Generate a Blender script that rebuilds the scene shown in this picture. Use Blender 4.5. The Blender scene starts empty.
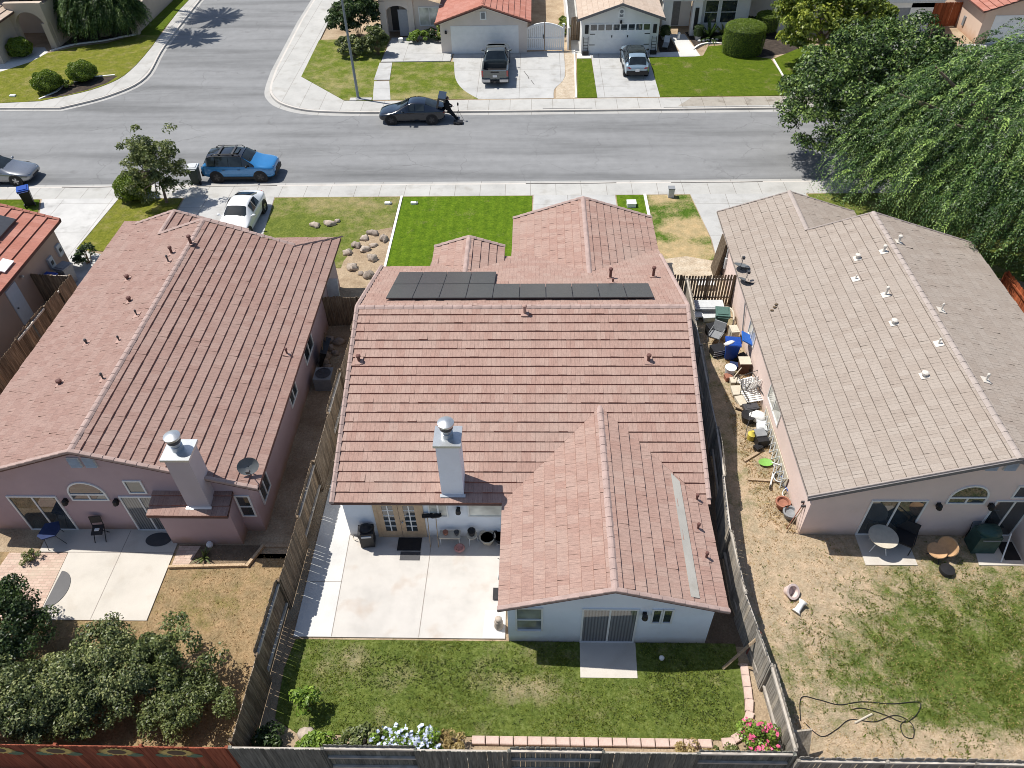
import bpy, bmesh, math, random
import numpy as np
from mathutils import Vector, Matrix
R = math.radians
random.seed(7); RNG = np.random.default_rng(11)
S = bpy.context.scene
COL = S.collection

# ------------------------------------------------------------------ materials
def lin(c):
    return tuple(((v/12.92) if v <= 0.04045 else ((v+0.055)/1.055)**2.4) for v in c)
class NT:
    def __init__(s, name):
        s.m = bpy.data.materials.new(name); s.m.use_nodes = True
        s.n = s.m.node_tree.nodes; s.l = s.m.node_tree.links; s.n.clear()
        s.out = s.n.new('ShaderNodeOutputMaterial'); s.b = s.n.new('ShaderNodeBsdfPrincipled')
        s.l.new(s.b.outputs[0], s.out.inputs[0]); s.co = s.n.new('ShaderNodeTexCoord')
    def set(s, sock, v):
        if hasattr(v, 'is_output'): s.l.new(v, sock)
        else: sock.default_value = v
    def noise(s, scale, detail=4, stretch=None, vec=None, rough=.55):
        v = vec or s.co.outputs['Object']
        if stretch:
            mp = s.n.new('ShaderNodeMapping'); mp.inputs['Scale'].default_value = stretch; s.l.new(v, mp.inputs[0]); v = mp.outputs[0]
        t = s.n.new('ShaderNodeTexNoise'); t.inputs['Scale'].default_value = scale; t.inputs['Detail'].default_value = detail
        t.inputs['Roughness'].default_value = rough; s.l.new(v, t.inputs['Vector']); return t.outputs[0]
    def ramp(s, f, stops):
        r = s.n.new('ShaderNodeValToRGB'); e = r.color_ramp.elements
        while len(e) < len(stops): e.new(.5)
        for i, (p, c) in enumerate(stops):
            e[i].position = p; e[i].color = (*c, 1) if len(c) == 3 else c
        s.l.new(f, r.inputs[0]); return r.outputs[0]
    def mix(s, f, a, b, mode='MIX'):
        m = s.n.new('ShaderNodeMix'); m.data_type = 'RGBA'; m.blend_type = mode
        s.set(m.inputs[0], f); s.set(m.inputs[6], a if hasattr(a, 'is_output') else (*a, 1)); s.set(m.inputs[7], b if hasattr(b, 'is_output') else (*b, 1))
        return m.outputs[2]
    def math(s, op, a, b=0., c=None, clamp=False):
        m = s.n.new('ShaderNodeMath'); m.operation = op; m.use_clamp = clamp
        s.set(m.inputs[0], a); s.set(m.inputs[1], b)
        if c is not None: s.set(m.inputs[2], c)
        return m.outputs[0]
    def mapr(s, v, a, b, c, d):
        m = s.n.new('ShaderNodeMapRange'); s.set(m.inputs[0], v)
        for i, k in enumerate((a, b, c, d)): m.inputs[i+1].default_value = k
        return m.outputs[0]
    def blob(s, cx, cy, rx, ry):
        mp = s.n.new('ShaderNodeMapping'); mp.inputs['Location'].default_value = (-cx/rx, -cy/ry, 0); mp.inputs['Scale'].default_value = (1/rx, 1/ry, 0)
        s.l.new(s.co.outputs['Object'], mp.inputs[0])
        v = s.n.new('ShaderNodeVectorMath'); v.operation = 'LENGTH'; s.l.new(mp.outputs[0], v.inputs[0])
        return s.mapr(v.outputs['Value'], 0.35, 1.25, 1., 0.)
    def bump(s, h, strength=.3, dist=.02):
        b = s.n.new('ShaderNodeBump'); b.inputs['Strength'].default_value = strength; b.inputs['Distance'].default_value = dist
        s.l.new(h, b.inputs['Height']); s.l.new(b.outputs[0], s.b.inputs['Normal'])
    def fin(s, col, rough=.8, spec=.3, metal=0.):
        s.set(s.b.inputs['Base Color'], col if hasattr(col, 'is_output') else (*col, 1))
        s.b.inputs['Roughness'].default_value = rough; s.b.inputs['Specular IOR Level'].default_value = spec
        s.b.inputs['Metallic'].default_value = metal; return s.m

def plain(name, c, rough=.6, var=.18, scale=6., spec=.3, metal=0., bump=0., fine=0.12):
    k = NT(name); n = k.noise(scale, 5)
    a = tuple(x*(1-var) for x in c); b = tuple(min(1, x*(1+var)) for x in c)
    col = k.ramp(n, [(.3, a), (.7, b)])
    if fine:
        f = k.noise(scale*13, 3); col = k.mix(1., col, k.ramp(f, [(.25, (1-fine,)*3), (.75, (1+fine,)*3)]), 'MULTIPLY')
    if bump: k.bump(k.noise(scale*9, 4), bump, .01)
    return k.fin(col, rough, spec, metal)
def gloss(name, c, rough=.15, metal=0., coat=1., spec=.5):
    k = NT(name); n = k.noise(3, 3)
    m = k.fin(k.ramp(n, [(.3, tuple(x*.93 for x in c)), (.7, c)]), rough, spec, metal)
    k.b.inputs['Coat Weight'].default_value = coat; k.b.inputs['Coat Roughness'].default_value = .04; return m
def glass(name, c=(.02, .026, .03), ior=1.9, stripes=None):
    k = NT(name)
    if stripes:
        w = k.n.new('ShaderNodeTexWave'); w.bands_direction = 'X'; w.inputs['Scale'].default_value = 3.2; w.inputs['Distortion'].default_value = .4
        k.l.new(k.co.outputs['Object'], w.inputs[0]); col = k.ramp(w.outputs[1], [(.1, tuple(x*.45 for x in stripes)), (.75, stripes)])
    else: col = k.ramp(k.noise(1.3, 2), [(.35, c), (.7, tuple(x*2.2 for x in c))])
    m = k.fin(col, .04, .5); k.b.inputs['IOR'].default_value = ior; return m

def tile_mat(name, c1, c2, stain, wide=(1, 1), mort=.012, dark=.55, streak=1.):
    k = NT(name); uv = k.co.outputs['UV']
    br = k.n.new('ShaderNodeTexBrick'); k.l.new(uv, br.inputs['Vector'])
    br.inputs['Scale'].default_value = 1.; br.inputs['Brick Width'].default_value = 1.; br.inputs['Row Height'].default_value = 1.
    br.inputs['Mortar Size'].default_value = mort; br.inputs['Mortar Smooth'].default_value = .3; br.inputs['Bias'].default_value = -.1
    br.offset = .5; br.offset_frequency = 2
    br.inputs['Color1'].default_value = (*c1, 1); br.inputs['Color2'].default_value = (*c2, 1)
    br.inputs['Mortar'].default_value = (*[x*dark for x in c1], 1)
    st = k.noise(2.2, 5, (4.5, .7, 1), uv)                          # streaks running down the tile
    col = k.mix(1., br.outputs[0], k.ramp(st, [(.25, (1-.26*streak,)*3), (.5, (1., 1., 1.)), (.78, (1+.2*streak, 1+.19*streak, 1+.17*streak))]), 'MULTIPLY')
    big = k.noise(.35, 6); col = k.mix(k.ramp(big, [(.5, (0, 0, 0)), (.78, (.55,)*3)]), col, stain)
    fine = k.noise(28, 3); col = k.mix(1., col, k.ramp(fine, [(.3, (.88,)*3), (.7, (1.1,)*3)]), 'MULTIPLY')
    k.bump(k.mix(.5, br.outputs[1], k.noise(14, 4)), -.25, .012)
    return k.fin(col, .85, .25)

def board_mat(name, c1, c2, c3, axis=(7, 7, .5), dirt=None):
    k = NT(name); info = k.n.new('ShaderNodeAttribute'); info.attribute_name = 'tint'
    n = k.noise(3.5, 6, axis); col = k.ramp(n, [(.28, c1), (.5, c2), (.75, c3)])
    t = k.ramp(info.outputs['Fac'], [(0., (.55,)*3), (.5, (1., 1., 1.)), (1., (1.5, 1.42, 1.3))])
    col = k.mix(1., col, t, 'MULTIPLY'); k.bump(n, .3, .01); return k.fin(col, .85, .2)

def leaf_mat(name, dark, mid, light, trans=.35):
    k = NT(name); a = k.n.new('ShaderNodeAttribute'); a.attribute_name = 'tint'
    W_ = lambda c: (c[0]*1.75, c[1]*1.6, c[2]*1.25); col = k.ramp(a.outputs['Fac'], [(0., W_(dark)), (.5, W_(mid)), (1., W_(light))])
    d = k.n.new('ShaderNodeBsdfDiffuse'); t = k.n.new('ShaderNodeBsdfTranslucent'); g = k.n.new('ShaderNodeBsdfGlossy'); g.inputs['Roughness'].default_value = .45
    mx = k.n.new('ShaderNodeMixShader'); mx.inputs[0].default_value = trans
    k.l.new(col, d.inputs[0]); k.l.new(col, t.inputs[0]); k.l.new(d.outputs[0], mx.inputs[1]); k.l.new(t.outputs[0], mx.inputs[2])
    m2 = k.n.new('ShaderNodeMixShader'); m2.inputs[0].default_value = .035; k.l.new(mx.outputs[0], m2.inputs[1]); k.l.new(g.outputs[0], m2.inputs[2])
    k.l.new(m2.outputs[0], k.out.inputs[0]); return k.m

def grass_mat(name, dry=0., blobs=(), green=((.035, .075, .008), (.075, .14, .016), (.13, .19, .03)), straw=((.22, .17, .09), (.36, .28, .16)), freq=.9, stripes=False, soft=.16):
    k = NT(name)
    f = k.noise(9, 6, rough=.7); g = k.ramp(f, [(.3, green[0]), (.52, green[1]), (.74, green[2])])
    f2 = k.noise(11, 6, rough=.7); s_ = k.ramp(f2, [(.3, straw[0]), (.7, straw[1])])
    big = k.noise(freq, 7, rough=.62); v = k.math('ADD', big, dry)
    for (cx, cy, rx, ry, w) in blobs: v = k.math('ADD', v, k.math('MULTIPLY', k.blob(cx, cy, rx, ry), w))
    v = k.math('ADD', v, k.math('MULTIPLY', k.math('SUBTRACT', k.noise(16, 4), .5), .5))
    fac = k.mapr(v, .5-soft, .5+soft, 0., 1.)
    col = k.mix(fac, g, s_)
    mid = k.noise(2.3, 4); col = k.mix(1., col, k.ramp(mid, [(.3, (.78, .82, .8)), (.7, (1.18, 1.12, 1.1))]), 'MULTIPLY')
    if stripes:
        w = k.n.new('ShaderNodeTexWave'); w.inputs['Scale'].default_value = .55; w.inputs['Distortion'].default_value = 1.2; k.l.new(k.co.outputs['Object'], w.inputs[0])
        col = k.mix(1., col, k.ramp(w.outputs[1], [(.3, (.95,)*3), (.7, (1.05,)*3)]), 'MULTIPLY')
    k.bump(k.noise(34, 3), .9, .05); return k.fin(col, .95, .1)

def concrete(name, c, joint=None, stain=(.6, .55, .48), amt=.35, rot=0., scale=.5):
    k = NT(name); n = k.noise(scale, 7, rough=.65); col = k.ramp(n, [(.3, tuple(x*.86 for x in c)), (.5, c), (.72, tuple(min(.9, x*1.1) for x in c))])
    col = k.mix(k.ramp(k.noise(1.1, 6), [(.55, (0, 0, 0)), (.8, (amt,)*3)]), col, tuple(a*b for a, b in zip(c, stain)))
    col = k.mix(1., col, k.ramp(k.noise(40, 3), [(.3, (.93,)*3), (.7, (1.06,)*3)]), 'MULTIPLY')
    if joint:
        mp = k.n.new('ShaderNodeMapping'); mp.inputs['Location'].default_value = (joint[2], joint[3], 0); mp.inputs['Rotation'].default_value = (0, 0, rot)
        k.l.new(k.co.outputs['Object'], mp.inputs[0])
        br = k.n.new('ShaderNodeTexBrick'); br.offset = 0; k.l.new(mp.outputs[0], br.inputs[0]); br.inputs['Scale'].default_value = 1
        br.inputs['Brick Width'].default_value = joint[0]; br.inputs['Row Height'].default_value = joint[1]; br.inputs['Mortar Size'].default_value = .014; br.inputs['Mortar Smooth'].default_value = .1
        br.inputs['Color1'].default_value = (1, 1, 1, 1); br.inputs['Color2'].default_value = (.93, .93, .93, 1); br.inputs['Mortar'].default_value = (.5, .47, .44, 1)
        col = k.mix(1., col, br.outputs[0], 'MULTIPLY')
    k.bump(k.noise(55, 3), .15, .006); return k.fin(col, .85, .25)

def stucco(name, c, stain=None, low=.5):
    k = NT(name); col = k.ramp(k.noise(.8, 6), [(.3, tuple(x*.93 for x in c)), (.7, tuple(x*1.05 for x in c))])
    if stain:                                                        # splashed soil at the foot of the wall
        sp = k.n.new('ShaderNodeSeparateXYZ'); k.l.new(k.co.outputs['Object'], sp.inputs[0])
        h = k.math('ADD', k.mapr(sp.outputs[2], 0., low, 1., 0.), k.math('SUBTRACT', k.noise(1.7, 5), .6))
        col = k.mix(k.math('MULTIPLY', h, .8, clamp=True), col, stain)
    k.bump(k.noise(60, 3), .35, .008); return k.fin(col, .9, .2)

def asphalt():
    k = NT('asphalt'); c = k.ramp(k.noise(.55, 8, (.10, 1, 1), rough=.62), [(.28, (.125, .127, .128)), (.5, (.205, .208, .21)), (.72, (.245, .248, .25))])
    c = k.mix(1., c, k.ramp(k.noise(1.6, 5), [(.3, (.93,)*3), (.75, (1.06,)*3)]), 'MULTIPLY')
    vo = k.n.new('ShaderNodeTexVoronoi'); vo.feature = 'DISTANCE_TO_EDGE'; vo.inputs['Scale'].default_value = .24
    wv = k.n.new('ShaderNodeVectorMath'); wv.operation = 'ADD'; k.l.new(k.co.outputs['Object'], wv.inputs[0])
    nn = k.n.new('ShaderNodeTexNoise'); nn.inputs['Scale'].default_value = .9; k.l.new(k.co.outputs['Object'], nn.inputs['Vector']); k.l.new(nn.outputs[1], wv.inputs[1])
    k.l.new(wv.outputs[0], vo.inputs[0])
    cr = k.math('MULTIPLY', k.mapr(vo.outputs[0], 0., .009, 1., 0.), k.ramp(k.noise(.22, 2), [(.42, (0, 0, 0)), (.6, (.5,)*3)]))
    c = k.mix(cr, c, (.09, .09, .09))
    c = k.mix(k.ramp(k.noise(.9, 2), [(.68, (0, 0, 0)), (.8, (.5,)*3)]), c, (.12, .12, .12)); c = k.mix(k.ramp(k.noise(5, 2), [(.74, (0, 0, 0)), (.78, (.6,)*3)]), c, (.10, .10, .10))
    c = k.mix(1., c, k.ramp(k.noise(60, 2), [(.3, (.88,)*3), (.7, (1.12,)*3)]), 'MULTIPLY'); k.bump(k.noise(90, 2), .3, .006)
    return k.fin(c, .85, .3)

def dirt(name, c1, c2, c3, freq=.7):
    k = NT(name); c = k.ramp(k.noise(freq, 9, rough=.68), [(.3, c1), (.5, c2), (.7, c3)])
    c = k.mix(1., c, k.ramp(k.noise(13, 6, rough=.7), [(.3, (.72,)*3), (.7, (1.22,)*3)]), 'MULTIPLY'); k.bump(k.noise(20, 6), .8, .05); return k.fin(c, .95, .1)

M = {}
M['tile'] = tile_mat('roof_tile_rose', (.32, .203, .166), (.362, .252, .21), (.345, .265, .222))
M['tile_b'] = tile_mat('roof_tile_brown', (.27, .17, .142), (.305, .207, .176), (.31, .232, .197))
M['tile_c'] = tile_mat('roof_tile_buff', (.30, .25, .21), (.34, .292, .25), (.32, .278, .24), dark=.55, mort=.02, streak=.5)
M['tile_d'] = tile_mat('roof_tile_red', (.36, .145, .105), (.42, .195, .15), (.40, .21, .17))
M['tile_g'] = tile_mat('roof_tile_tan', (.44, .345, .27), (.5, .4, .32), (.5, .42, .35))
M['tile_edge'] = plain('tile_edge_rust', (.26, .115, .085), .9, .25, 9.); M['cap'] = plain('ridge_tile', (.36, .265, .235), .85, .14, 3.)
M['cap_c'] = plain('ridge_tile_buff', (.35, .30, .27), .85, .1, 3.)
M['cap_d'] = plain('ridge_tile_red', (.36, .15, .11), .85, .14, 3.)
M['cap_g'] = plain('ridge_tile_tan', (.46, .36, .28), .85, .1, 3.)
M['fascia'] = plain('fascia_brown', (.12, .065, .055), .7, .12)
M['fascia_g'] = plain('fascia_grey', (.17, .16, .16), .7, .12)
M['white'] = plain('white_paint', (.78, .78, .76), .5, .04, 3., fine=.03)
M['frame'] = plain('window_frame_white', (.74, .74, .72), .45, .03, 3., fine=.02)
M['glass'] = glass('window_glass'); M['blind'] = glass('window_blinds', stripes=(.20, .205, .205), ior=1.6); M['shade_d'] = glass('window_shade_grey', (.13, .145, .15), 1.6); M['shade'] = glass('window_shade', (.40, .40, .36), 1.5)
M['st_a'] = stucco('stucco_grey', (.76, .80, .85), (.42, .36, .28), .45)
M['st_b'] = stucco('stucco_rose', (.45, .335, .345), (.33, .21, .12), .6)
M['st_c'] = stucco('stucco_pink', (.74, .60, .545), (.42, .31, .2), .5)
M['st_d'] = stucco('stucco_brown', (.40, .30, .24))
M['st_f'] = stucco('stucco_cream', (.68, .60, .53)); M['st_g'] = stucco('stucco_white', (.74, .73, .70)); M['st_i'] = stucco('stucco_peach', (.62, .47, .37), (.4, .22, .12), .9)
M['st_e'] = stucco('stucco_taupe', (.5, .42, .34)); M['wallblock'] = stucco('wall_taupe', (.44, .37, .31), (.3, .26, .2), .3)
M['tan_door'] = plain('door_tan', (.50, .36, .23), .5, .1)
M['metal'] = plain('galvanised_metal', (.50, .52, .53), .35, .06, 5., .5, .75); M['dmetal'] = plain('dark_metal', (.06, .06, .065), .45, .1, 5.)
M['black'] = plain('black_plastic', (.018, .018, .02), .5, .2, 5.); M['grey'] = plain('grey_plastic', (.22, .23, .24), .55, .12); M['lgrey'] = plain('light_grey_plastic', (.5, .52, .53), .5, .08)
M['pipe'] = plain('vent_pipe_red', (.13, .06, .05), .6, .1); M['pipe_p'] = plain('vent_pipe_rose', (.36, .235, .195), .7, .1); M['pipe_w'] = plain('vent_pipe_cream', (.58, .54, .48), .6, .06)
def solar():
    k = NT('solar_cell'); br = k.n.new('ShaderNodeTexBrick'); br.offset = 0; k.l.new(k.co.outputs['UV'], br.inputs[0])
    br.inputs['Scale'].default_value = 6; br.inputs['Brick Width'].default_value = 1; br.inputs['Row Height'].default_value = .6; br.inputs['Mortar Size'].default_value = .02
    br.inputs['Color1'].default_value = (.048, .049, .053, 1); br.inputs['Color2'].default_value = (.055, .056, .061, 1); br.inputs['Mortar'].default_value = (.046, .047, .05, 1)
    return k.fin(br.outputs[0], .22, .5)
M['solar'] = solar(); M['dish'] = plain('dish_grey', (.12, .13, .135), .5, .1)
M['asphalt'] = asphalt()
M['walk'] = concrete('sidewalk_concrete', (.425, .418, .395), (1.52, 40., .3, 0.), (.55, .50, .43), amt=.55, scale=.7)
M['gutter'] = concrete('gutter_concrete', (.385, .378, .36), (3.04, 60, .3, 0), amt=.4); M['kerb'] = concrete('kerb_concrete', (.50, .47, .43), amt=.5)
M['drive'] = concrete('driveway_concrete', (.43, .428, .415), (3.1, 3.3, 1.2, .4), (.50, .46, .40), .6, scale=.8)
M['drive_d'] = concrete('driveway_grey', (.50, .495, .48), (3.0, 3.1, 1.6, .6), (.45, .44, .43), .75, scale=.8)
M['patio'] = concrete('patio_concrete', (.50, .475, .44), None, (.80, .66, .56), .75, scale=.8); M['patio_w'] = concrete('patio_strip_concrete', (.56, .555, .535), None, amt=.2)
M['patio_b'] = concrete('patio_grey', (.52, .485, .43), None, (.7, .64, .56), .5)
M['joint'] = plain('joint_line', (.30, .27, .24), .9, .1); M['edging'] = concrete('edging_concrete', (.74, .72, .68), amt=.2)
def paver():
    k = NT('paver_brick'); br = k.n.new('ShaderNodeTexBrick'); k.l.new(k.co.outputs['Object'], br.inputs[0]); br.inputs['Scale'].default_value = 1
    br.inputs['Brick Width'].default_value = .22; br.inputs['Row Height'].default_value = .11; br.inputs['Mortar Size'].default_value = .008
    br.inputs['Color1'].default_value = (.44, .31, .25, 1); br.inputs['Color2'].default_value = (.55, .42, .34, 1); br.inputs['Mortar'].default_value = (.34, .27, .21, 1)
    c = k.mix(k.ramp(k.noise(1.2, 6), [(.5, (0, 0, 0)), (.8, (.6,)*3)]), br.outputs[0], (.5, .43, .33)); return k.fin(c, .9, .2)
M['paver'] = paver()
M['block'] = plain('edging_block_pink', (.56, .42, .36), .9, .2, 2., bump=.3)
M['dirt'] = dirt('soil_tan', (.25, .18, .115), (.36, .275, .185), (.46, .37, .26)); M['dirt_d'] = dirt('soil_brown', (.12, .085, .058), (.17, .125, .085), (.24, .18, .125))
M['sand'] = dirt('gravel_sand', (.36, .28, .2), (.48, .4, .3), (.56, .49, .39), 2.); M['mulch'] = dirt('dark_mulch', (.035, .028, .025), (.06, .048, .04), (.1, .08, .065), 3.)
M['rock'] = plain('pale_rock', (.41, .345, .285), .9, .35, 4., bump=.5); M['rock_d'] = plain('grey_rock', (.30, .25, .21), .9, .35, 4., bump=.5)
M['turf'] = grass_mat('turf_vivid', -.27, green=((.048, .10, .005), (.095, .165, .009), (.15, .22, .018)), stripes=True)
M['turf_g'] = grass_mat('turf_bright', -.24, ((7.9, 56, 2, 2, .05),), green=((.05, .088, .004), (.088, .132, .009), (.135, .175, .02)))
M['turf_f'] = grass_mat('turf_patchy', -.10, ((-14.6, 57.2, 2.6, 1.4, .14), (-8, 54.4, 4, .9, .24)), green=((.065, .10, .009), (.118, .158, .018), (.17, .205, .035)), straw=((.25, .22, .09), (.34, .3, .15)))
M['turf_b'] = grass_mat('turf_fading', -.13, ((-12, 39.6, 3.5, 1., .2), (-13.5, 37, 2.2, 1.2, -.3), (-9.5, 37.8, 1.5, 1.5, .1)), green=((.07, .10, .014), (.13, .165, .03), (.2, .225, .06)), straw=((.24, .2, .09), (.34, .29, .15)))
M['turf_c'] = grass_mat('turf_scorched', -.10, ((8.4, 36.6, 1.4, 1.1, .5), (7.7, 34.2, 2, 1.1, .45), (7.4, 39.8, .8, .8, .35)), straw=((.36, .27, .14), (.48, .38, .22)))
M['turf_e'] = grass_mat('turf_yellowing', -.16, green=((.095, .112, .010), (.16, .175, .022), (.22, .225, .045)), straw=((.26, .21, .09), (.34, .28, .14)))
M['turf_back'] = grass_mat('turf_back_lawn', -.24, ((-.3, 10.4, 1.7, .6, .27), (-4.5, 10.7, 1.2, .5, .2), (-6.2, 11.3, 1.5, .5, .2), (5.2, 9.4, 2.5, 1., -.25), (.2, 11.6, 1.6, .5, .12)), green=((.045, .07, .012), (.11, .145, .03), (.2, .235, .08)), straw=((.24, .20, .11), (.36, .31, .19)), soft=.2)
M['yard_c'] = grass_mat('dry_yard_grass', .15, ((15.2, 11.6, 7., 3.6, -.33), (13, 10.6, 4, 1.6, -.08), (9, 14.6, 2.6, 2.4, .22), (12, 8.6, 7, .8, .25)), green=((.04, .068, .012), (.10, .135, .028), (.18, .205, .065)), straw=((.32, .24, .155), (.52, .42, .30)), freq=1.6, soft=.17)
M['yard_b'] = grass_mat('dry_yard_straw', .18, ((-11.5, 13.2, 1.5, .8, -.14), (-10, 11, 2, 1, .1)), green=((.11, .105, .03), (.17, .155, .05), (.24, .2, .08)), straw=((.20, .135, .07), (.42, .31, .18)), freq=1.3, soft=.15)
M['wood'] = board_mat('weathered_fence', (.085, .062, .042), (.17, .125, .085), (.31, .25, .18)); M['wood_g'] = board_mat('grey_fence', (.16, .14, .115), (.27, .245, .21), (.40, .37, .33))
M['wood_k'] = board_mat('dark_grey_fence', (.09, .09, .078), (.155, .155, .135), (.25, .245, .215)); M['wood_r'] = board_mat('red_stained_fence', (.17, .045, .026), (.26, .075, .042), (.32, .11, .065)); M['wood_o'] = board_mat('cedar_fence', (.2, .05, .022), (.3, .085, .035), (.38, .14, .06))
M['rail'] = board_mat('pale_rail', (.3, .27, .23), (.43, .39, .34), (.56, .52, .46), (1, 1, 6)); M['lumber'] = board_mat('old_lumber', (.25, .18, .11), (.36, .27, .18), (.48, .38, .27))
M['bark'] = plain('bark', (.19, .145, .105), .95, .35, 5., bump=.8); M['stem'] = plain('stem_brown', (.14, .10, .06), .9, .2)
M['leaf_tree'] = leaf_mat('leaf_deep_green', (.006, .015, .006), (.028, .062, .017), (.12, .185, .06), .15); M['leaf_weep'] = leaf_mat('leaf_pepper_tree', (.004, .012, .006), (.034, .078, .024), (.20, .31, .10), .16)
M['leaf_yel'] = leaf_mat('leaf_yellow_green', (.02, .04, .008), (.09, .135, .02), (.27, .32, .06)); M['leaf_bush'] = leaf_mat('leaf_shrub', (.015, .027, .012), (.058, .082, .032), (.2, .23, .115), .22)
M['leaf_round'] = leaf_mat('leaf_clipped', (.04, .075, .010), (.085, .14, .018), (.15, .21, .032)); M['leaf_olive'] = leaf_mat('leaf_olive', (.03, .045, .018), (.075, .105, .038), (.16, .19, .085))
M['leaf_lime'] = leaf_mat('leaf_lime', (.05, .1, .015), (.11, .19, .03), (.19, .28, .06)); M['leaf_dark'] = leaf_mat('leaf_dark', (.008, .018, .007), (.022, .045, .014), (.06, .1, .035))
M['leaf_dry'] = leaf_mat('leaf_dry', (.12, .09, .045), (.22, .18, .09), (.32, .28, .17))
M['blade'] = leaf_mat('grass_blade', (.085, .12, .02), (.14, .18, .035), (.2, .23, .07), .25); M['blade_dry'] = leaf_mat('grass_blade_dry', (.2, .145, .08), (.29, .225, .14), (.38, .31, .21), .2)
M['blade_mix'] = leaf_mat('grass_blade_yard', (.034, .062, .01), (.082, .12, .022), (.18, .205, .06), .25)
M['petal_p'] = plain('petal_pink', (.68, .12, .24), .7, .2); M['petal_w'] = plain('petal_pale_blue', (.62, .68, .85), .7, .1); M['petal_y'] = plain('petal_yellow', (.75, .6, .12), .7, .1); M['petal_o'] = plain('petal_cream', (.8, .76, .6), .7, .1)
M['blue'] = plain('blue_plastic', (.014, .06, .30), .4, .1); M['blue_l'] = plain('blue_plastic_light', (.02, .12, .48), .38, .1); M['navy'] = plain('navy_cloth', (.02, .035, .10), .8, .15)
M['green_p'] = plain('green_bin_plastic', (.075, .14, .12), .5, .12); M['lime_p'] = plain('lime_plastic', (.20, .42, .09), .45, .1); M['yellow_p'] = plain('yellow_plastic', (.55, .46, .08), .5, .1)
M['olive_p'] = plain('dark_green_bin', (.045, .06, .05), .5, .1); M['red_p'] = plain('red_paint', (.45, .03, .03), .5, .1); M['terra'] = plain('terracotta', (.30, .13, .085), .8, .15); M['cream'] = plain('cream_plastic', (.52, .47, .38), .6, .08)
M['cushion'] = plain('tan_cushion', (.52, .32, .17), .85, .1); M['tire'] = plain('tyre_rubber', (.022, .022, .023), .8, .15); M['rim'] = plain('alloy_rim', (.42, .43, .45), .3, .05, 5., .5, .8); M['rim_d'] = plain('dark_rim', (.06, .06, .065), .35, .05, 5., .5, .6)
M['cglass'] = glass('car_glass', (.012, .016, .018), 1.55); M['lens_r'] = gloss('lamp_red', (.35, .01, .012), .2); M['lens_w'] = gloss('lamp_clear', (.6, .62, .65), .15); M['plate'] = plain('number_plate', (.72, .72, .72), .5, .03)
M['c_blue'] = gloss('car_paint_blue', (.035, .22, .50), .22, .25); M['c_black'] = gloss('car_paint_black', (.010, .011, .013), .16); M['c_navy'] = gloss('car_paint_midnight', (.006, .010, .019), .12)
M['c_silver'] = gloss('car_paint_silver', (.25, .265, .29), .25, .6); M['c_white'] = gloss('car_paint_white', (.76, .77, .77), .2); M['c_truck'] = gloss('car_paint_grey', (.10, .115, .115), .25, .45); M['c_ice'] = gloss('car_paint_ice_blue', (.30, .40, .47), .22, .4)
M['skin'] = plain('skin', (.5, .32, .24), .6, .05, 8.); M['cloth_b'] = plain('black_cloth', (.012, .012, .014), .9, .2, 14.); M['cloth_w'] = plain('pale_cloth', (.7, .69, .68), .9, .06, 14.); M['hair'] = plain('dark_hair', (.018, .013, .01), .6, .2, 20.)
M['orange_wood'] = plain('terracotta_orange', (.5, .16, .05), .8, .2)

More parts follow.
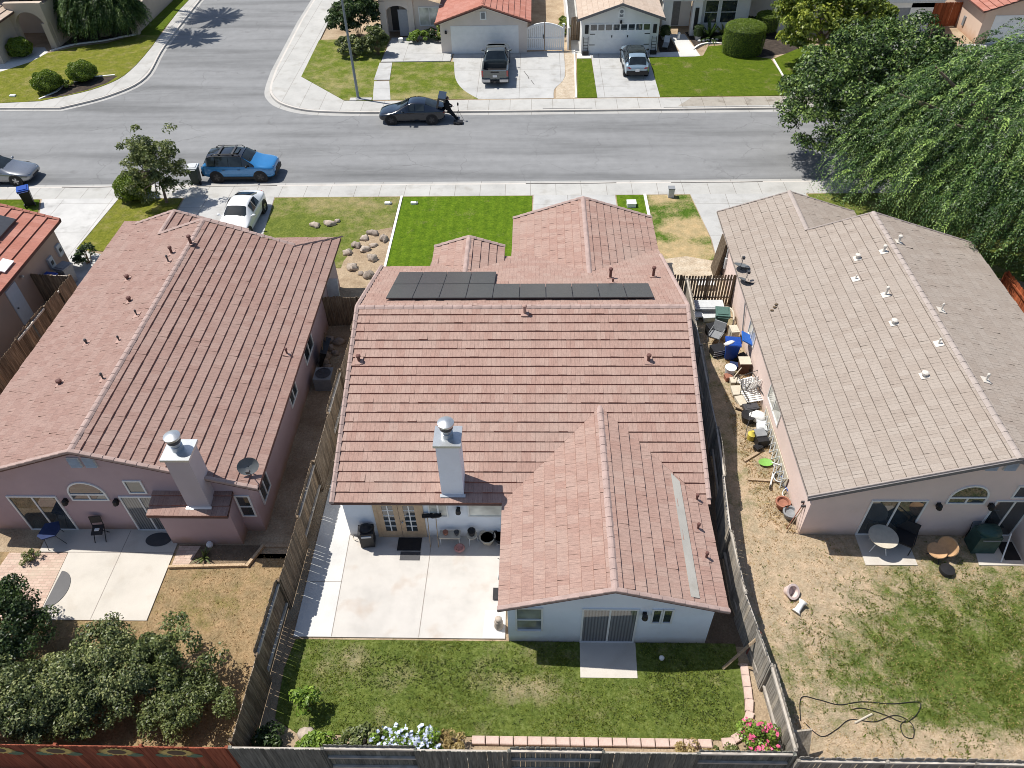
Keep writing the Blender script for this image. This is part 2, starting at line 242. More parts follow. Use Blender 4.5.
# ------------------------------------------------------------------ mesh kit
class MB:
    def __init__(s): s.v = []; s.f = []; s.mi = []; s.uv = []; s.tint = []; s.t = .5; s.marks = []
    def poly(s, pts, m=0, uv=None):
        i = len(s.v); s.v += [tuple(p) for p in pts]; s.f.append(list(range(i, i+len(pts)))); s.mi.append(m); s.uv.append(uv); s.tint.append(s.t)
    def faces(s, vs, fs, m=0):
        i = len(s.v); s.v += [tuple(p) for p in vs]
        for f in fs: s.f.append([i+k for k in f]); s.mi.append(m); s.uv.append(None); s.tint.append(s.t)
    def hexa(s, p, m=0):      # 8 points: bottom 4 ccw, top 4 ccw
        s.faces(p, [(3, 2, 1, 0), (4, 5, 6, 7), (0, 1, 5, 4), (1, 2, 6, 5), (2, 3, 7, 6), (3, 0, 4, 7)], m)
    def box(s, x0, x1, y0, y1, z0, z1, m=0):
        s.hexa([(x0, y0, z0), (x1, y0, z0), (x1, y1, z0), (x0, y1, z0), (x0, y0, z1), (x1, y0, z1), (x1, y1, z1), (x0, y1, z1)], m)
    def cbox(s, c, sz, rot=(0, 0, 0), m=0, taper=1.):
        from mathutils import Euler
        E = Euler(rot).to_matrix(); a, b, h = sz[0]/2, sz[1]/2, sz[2]/2; P = []
        for z, k in ((-h, taper), (h, 1.)):
            for x, y in ((-a, -b), (a, -b), (a, b), (-a, b)): P.append(tuple(Vector(c)+E @ Vector((x*k, y*k, z))))
        s.hexa(P, m)
    def prism(s, poly, z0, z1, m=0, caps=True):
        n = len(poly); vs = [(x, y, z0) for x, y in poly]+[(x, y, z1) for x, y in poly]
        fs = [(i, (i+1) % n, (i+1) % n+n, i+n) for i in range(n)]
        if caps: fs += [tuple(range(n, 2*n)), tuple(range(n-1, -1, -1))]
        s.faces(vs, fs, m)
    def tube(s, pts, r, n=8, m=0, cap=True):
        pts = [Vector(p) for p in pts]; rr = r if isinstance(r, (list, tuple)) else [r]*len(pts); vs = []; prev = None
        for i, p in enumerate(pts):
            d = (pts[min(i+1, len(pts)-1)]-pts[max(i-1, 0)]); d = d.normalized() if d.length > 1e-9 else Vector((0, 0, 1))
            u = prev if prev is not None else (Vector((0, 0, 1)) if abs(d.z) < .9 else Vector((1, 0, 0)))
            u = (u-d*u.dot(d)); u = u.normalized() if u.length > 1e-6 else d.orthogonal().normalized(); prev = u; w = d.cross(u)
            for k in range(n):
                a = 2*math.pi*k/n; vs.append(tuple(p+(u*math.cos(a)+w*math.sin(a))*rr[i]))
        fs = []
        for i in range(len(pts)-1):
            for k in range(n): fs.append((i*n+k, i*n+(k+1) % n, (i+1)*n+(k+1) % n, (i+1)*n+k))
        if cap: fs += [tuple(range(n-1, -1, -1)), tuple(range((len(pts)-1)*n, len(pts)*n))]
        s.faces(vs, fs, m)
    def lathe(s, prof, c=(0, 0, 0), n=16, m=0, sx=1., sy=1.):
        vs = []; fs = []
        for r_, z in prof:
            for k in range(n):
                a = 2*math.pi*k/n; vs.append((c[0]+r_*math.cos(a)*sx, c[1]+r_*math.sin(a)*sy, c[2]+z))
        for i in range(len(prof)-1):
            for k in range(n): fs.append((i*n+k, i*n+(k+1) % n, (i+1)*n+(k+1) % n, (i+1)*n+k))
        fs += [tuple(range(n-1, -1, -1)), tuple(range((len(prof)-1)*n, len(prof)*n))]
        s.faces(vs, fs, m)
    def disc(s, c, r, axis='z', n=16, m=0, th=.01):
        P = []
        for q in (-th/2, th/2):
            for k in range(n):
                a = 2*math.pi*k/n; u, w = r*math.cos(a), r*math.sin(a)
                P.append({'z': (c[0]+u, c[1]+w, c[2]+q), 'y': (c[0]+u, c[1]+q, c[2]+w), 'x': (c[0]+q, c[1]+u, c[2]+w)}[axis])
        s.faces(P, [(k, (k+1) % n, n+(k+1) % n, n+k) for k in range(n)]+[tuple(range(n-1, -1, -1)), tuple(range(n, 2*n))], m)
    def blob(s, c, r, m=0, seed=0, rough=.18, nu=10, nv=7):
        rnd = random.Random(seed); vs = []; fs = []; ph = [rnd.uniform(0, 6) for _ in range(6)]
        for i in range(nv+1):
            t = math.pi*i/nv
            for k in range(nu):
                a = 2*math.pi*k/nu; d = 1+rough*(math.sin(3*a+ph[0])*math.sin(2*t+ph[1])+.6*math.sin(5*a+ph[2]+3*t)+.5*math.cos(2*a+ph[3]))*math.sin(t)
                vs.append((c[0]+r[0]*d*math.sin(t)*math.cos(a), c[1]+r[1]*d*math.sin(t)*math.sin(a), c[2]+r[2]*d*math.cos(t)))
        for i in range(nv):
            for k in range(nu): fs.append((i*nu+k, (i+1)*nu+k, (i+1)*nu+(k+1) % nu, i*nu+(k+1) % nu))
        s.faces(vs, fs, m)
    def build(s, name, mats, parent=None, smooth=None, loc=None):
        if len(s.marks) > 1:                                         # one object for each run of cap tiles
            for (v0, f0), (v1, f1) in zip(s.marks, s.marks[1:]+[(len(s.v), len(s.f))]):
                q = MB(); q.v = s.v[v0:v1]; q.f = [[k-v0 for k in f] for f in s.f[f0:f1]]; q.mi = s.mi[f0:f1]; q.uv = s.uv[f0:f1]; q.tint = s.tint[f0:f1]; o = q.build(name, mats, parent, smooth, loc)
            return o
        me = bpy.data.meshes.new(name); me.from_pydata(s.v, [], s.f)
        mats = mats if isinstance(mats, (list, tuple)) else [mats]
        for m in mats: me.materials.append(M[m] if isinstance(m, str) else m)
        me.polygons.foreach_set('material_index', s.mi)
        if any(u is not None for u in s.uv):
            L = me.uv_layers.new(name='UVMap'); k = 0; arr = np.zeros(len(me.loops)*2, np.float32)
            for f, u in zip(s.f, s.uv):
                for j in range(len(f)):
                    if u is not None: arr[2*(k+j):2*(k+j)+2] = u[j]
                k += len(f)
            L.data.foreach_set('uv', arr)
        if True:
            A = me.attributes.new('tint', 'FLOAT', 'FACE'); A.data.foreach_set('value', s.tint)
        me.validate(); me.update()
        if smooth is not None:
            me.shade_smooth(); me.set_sharp_from_angle(angle=R(smooth))
        return link(name, me, parent, loc)
def link(name, me, parent=None, loc=None):
    o = bpy.data.objects.new(name, me); COL.objects.link(o)
    if parent is not None:
        o.parent = parent; r = parent
        while r is not None and 'world' not in r: r = r.parent
        if loc is None and r is not None and r['world'] and parent == r: o.location = -Vector(r.location)
    if loc is not None: o.location = loc
    return o
def thing(name, label, cat, loc=(0, 0, 0), rz=0., group=None, world=False):
    """an Empty at the base of a thing; with world=True its parts are drawn in world coordinates"""
    o = bpy.data.objects.new(name, None); COL.objects.link(o); o.location = loc; o.rotation_euler = (0, 0, rz); o.empty_display_size = .2
    o['label'] = label; o['category'] = cat; o['world'] = 1 if world else 0
    if group: o['group'] = group
    return o
def tag(o, label=None, cat=None, group=None, kind=None):
    if label: o['label'] = label
    if cat: o['category'] = cat
    if group: o['group'] = group
    if kind: o['kind'] = kind
    return o
def dup(root, loc, rz=0., label=None, scale=None):
    def cp(o, par):
        c = o.copy(); COL.objects.link(c); c.parent = par
        for ch in o.children: cp(ch, c)
        return c
    r = cp(root, None); r.location = loc; r.rotation_euler = (0, 0, rz)
    if label: r['label'] = label
    if scale: r.scale = scale
    return r
def area2(p): return sum(p[i][0]*p[(i+1) % len(p)][1]-p[(i+1) % len(p)][0]*p[i][1] for i in range(len(p)))
def slab(name, poly, top, mat, depth=.12, kind='structure'):
    if area2(poly) < 0: poly = poly[::-1]
    b = MB(); b.prism(poly, top-depth, top); o = b.build(name, mat); o['kind'] = kind; return o
def sheet(name, poly, z, mat):
    if area2(poly) < 0: poly = poly[::-1]
    b = MB(); b.poly([(x, y, z) for x, y in poly]); o = b.build(name, mat); o['kind'] = 'structure'; return o
def smooth_line(pts, n=8, closed=False):
    P = [np.array(p, float) for p in pts]; out = []; N = len(P)
    for i in range(N if closed else N-1):
        a, b, c, d = (P[(i-1) % N] if closed or i > 0 else P[0]), P[i], P[(i+1) % N], (P[(i+2) % N] if closed or i+2 < N else P[-1])
        for k in range(n):
            t = k/n; out.append(tuple(.5*((2*b)+(c-a)*t+(2*a-5*b+4*c-d)*t*t+(3*b-a-3*c+d)*t**3)))
    if not closed: out.append(tuple(P[-1]))
    return out
def strip(pts, w):
    P = [Vector((p[0], p[1], 0)) for p in pts]; L = []; Rr = []
    for i, p in enumerate(P):
        d = (P[min(i+1, len(P)-1)]-P[max(0, i-1)]).normalized(); n = Vector((-d.y, d.x, 0))*w/2
        L.append((p+n)[:2]); Rr.append((p-n)[:2])
    return L, Rr
def ribbon(name, pts, w, z0, z1, mat, kind='structure'):
    L, Rr = strip(pts, w); b = MB()
    for i in range(len(L)-1):
        q = [Rr[i], Rr[i+1], L[i+1], L[i]]; b.hexa([(x, y, z0) for x, y in q]+[(x, y, z1) for x, y in q])
    o = b.build(name, mat); o['kind'] = kind; return o
# ------------------------------------------------------------------ camera, light
HC = 23.5; FPX = 759.4
def cam_axes(p, y, r):
    p, y, r = R(p), R(y), R(r)
    f = Vector((math.sin(y)*math.cos(p), math.cos(y)*math.cos(p), -math.sin(p))); rt = Vector((math.cos(y), -math.sin(y), 0)); dn = f.cross(rt)
    return f, math.cos(r)*rt+math.sin(r)*dn, -math.sin(r)*rt+math.cos(r)*dn
cf, cr_, cd = cam_axes(44.163, -2.478, 1.714)
cam = bpy.data.cameras.new('camera'); co = bpy.data.objects.new('camera', cam); COL.objects.link(co)
co.matrix_world = Matrix(((cr_.x, -cd.x, -cf.x, 0), (cr_.y, -cd.y, -cf.y, 0), (cr_.z, -cd.z, -cf.z, HC), (0, 0, 0, 1)))
cam.sensor_width = 36; cam.lens = FPX/1024*36; cam.clip_end = 2000; cam.clip_start = .5; S.camera = co
sd = Vector((.5, -.19, -1)).normalized()
sun = bpy.data.lights.new('sun', 'SUN'); so = bpy.data.objects.new('sun', sun); COL.objects.link(so)
so.rotation_euler = sd.to_track_quat('-Z', 'Y').to_euler(); so.location = (-20, 10, 60); sun.energy = 4.8; sun.angle = R(.53); sun.color = (1., .955, .885)
W = bpy.data.worlds.new('World'); S.world = W; W.use_nodes = True; wn = W.node_tree.nodes; bg = wn['Background']
sk = wn.new('ShaderNodeTexSky'); sk.sky_type = 'NISHITA'; sk.sun_disc = False; sk.sun_elevation = math.asin(-sd.z); sk.sun_rotation = math.atan2(-sd.x, -sd.y); sk.altitude = 120
W.node_tree.links.new(sk.outputs[0], bg.inputs[0]); bg.inputs[1].default_value = .10
S.view_settings.view_transform = 'Standard'; S.view_settings.look = 'None'; S.view_settings.gamma = 1; S.view_settings.exposure = .30
S.cycles.max_bounces = 6; S.cycles.transparent_max_bounces = 8; S.cycles.use_denoising = True; S.cycles.filter_width = .95

# ------------------------------------------------------------------ ground, street, walks
ZR = -.13
sheet('ground', [(-400, -200), (400, -200), (400, 500), (-400, 500)], ZR-.02, 'dirt')
sheet('street', [(-120, 41.6), (120, 41.6), (120, 52.2), (-30, 52.2), (-34, 53.6), (-120, 53.6)], ZR, 'asphalt')
sheet('side_street', [(-37, 52.2), (-13, 52.2), (-20.3, 56), (-20.8, 72), (-20.8, 140), (-32.2, 140), (-32.0, 66), (-30.6, 58.5), (-32, 55.2)], ZR+.002, 'asphalt')
# near side: lots, walk, kerb, gutter
slab('near_lots_soil', [(-70, -30), (70, -30), (70, 40.3), (-70, 40.3)], 0., 'dirt', .16)
slab('near_sidewalk', [(-70, 40.3), (70, 40.3), (70, 41.62), (-70, 41.62)], .006, 'walk', .16)
slab('near_kerb', [(-70, 41.62), (70, 41.62), (70, 41.78), (-70, 41.78)], .0, 'kerb', .16)
sheet('near_gutter', [(-70, 41.78), (70, 41.78), (70, 42.22), (-70, 42.22)], ZR+.004, 'gutter')
# far side east of the corner
cor = [(-20.8, 140), (-20.75, 71), (-20.35, 60), (-19.9, 56.3), (-19.2, 54.6), (-18.1, 53.4), (-16.2, 52.45), (-13.5, 52.1), (-11, 52.0), (0, 51.98), (70, 52.1)]
cor_s = [cor[0], cor[1]]+smooth_line(cor[2:9], 6)+cor[9:]
inn = [(-18.4, 140), (-18.35, 71), (-18.05, 58.2), (-13.95, 53.8), (-11.9, 53.66), (70, 53.8)]
slab('far_lots_soil', [(-18.3, 140), (-18.2, 71), (-18.0, 58.1), (-13.9, 53.75), (-11.9, 53.62), (70, 53.75), (70, 140)], 0., 'dirt', .16)
slab('far_sidewalk', cor_s+[(70, 53.8)]+inn[::-1][1:], .004, 'walk', .165)
L_, _ = strip(cor_s, .0001)
ribbon('far_kerb', [(x-.07, y-.06) for x, y in cor_s], .16, ZR-.03, .0, 'kerb'); 
ribbon('far_gutter', [(x-.30, y-.33) for x, y in cor_s], .42, ZR-.03, ZR+.006, 'gutter')
# west of the side street
wk = [(-70, 53.35), (-39.3, 53.4), (-34.9, 53.3), (-32.1, 55.4), (-30.6, 58.6), (-31.4, 65.2), (-32.1, 76.6), (-32.4, 140)]
wk_s = [wk[0], wk[1]]+smooth_line(wk[2:7], 6)+[wk[7]]
wi = [(-70, 54.05), (-39.6, 54.05), (-36.8, 54.3), (-33.3, 56.7), (-32.1, 61), (-33.0, 73.9), (-33.3, 140)]
wi_s = [wi[0], wi[1]]+smooth_line(wi[2:6], 6)+[wi[6]]
slab('corner_soil', wi_s+[(-70, 140)], 0., 'dirt', .16)
slab('corner_sidewalk', wk_s+wi_s[::-1], .004, 'walk', .165)
ribbon('corner_kerb', [(x+.07, y-.07) for x, y in wk_s], .16, ZR-.03, .0, 'kerb')
ribbon('corner_gutter', [(x+.26, y-.26) for x, y in wk_s], .36, ZR-.03, ZR+.006, 'gutter')
slab('corner_lawn', [q for q in wi_s if q[1] < 67.4]+[(-32.56, 67.5), (-34.6, 67.5), (-36.5, 65.8), (-38.8, 65.0), (-40.6, 63.7), (-41.2, 61.8), (-42.6, 60.0), (-44.5, 59.0), (-50, 58.6), (-70, 58.6)], .03, 'turf_e', .1)
slab('side_lawn', [(-34.5, 67.52), (-32.57, 67.52), (-32.98, 73.9), (-33.13, 100), (-34.5, 100)], .03, 'turf_g', .1)
ribbon('corner_bed_edging', smooth_line([(-40.6, 64.1), (-39.2, 65.5), (-37, 66.3), (-35.6, 67.2), (-34.6, 67.6)], 5), .16, -.02, .09, 'edging')
slab('corner_bed', [(-40.6, 64.2), (-39.2, 65.6), (-37, 66.4), (-34.7, 67.6), (-34.9, 74), (-41, 74)], .012, 'mulch', .05)
slab('corner_walkway', [(-70, 58.6), (-50, 58.6), (-44.4, 59.0), (-42.5, 60.1), (-41.1, 61.9), (-40.7, 63.9), (-41.5, 65), (-70, 65)], .018, 'patio_w', .1)
ribbon('shrub_bed_edging', [(-37.0, 54.6), (-36.3, 55.9), (-36.2, 57.2), (-34.6, 58.6), (-33, 58.9)], .14, -.02, .08, 'edging')
slab('shrub_bed', [(-36.9, 54.7), (-36.2, 55.9), (-36.1, 57.1), (-34.5, 58.5), (-32.7, 58.8), (-33.0, 57.4), (-34.0, 56.2), (-35.5, 55.1)], .034, 'mulch', .05)
# far lots: lawns, drives
slab('front_lawn', [(-18.08, 58.2), (-18.25, 65.8), (-12.3, 65.9), (-12.33, 61), (-11.85, 53.68), (-13.93, 53.8)], .035, 'turf_f', .1)
slab('front_lawn', smooth_line([(-11.45, 60.72), (-6.45, 60.72)], 1)+smooth_line([(-6.45, 60.7), (-6.1, 57.5), (-5.35, 55.4), (-4.15, 53.78)], 5)[1:]+[(-10.75, 53.78)], .035, 'turf_f', .1)
slab('entry_terrace', [(-12.25, 60.75), (-12.1, 65.9), (-8, 65.9), (-7.0, 62.3), (-6.7, 62.3), (-6.75, 60.75)], .09, 'drive', .15)
slab('front_path', [(-12.3, 57.3), (-12.35, 60.6), (-11.35, 60.6), (-11.1, 57.3)], .07, 'drive', .14); slab('front_path', [(-11.85, 53.79), (-12.25, 57.1), (-11.1, 57.1), (-10.55, 53.79)], .045, 'drive', .1)
slab('driveway', smooth_line([(-6.6, 62.35), (-6.55, 60.5), (-6.2, 57.5), (-5.45, 55.4), (-4.2, 53.79)], 4)+smooth_line([(1.3, 53.79), (1.4, 55.4), (2.2, 57.6), (2.25, 62.7)], 4), .02, 'drive', .1)
slab('gravel_strip', [(1.45, 53.79), (1.5, 55.5), (2.3, 57.8), (2.3, 62.6), (3.05, 62.6), (2.85, 53.79)], .008, 'sand', .05)
ribbon('lot_edging', [(2.92, 53.79), (3.12, 62.8)], .12, -.02, .06, 'edging')
slab('side_lawn_strip', [(3.02, 53.79), (3.25, 61.0), (4.38, 61.0), (4.45, 53.79)], .035, 'turf_g', .1)
slab('driveway', [(4.45, 53.79), (4.42, 62.1), (8.95, 62.1), (8.98, 53.79)], .02, 'drive', .1)
slab('garage_walk', [(3.25, 61.1), (3.3, 62.1), (4.4, 62.1), (4.4, 61.1)], .016, 'patio_w', .1); slab('side_path', [(2.9, 62.1), (2.9, 80), (4.0, 80), (3.95, 62.1)], .014, 'drive', .1)
slab('front_lawn', smooth_line([(8.95, 53.78), (8.92, 61.15), (12.3, 61.1), (13.2, 61.3), (13.9, 63.2), (15.0, 63.4), (16.3, 62.4), (17.2, 60.9), (18.3, 60.5), (18.4, 58.5), (18.4, 53.79)], 1), .035, 'turf_g', .1)
slab('front_lawn', [(18.55, 53.79), (18.55, 60.5), (21.5, 63), (26, 63), (26, 53.79)], .035, 'turf_g', .1)
ribbon('lot_edging', [(18.48, 53.79), (18.48, 60.3)], .12, -.02, .07, 'edging')
ribbon('bed_edging', smooth_line([(12.6, 62.6), (13.4, 63.6), (14.6, 63.9), (15.8, 63.2), (16.5, 61.9)], 5), .16, -.02, .09, 'edging')
slab('entry_path', [(9.0, 61.15), (9.0, 62.0), (11.5, 62.2), (11.1, 66.0), (12.4, 66.0), (13.0, 61.2)], .022, 'patio_w', .1)
slab('entry_bed', [(9.9, 62.1), (9.95, 66), (11.0, 66), (11.4, 62.2)], .010, 'mulch', .05); slab('entry_bed', [(12.9, 62.6), (12.5, 66.5), (20.5, 67), (21, 62), (17.5, 60.8), (16.4, 62.4), (15.2, 63.7), (13.8, 63.7)], .010, 'mulch', .05)
slab('driveway', [(26.2, 53.79), (26.2, 66), (31.8, 66), (31.4, 53.79)], .02, 'drive', .1); slab('driveway', [(33.6, 53.79), (33.9, 63), (40, 63), (40, 53.79)], .02, 'drive', .1)

# near lots
slab('front_lawn', [(-7.92, 33.3), (-7.9, 40.2), (-.2, 40.2), (-.35, 33.0), (-1.2, 29.0), (-7.9, 28.4)], .04, 'turf', .1)
slab('driveway', [(-.12, 40.28), (-.25, 33.2), (5.5, 33.2), (4.72, 36), (4.72, 40.28)], .02, 'drive', .1)
slab('side_lawn', [(4.78, 40.2), (4.78, 35.5), (6.38, 33.4), (6.38, 40.2)], .04, 'turf', .1)
ribbon('lot_edging', [(-7.98, 28.6), (-8.0, 40.25)], .13, -.02, .08, 'edging'); ribbon('lot_edging', [(6.48, 32.2), (6.46, 40.25)], .16, -.02, .08, 'edging')
slab('front_lawn', [(6.58, 33.0), (6.56, 40.2), (9.1, 40.2), (9.55, 35.6), (9.5, 33.6)], .035, 'turf_c', .1)
slab('bare_patch', [(6.6, 29.9), (6.6, 33.6), (8.0, 33.9), (9.55, 33.4), (9.55, 29.9)], .037, 'sand', .1)
slab('driveway', [(9.15, 40.28), (9.62, 35.6), (9.6, 34.2), (16.2, 34.2), (15.9, 40.28)], .02, 'drive', .1)
slab('front_lawn', [(16.2, 34), (16, 40.2), (30, 40.2), (30, 30)], .035, 'turf_b', .1)
slab('front_lawn', [(-15.65, 40.2), (-15.1, 33), (-9.6, 33), (-9.3, 36.4), (-8.12, 36.8), (-8.1, 40.2)], .035, 'turf_b', .1)
slab('rock_bed', smooth_line([(-10.3, 33.6), (-9.7, 35.6), (-9.2, 36.5), (-8.1, 36.9), (-8.06, 33), (-8.1, 30.2), (-9.5, 30.0), (-10.4, 30.2)], 1), .038, 'dirt', .1)
slab('driveway', [(-21.2, 40.28), (-20.8, 32.5), (-15.0, 32.5), (-15.72, 40.28)], .02, 'drive', .1)
slab('front_lawn', smooth_line([(-25.2, 40.2), (-25.45, 34.9), (-23.6, 34.6), (-22.4, 33.0), (-21, 32.0), (-21.3, 40.2)], 1), .035, 'turf_e', .1)
slab('driveway', [(-30.0, 40.28), (-28.9, 37.5), (-29.0, 34), (-26.6, 33.9), (-26.2, 30.5), (-23.6, 30.5), (-23.6, 34.3), (-25.5, 34.9), (-25.25, 40.28)], .022, 'drive_d', .1)
slab('front_lawn', [(-45, 40.2), (-30.1, 40.2), (-29.0, 37.5), (-29.1, 34), (-45, 34)], .035, 'turf_g', .1)
slab('gate_path', smooth_line([(-23.7, 34.2), (-22.6, 34.3), (-21.9, 33.5), (-21.7, 32), (-22.2, 30.4), (-24.0, 30.4)], 3), .03, 'patio_w', .1)
# yards
slab('back_lawn', [(-7.2, 8.95), (5.9, 8.95), (6.35, 9.6), (6.5, 10.6), (6.5, 12.0), (-7.95, 12.0), (-8.1, 11), (-8.0, 9.4)], .035, 'turf_back', .1)
slab('side_yard_soil', [(5.55, 11.95), (5.55, 30), (7.2, 30), (7.0, 19.2), (6.65, 15.7), (6.6, 13.5), (6.9, 11.9)], .006, 'dirt_d', .05)
slab('patio', [(-8.05, 12.08), (-8.05, 20), (-6.85, 20), (-6.85, 16.1), (-1.0, 16.1), (-1.0, 12.08)], .05, 'patio', .15)
sheet('patio_strip', [(-8.04, 12.09), (-8.04, 19.9), (-6.86, 19.9), (-6.86, 15.9), (-6.78, 12.09)], .054, 'patio_w'); sheet('patio_strip', [(-1.75, 12.09), (-1.7, 13.1), (-1.02, 13.1), (-1.02, 12.09)], .054, 'patio_w')
for a, b in (((-6.78, 12.1), (-6.86, 16.1)), ((-3.87, 12.1), (-3.8, 16.0)), ((-8.04, 14.15), (-6.82, 14.15))): ribbon('patio_joint', [a, b], .022, .03, .0585, 'joint')
slab('door_slab', [(1.42, 10.8), (3.22, 10.8), (3.26, 12.0), (1.45, 12.0)], .05, 'patio_b', .12)
slab('yard_grass', [(7.2, 7.6), (40, 7.6), (40, 16.25), (9.6, 16.25), (9.3, 16.25), (6.7, 16.25), (6.6, 13.5), (7.0, 11)], .012, 'yard_c', .05)
slab('side_yard_straw', [(6.7, 16.2), (7.1, 19), (7.25, 29.8), (9.58, 29.8), (9.58, 16.2)], .013, 'yard_c', .05)
slab('door_slab', [(11.62, 15.0), (13.42, 15.0), (13.42, 16.3), (11.62, 16.3)], .05, 'patio_b', .12); slab('door_slab', [(15.55, 15.02), (17.6, 15.02), (17.6, 16.3), (15.75, 16.3)], .05, 'patio_b', .12)
slab('yard_grass', [(-30, 7.6), (-8.9, 7.6), (-8.9, 15.3), (-30, 15.3)], .010, 'yard_b', .05)
slab('wall_foot_soil', [(-30, 15.3), (-18.3, 15.3), (-18.3, 16.3), (-30, 16.3)], .008, 'dirt', .05)
slab('side_passage', [(-10.1, 15.1), (-8.45, 15.1), (-8.45, 30), (-10.1, 30)], .01, 'dirt', .05)
slab('patio', [(-17.0, 12.6), (-13.2, 12.6), (-13.2, 16.3), (-18.3, 16.3), (-18.2, 15.3), (-17.1, 15.3)], .05, 'patio_b', .12)
slab('patio_pavers', [(-19.6, 12.6), (-17.02, 12.6), (-17.12, 15.25), (-19.3, 15.25)], .045, 'paver', .1)
for a, b in (((-15.15, 12.62), (-15.15, 16.25)), ((-18.2, 15.28), (-13.2, 15.28))): ribbon('patio_joint', [a, b], .022, .03, .0545, 'joint')
slab('planter_soil', [(-13.1, 14.75), (-10.1, 14.75), (-10.1, 15.65), (-13.1, 15.65)], .016, 'dirt_d', .05); slab('planter_pavers', [(-13.1, 14.75), (-12.5, 14.75), (-12.3, 15.6), (-13.1, 15.6)], .03, 'paver', .06)
slab('back_alley', [(-40, -20), (40, -20), (40, 7.55), (-40, 7.55)], .004, 'dirt_d', .05)

shadow_crack = plain('kerb_shadow', (.09, .085, .08), .9, .2)  # dark colour of the painted kerb-cut shadows, also used for the driveway cracks
for x0, x1 in ((-.6, 4.9), (8.2, 13.7), (-29.4, -26.0), (-21.0, -15.9)): ribbon('kerb_shadow', smooth_line([(x0, 41.70), ((x0*2+x1)/3, 41.66), ((x0+x1*2)/3, 41.66), (x1, 41.70)], 3), .07, -.02, .011, shadow_crack)  # dark strips painting the shadow at the dropped kerbs, near side
for x0, x1 in ((.5, 4.0), (9.0, 20.0)): ribbon('kerb_shadow', [(x0, 52.10), (x1, 52.10)], .07, -.02, .006, shadow_crack)  # the same painted kerb-cut shadow along the far kerb
sheet('sidewalk_stain', [(10.0, 52.25), (20.5, 52.3), (20.5, 53.7), (11.2, 53.7)], .0075, concrete('sidewalk_stained', (.34, .31, .265), (1.52, 40., .3, 0.), (.30, .25, .19), 1., scale=1.4))
for p in ([(-.9, 58.7), (-.55, 57.6), (-.5, 57.2)], [(-.35, 57.0), (-.1, 56.2)]): ribbon('driveway_crack', p, .05, .0, .0235, shadow_crack)

# ------------------------------------------------------------------ roofs
def clip(poly, u, c, keep_ge):
    out = []; n = len(poly)
    for i in range(n):
        a, b = poly[i], poly[(i+1) % n]; da = a[0]*u[0]+a[1]*u[1]-c; db = b[0]*u[0]+b[1]*u[1]-c
        if not keep_ge: da, db = -da, -db
        if da >= 0: out.append(a)
        if (da > 0 > db) or (da < 0 < db): t = da/(da-db); out.append((a[0]+(b[0]-a[0])*t, a[1]+(b[1]-a[1])*t))
    return out
def slope(mb, polys, d, s0, z0, m=.333, e=.35, t=.05, tw=.33, under=.10):
    """tiled slope: d = downhill, s0 = uphill coordinate of the eave, z0 its height; real stepped courses"""
    u = (-d[0], -d[1]); a = (-u[1], u[0]); rnd = random.Random(int(abs(s0)*100)); zf = lambda p: z0+m*(p[0]*u[0]+p[1]*u[1]-s0)
    for poly in polys:
        if area2(poly) < 0: poly = poly[::-1]
        ss = [p[0]*u[0]+p[1]*u[1] for p in poly]; k0 = math.floor((min(ss)-s0)/e+1e-6); k1 = math.ceil((max(ss)-s0)/e-1e-6)
        for k in range(k0, k1):
            lo, hi = s0+k*e, s0+(k+1)*e; q = clip(clip(poly, u, lo, True), u, hi, False)
            q = [p for i, p in enumerate(q) if (abs(p[0]-q[i-1][0])+abs(p[1]-q[i-1][1])) > 1e-5]
            if len(q) < 3: continue
            al = [p[0]*a[0]+p[1]*a[1] for p in q]; small = e < .395
            cw = tw if small else 1e9; sh = (.5*tw if k % 2 else 0.) if small else 0.; c0 = math.floor((min(al)-sh)/cw) if small else 0; c1 = math.ceil((max(al)-sh)/cw) if small else 1
            for c in range(c0, c1):
                w_ = clip(clip(q, a, sh+c*cw+.002, True), a, sh+(c+1)*cw-.002, False) if small else q
                if len(w_) < 3: continue
                jit = rnd.gauss(0, .0065) if small else 0.; skew = rnd.gauss(0, .006) if small else 0.; P = []; U = []
                for p in w_:
                    s = p[0]*u[0]+p[1]*u[1]; av = p[0]*a[0]+p[1]*a[1]; off = (max(.012, t+jit)+(skew*(av-sh-c*cw)/cw if small else 0))*(1-(s-lo)/e)+.004; P.append((p[0], p[1], zf(p)+off)); U.append((av/tw, k+(s-lo)/e))
                mb.poly(P, 0, U)
                for i in range(len(w_)):
                    p, r_ = w_[i], w_[(i+1) % len(w_)]
                    if abs(p[0]*u[0]+p[1]*u[1]-lo) < 1e-4 and abs(r_[0]*u[0]+r_[1]*u[1]-lo) < 1e-4:
                        mb.poly([(p[0], p[1], zf(p)-.01), (r_[0], r_[1], zf(r_)-.01), P[(i+1) % len(w_)], P[i]], 1)
            if small: mb.poly([(p[0], p[1], zf(p)-.02) for p in q], 2)
        n = len(poly)
        mb.poly([(p[0], p[1], zf(p)-under) for p in poly][::-1], 2)
        for i in range(n):
            p, r_ = poly[i], poly[(i+1) % n]; mb.poly([(p[0], p[1], zf(p)-under), (r_[0], r_[1], zf(r_)-under), (r_[0], r_[1], zf(r_)+.004), (p[0], p[1], zf(p)+.004)], 2)
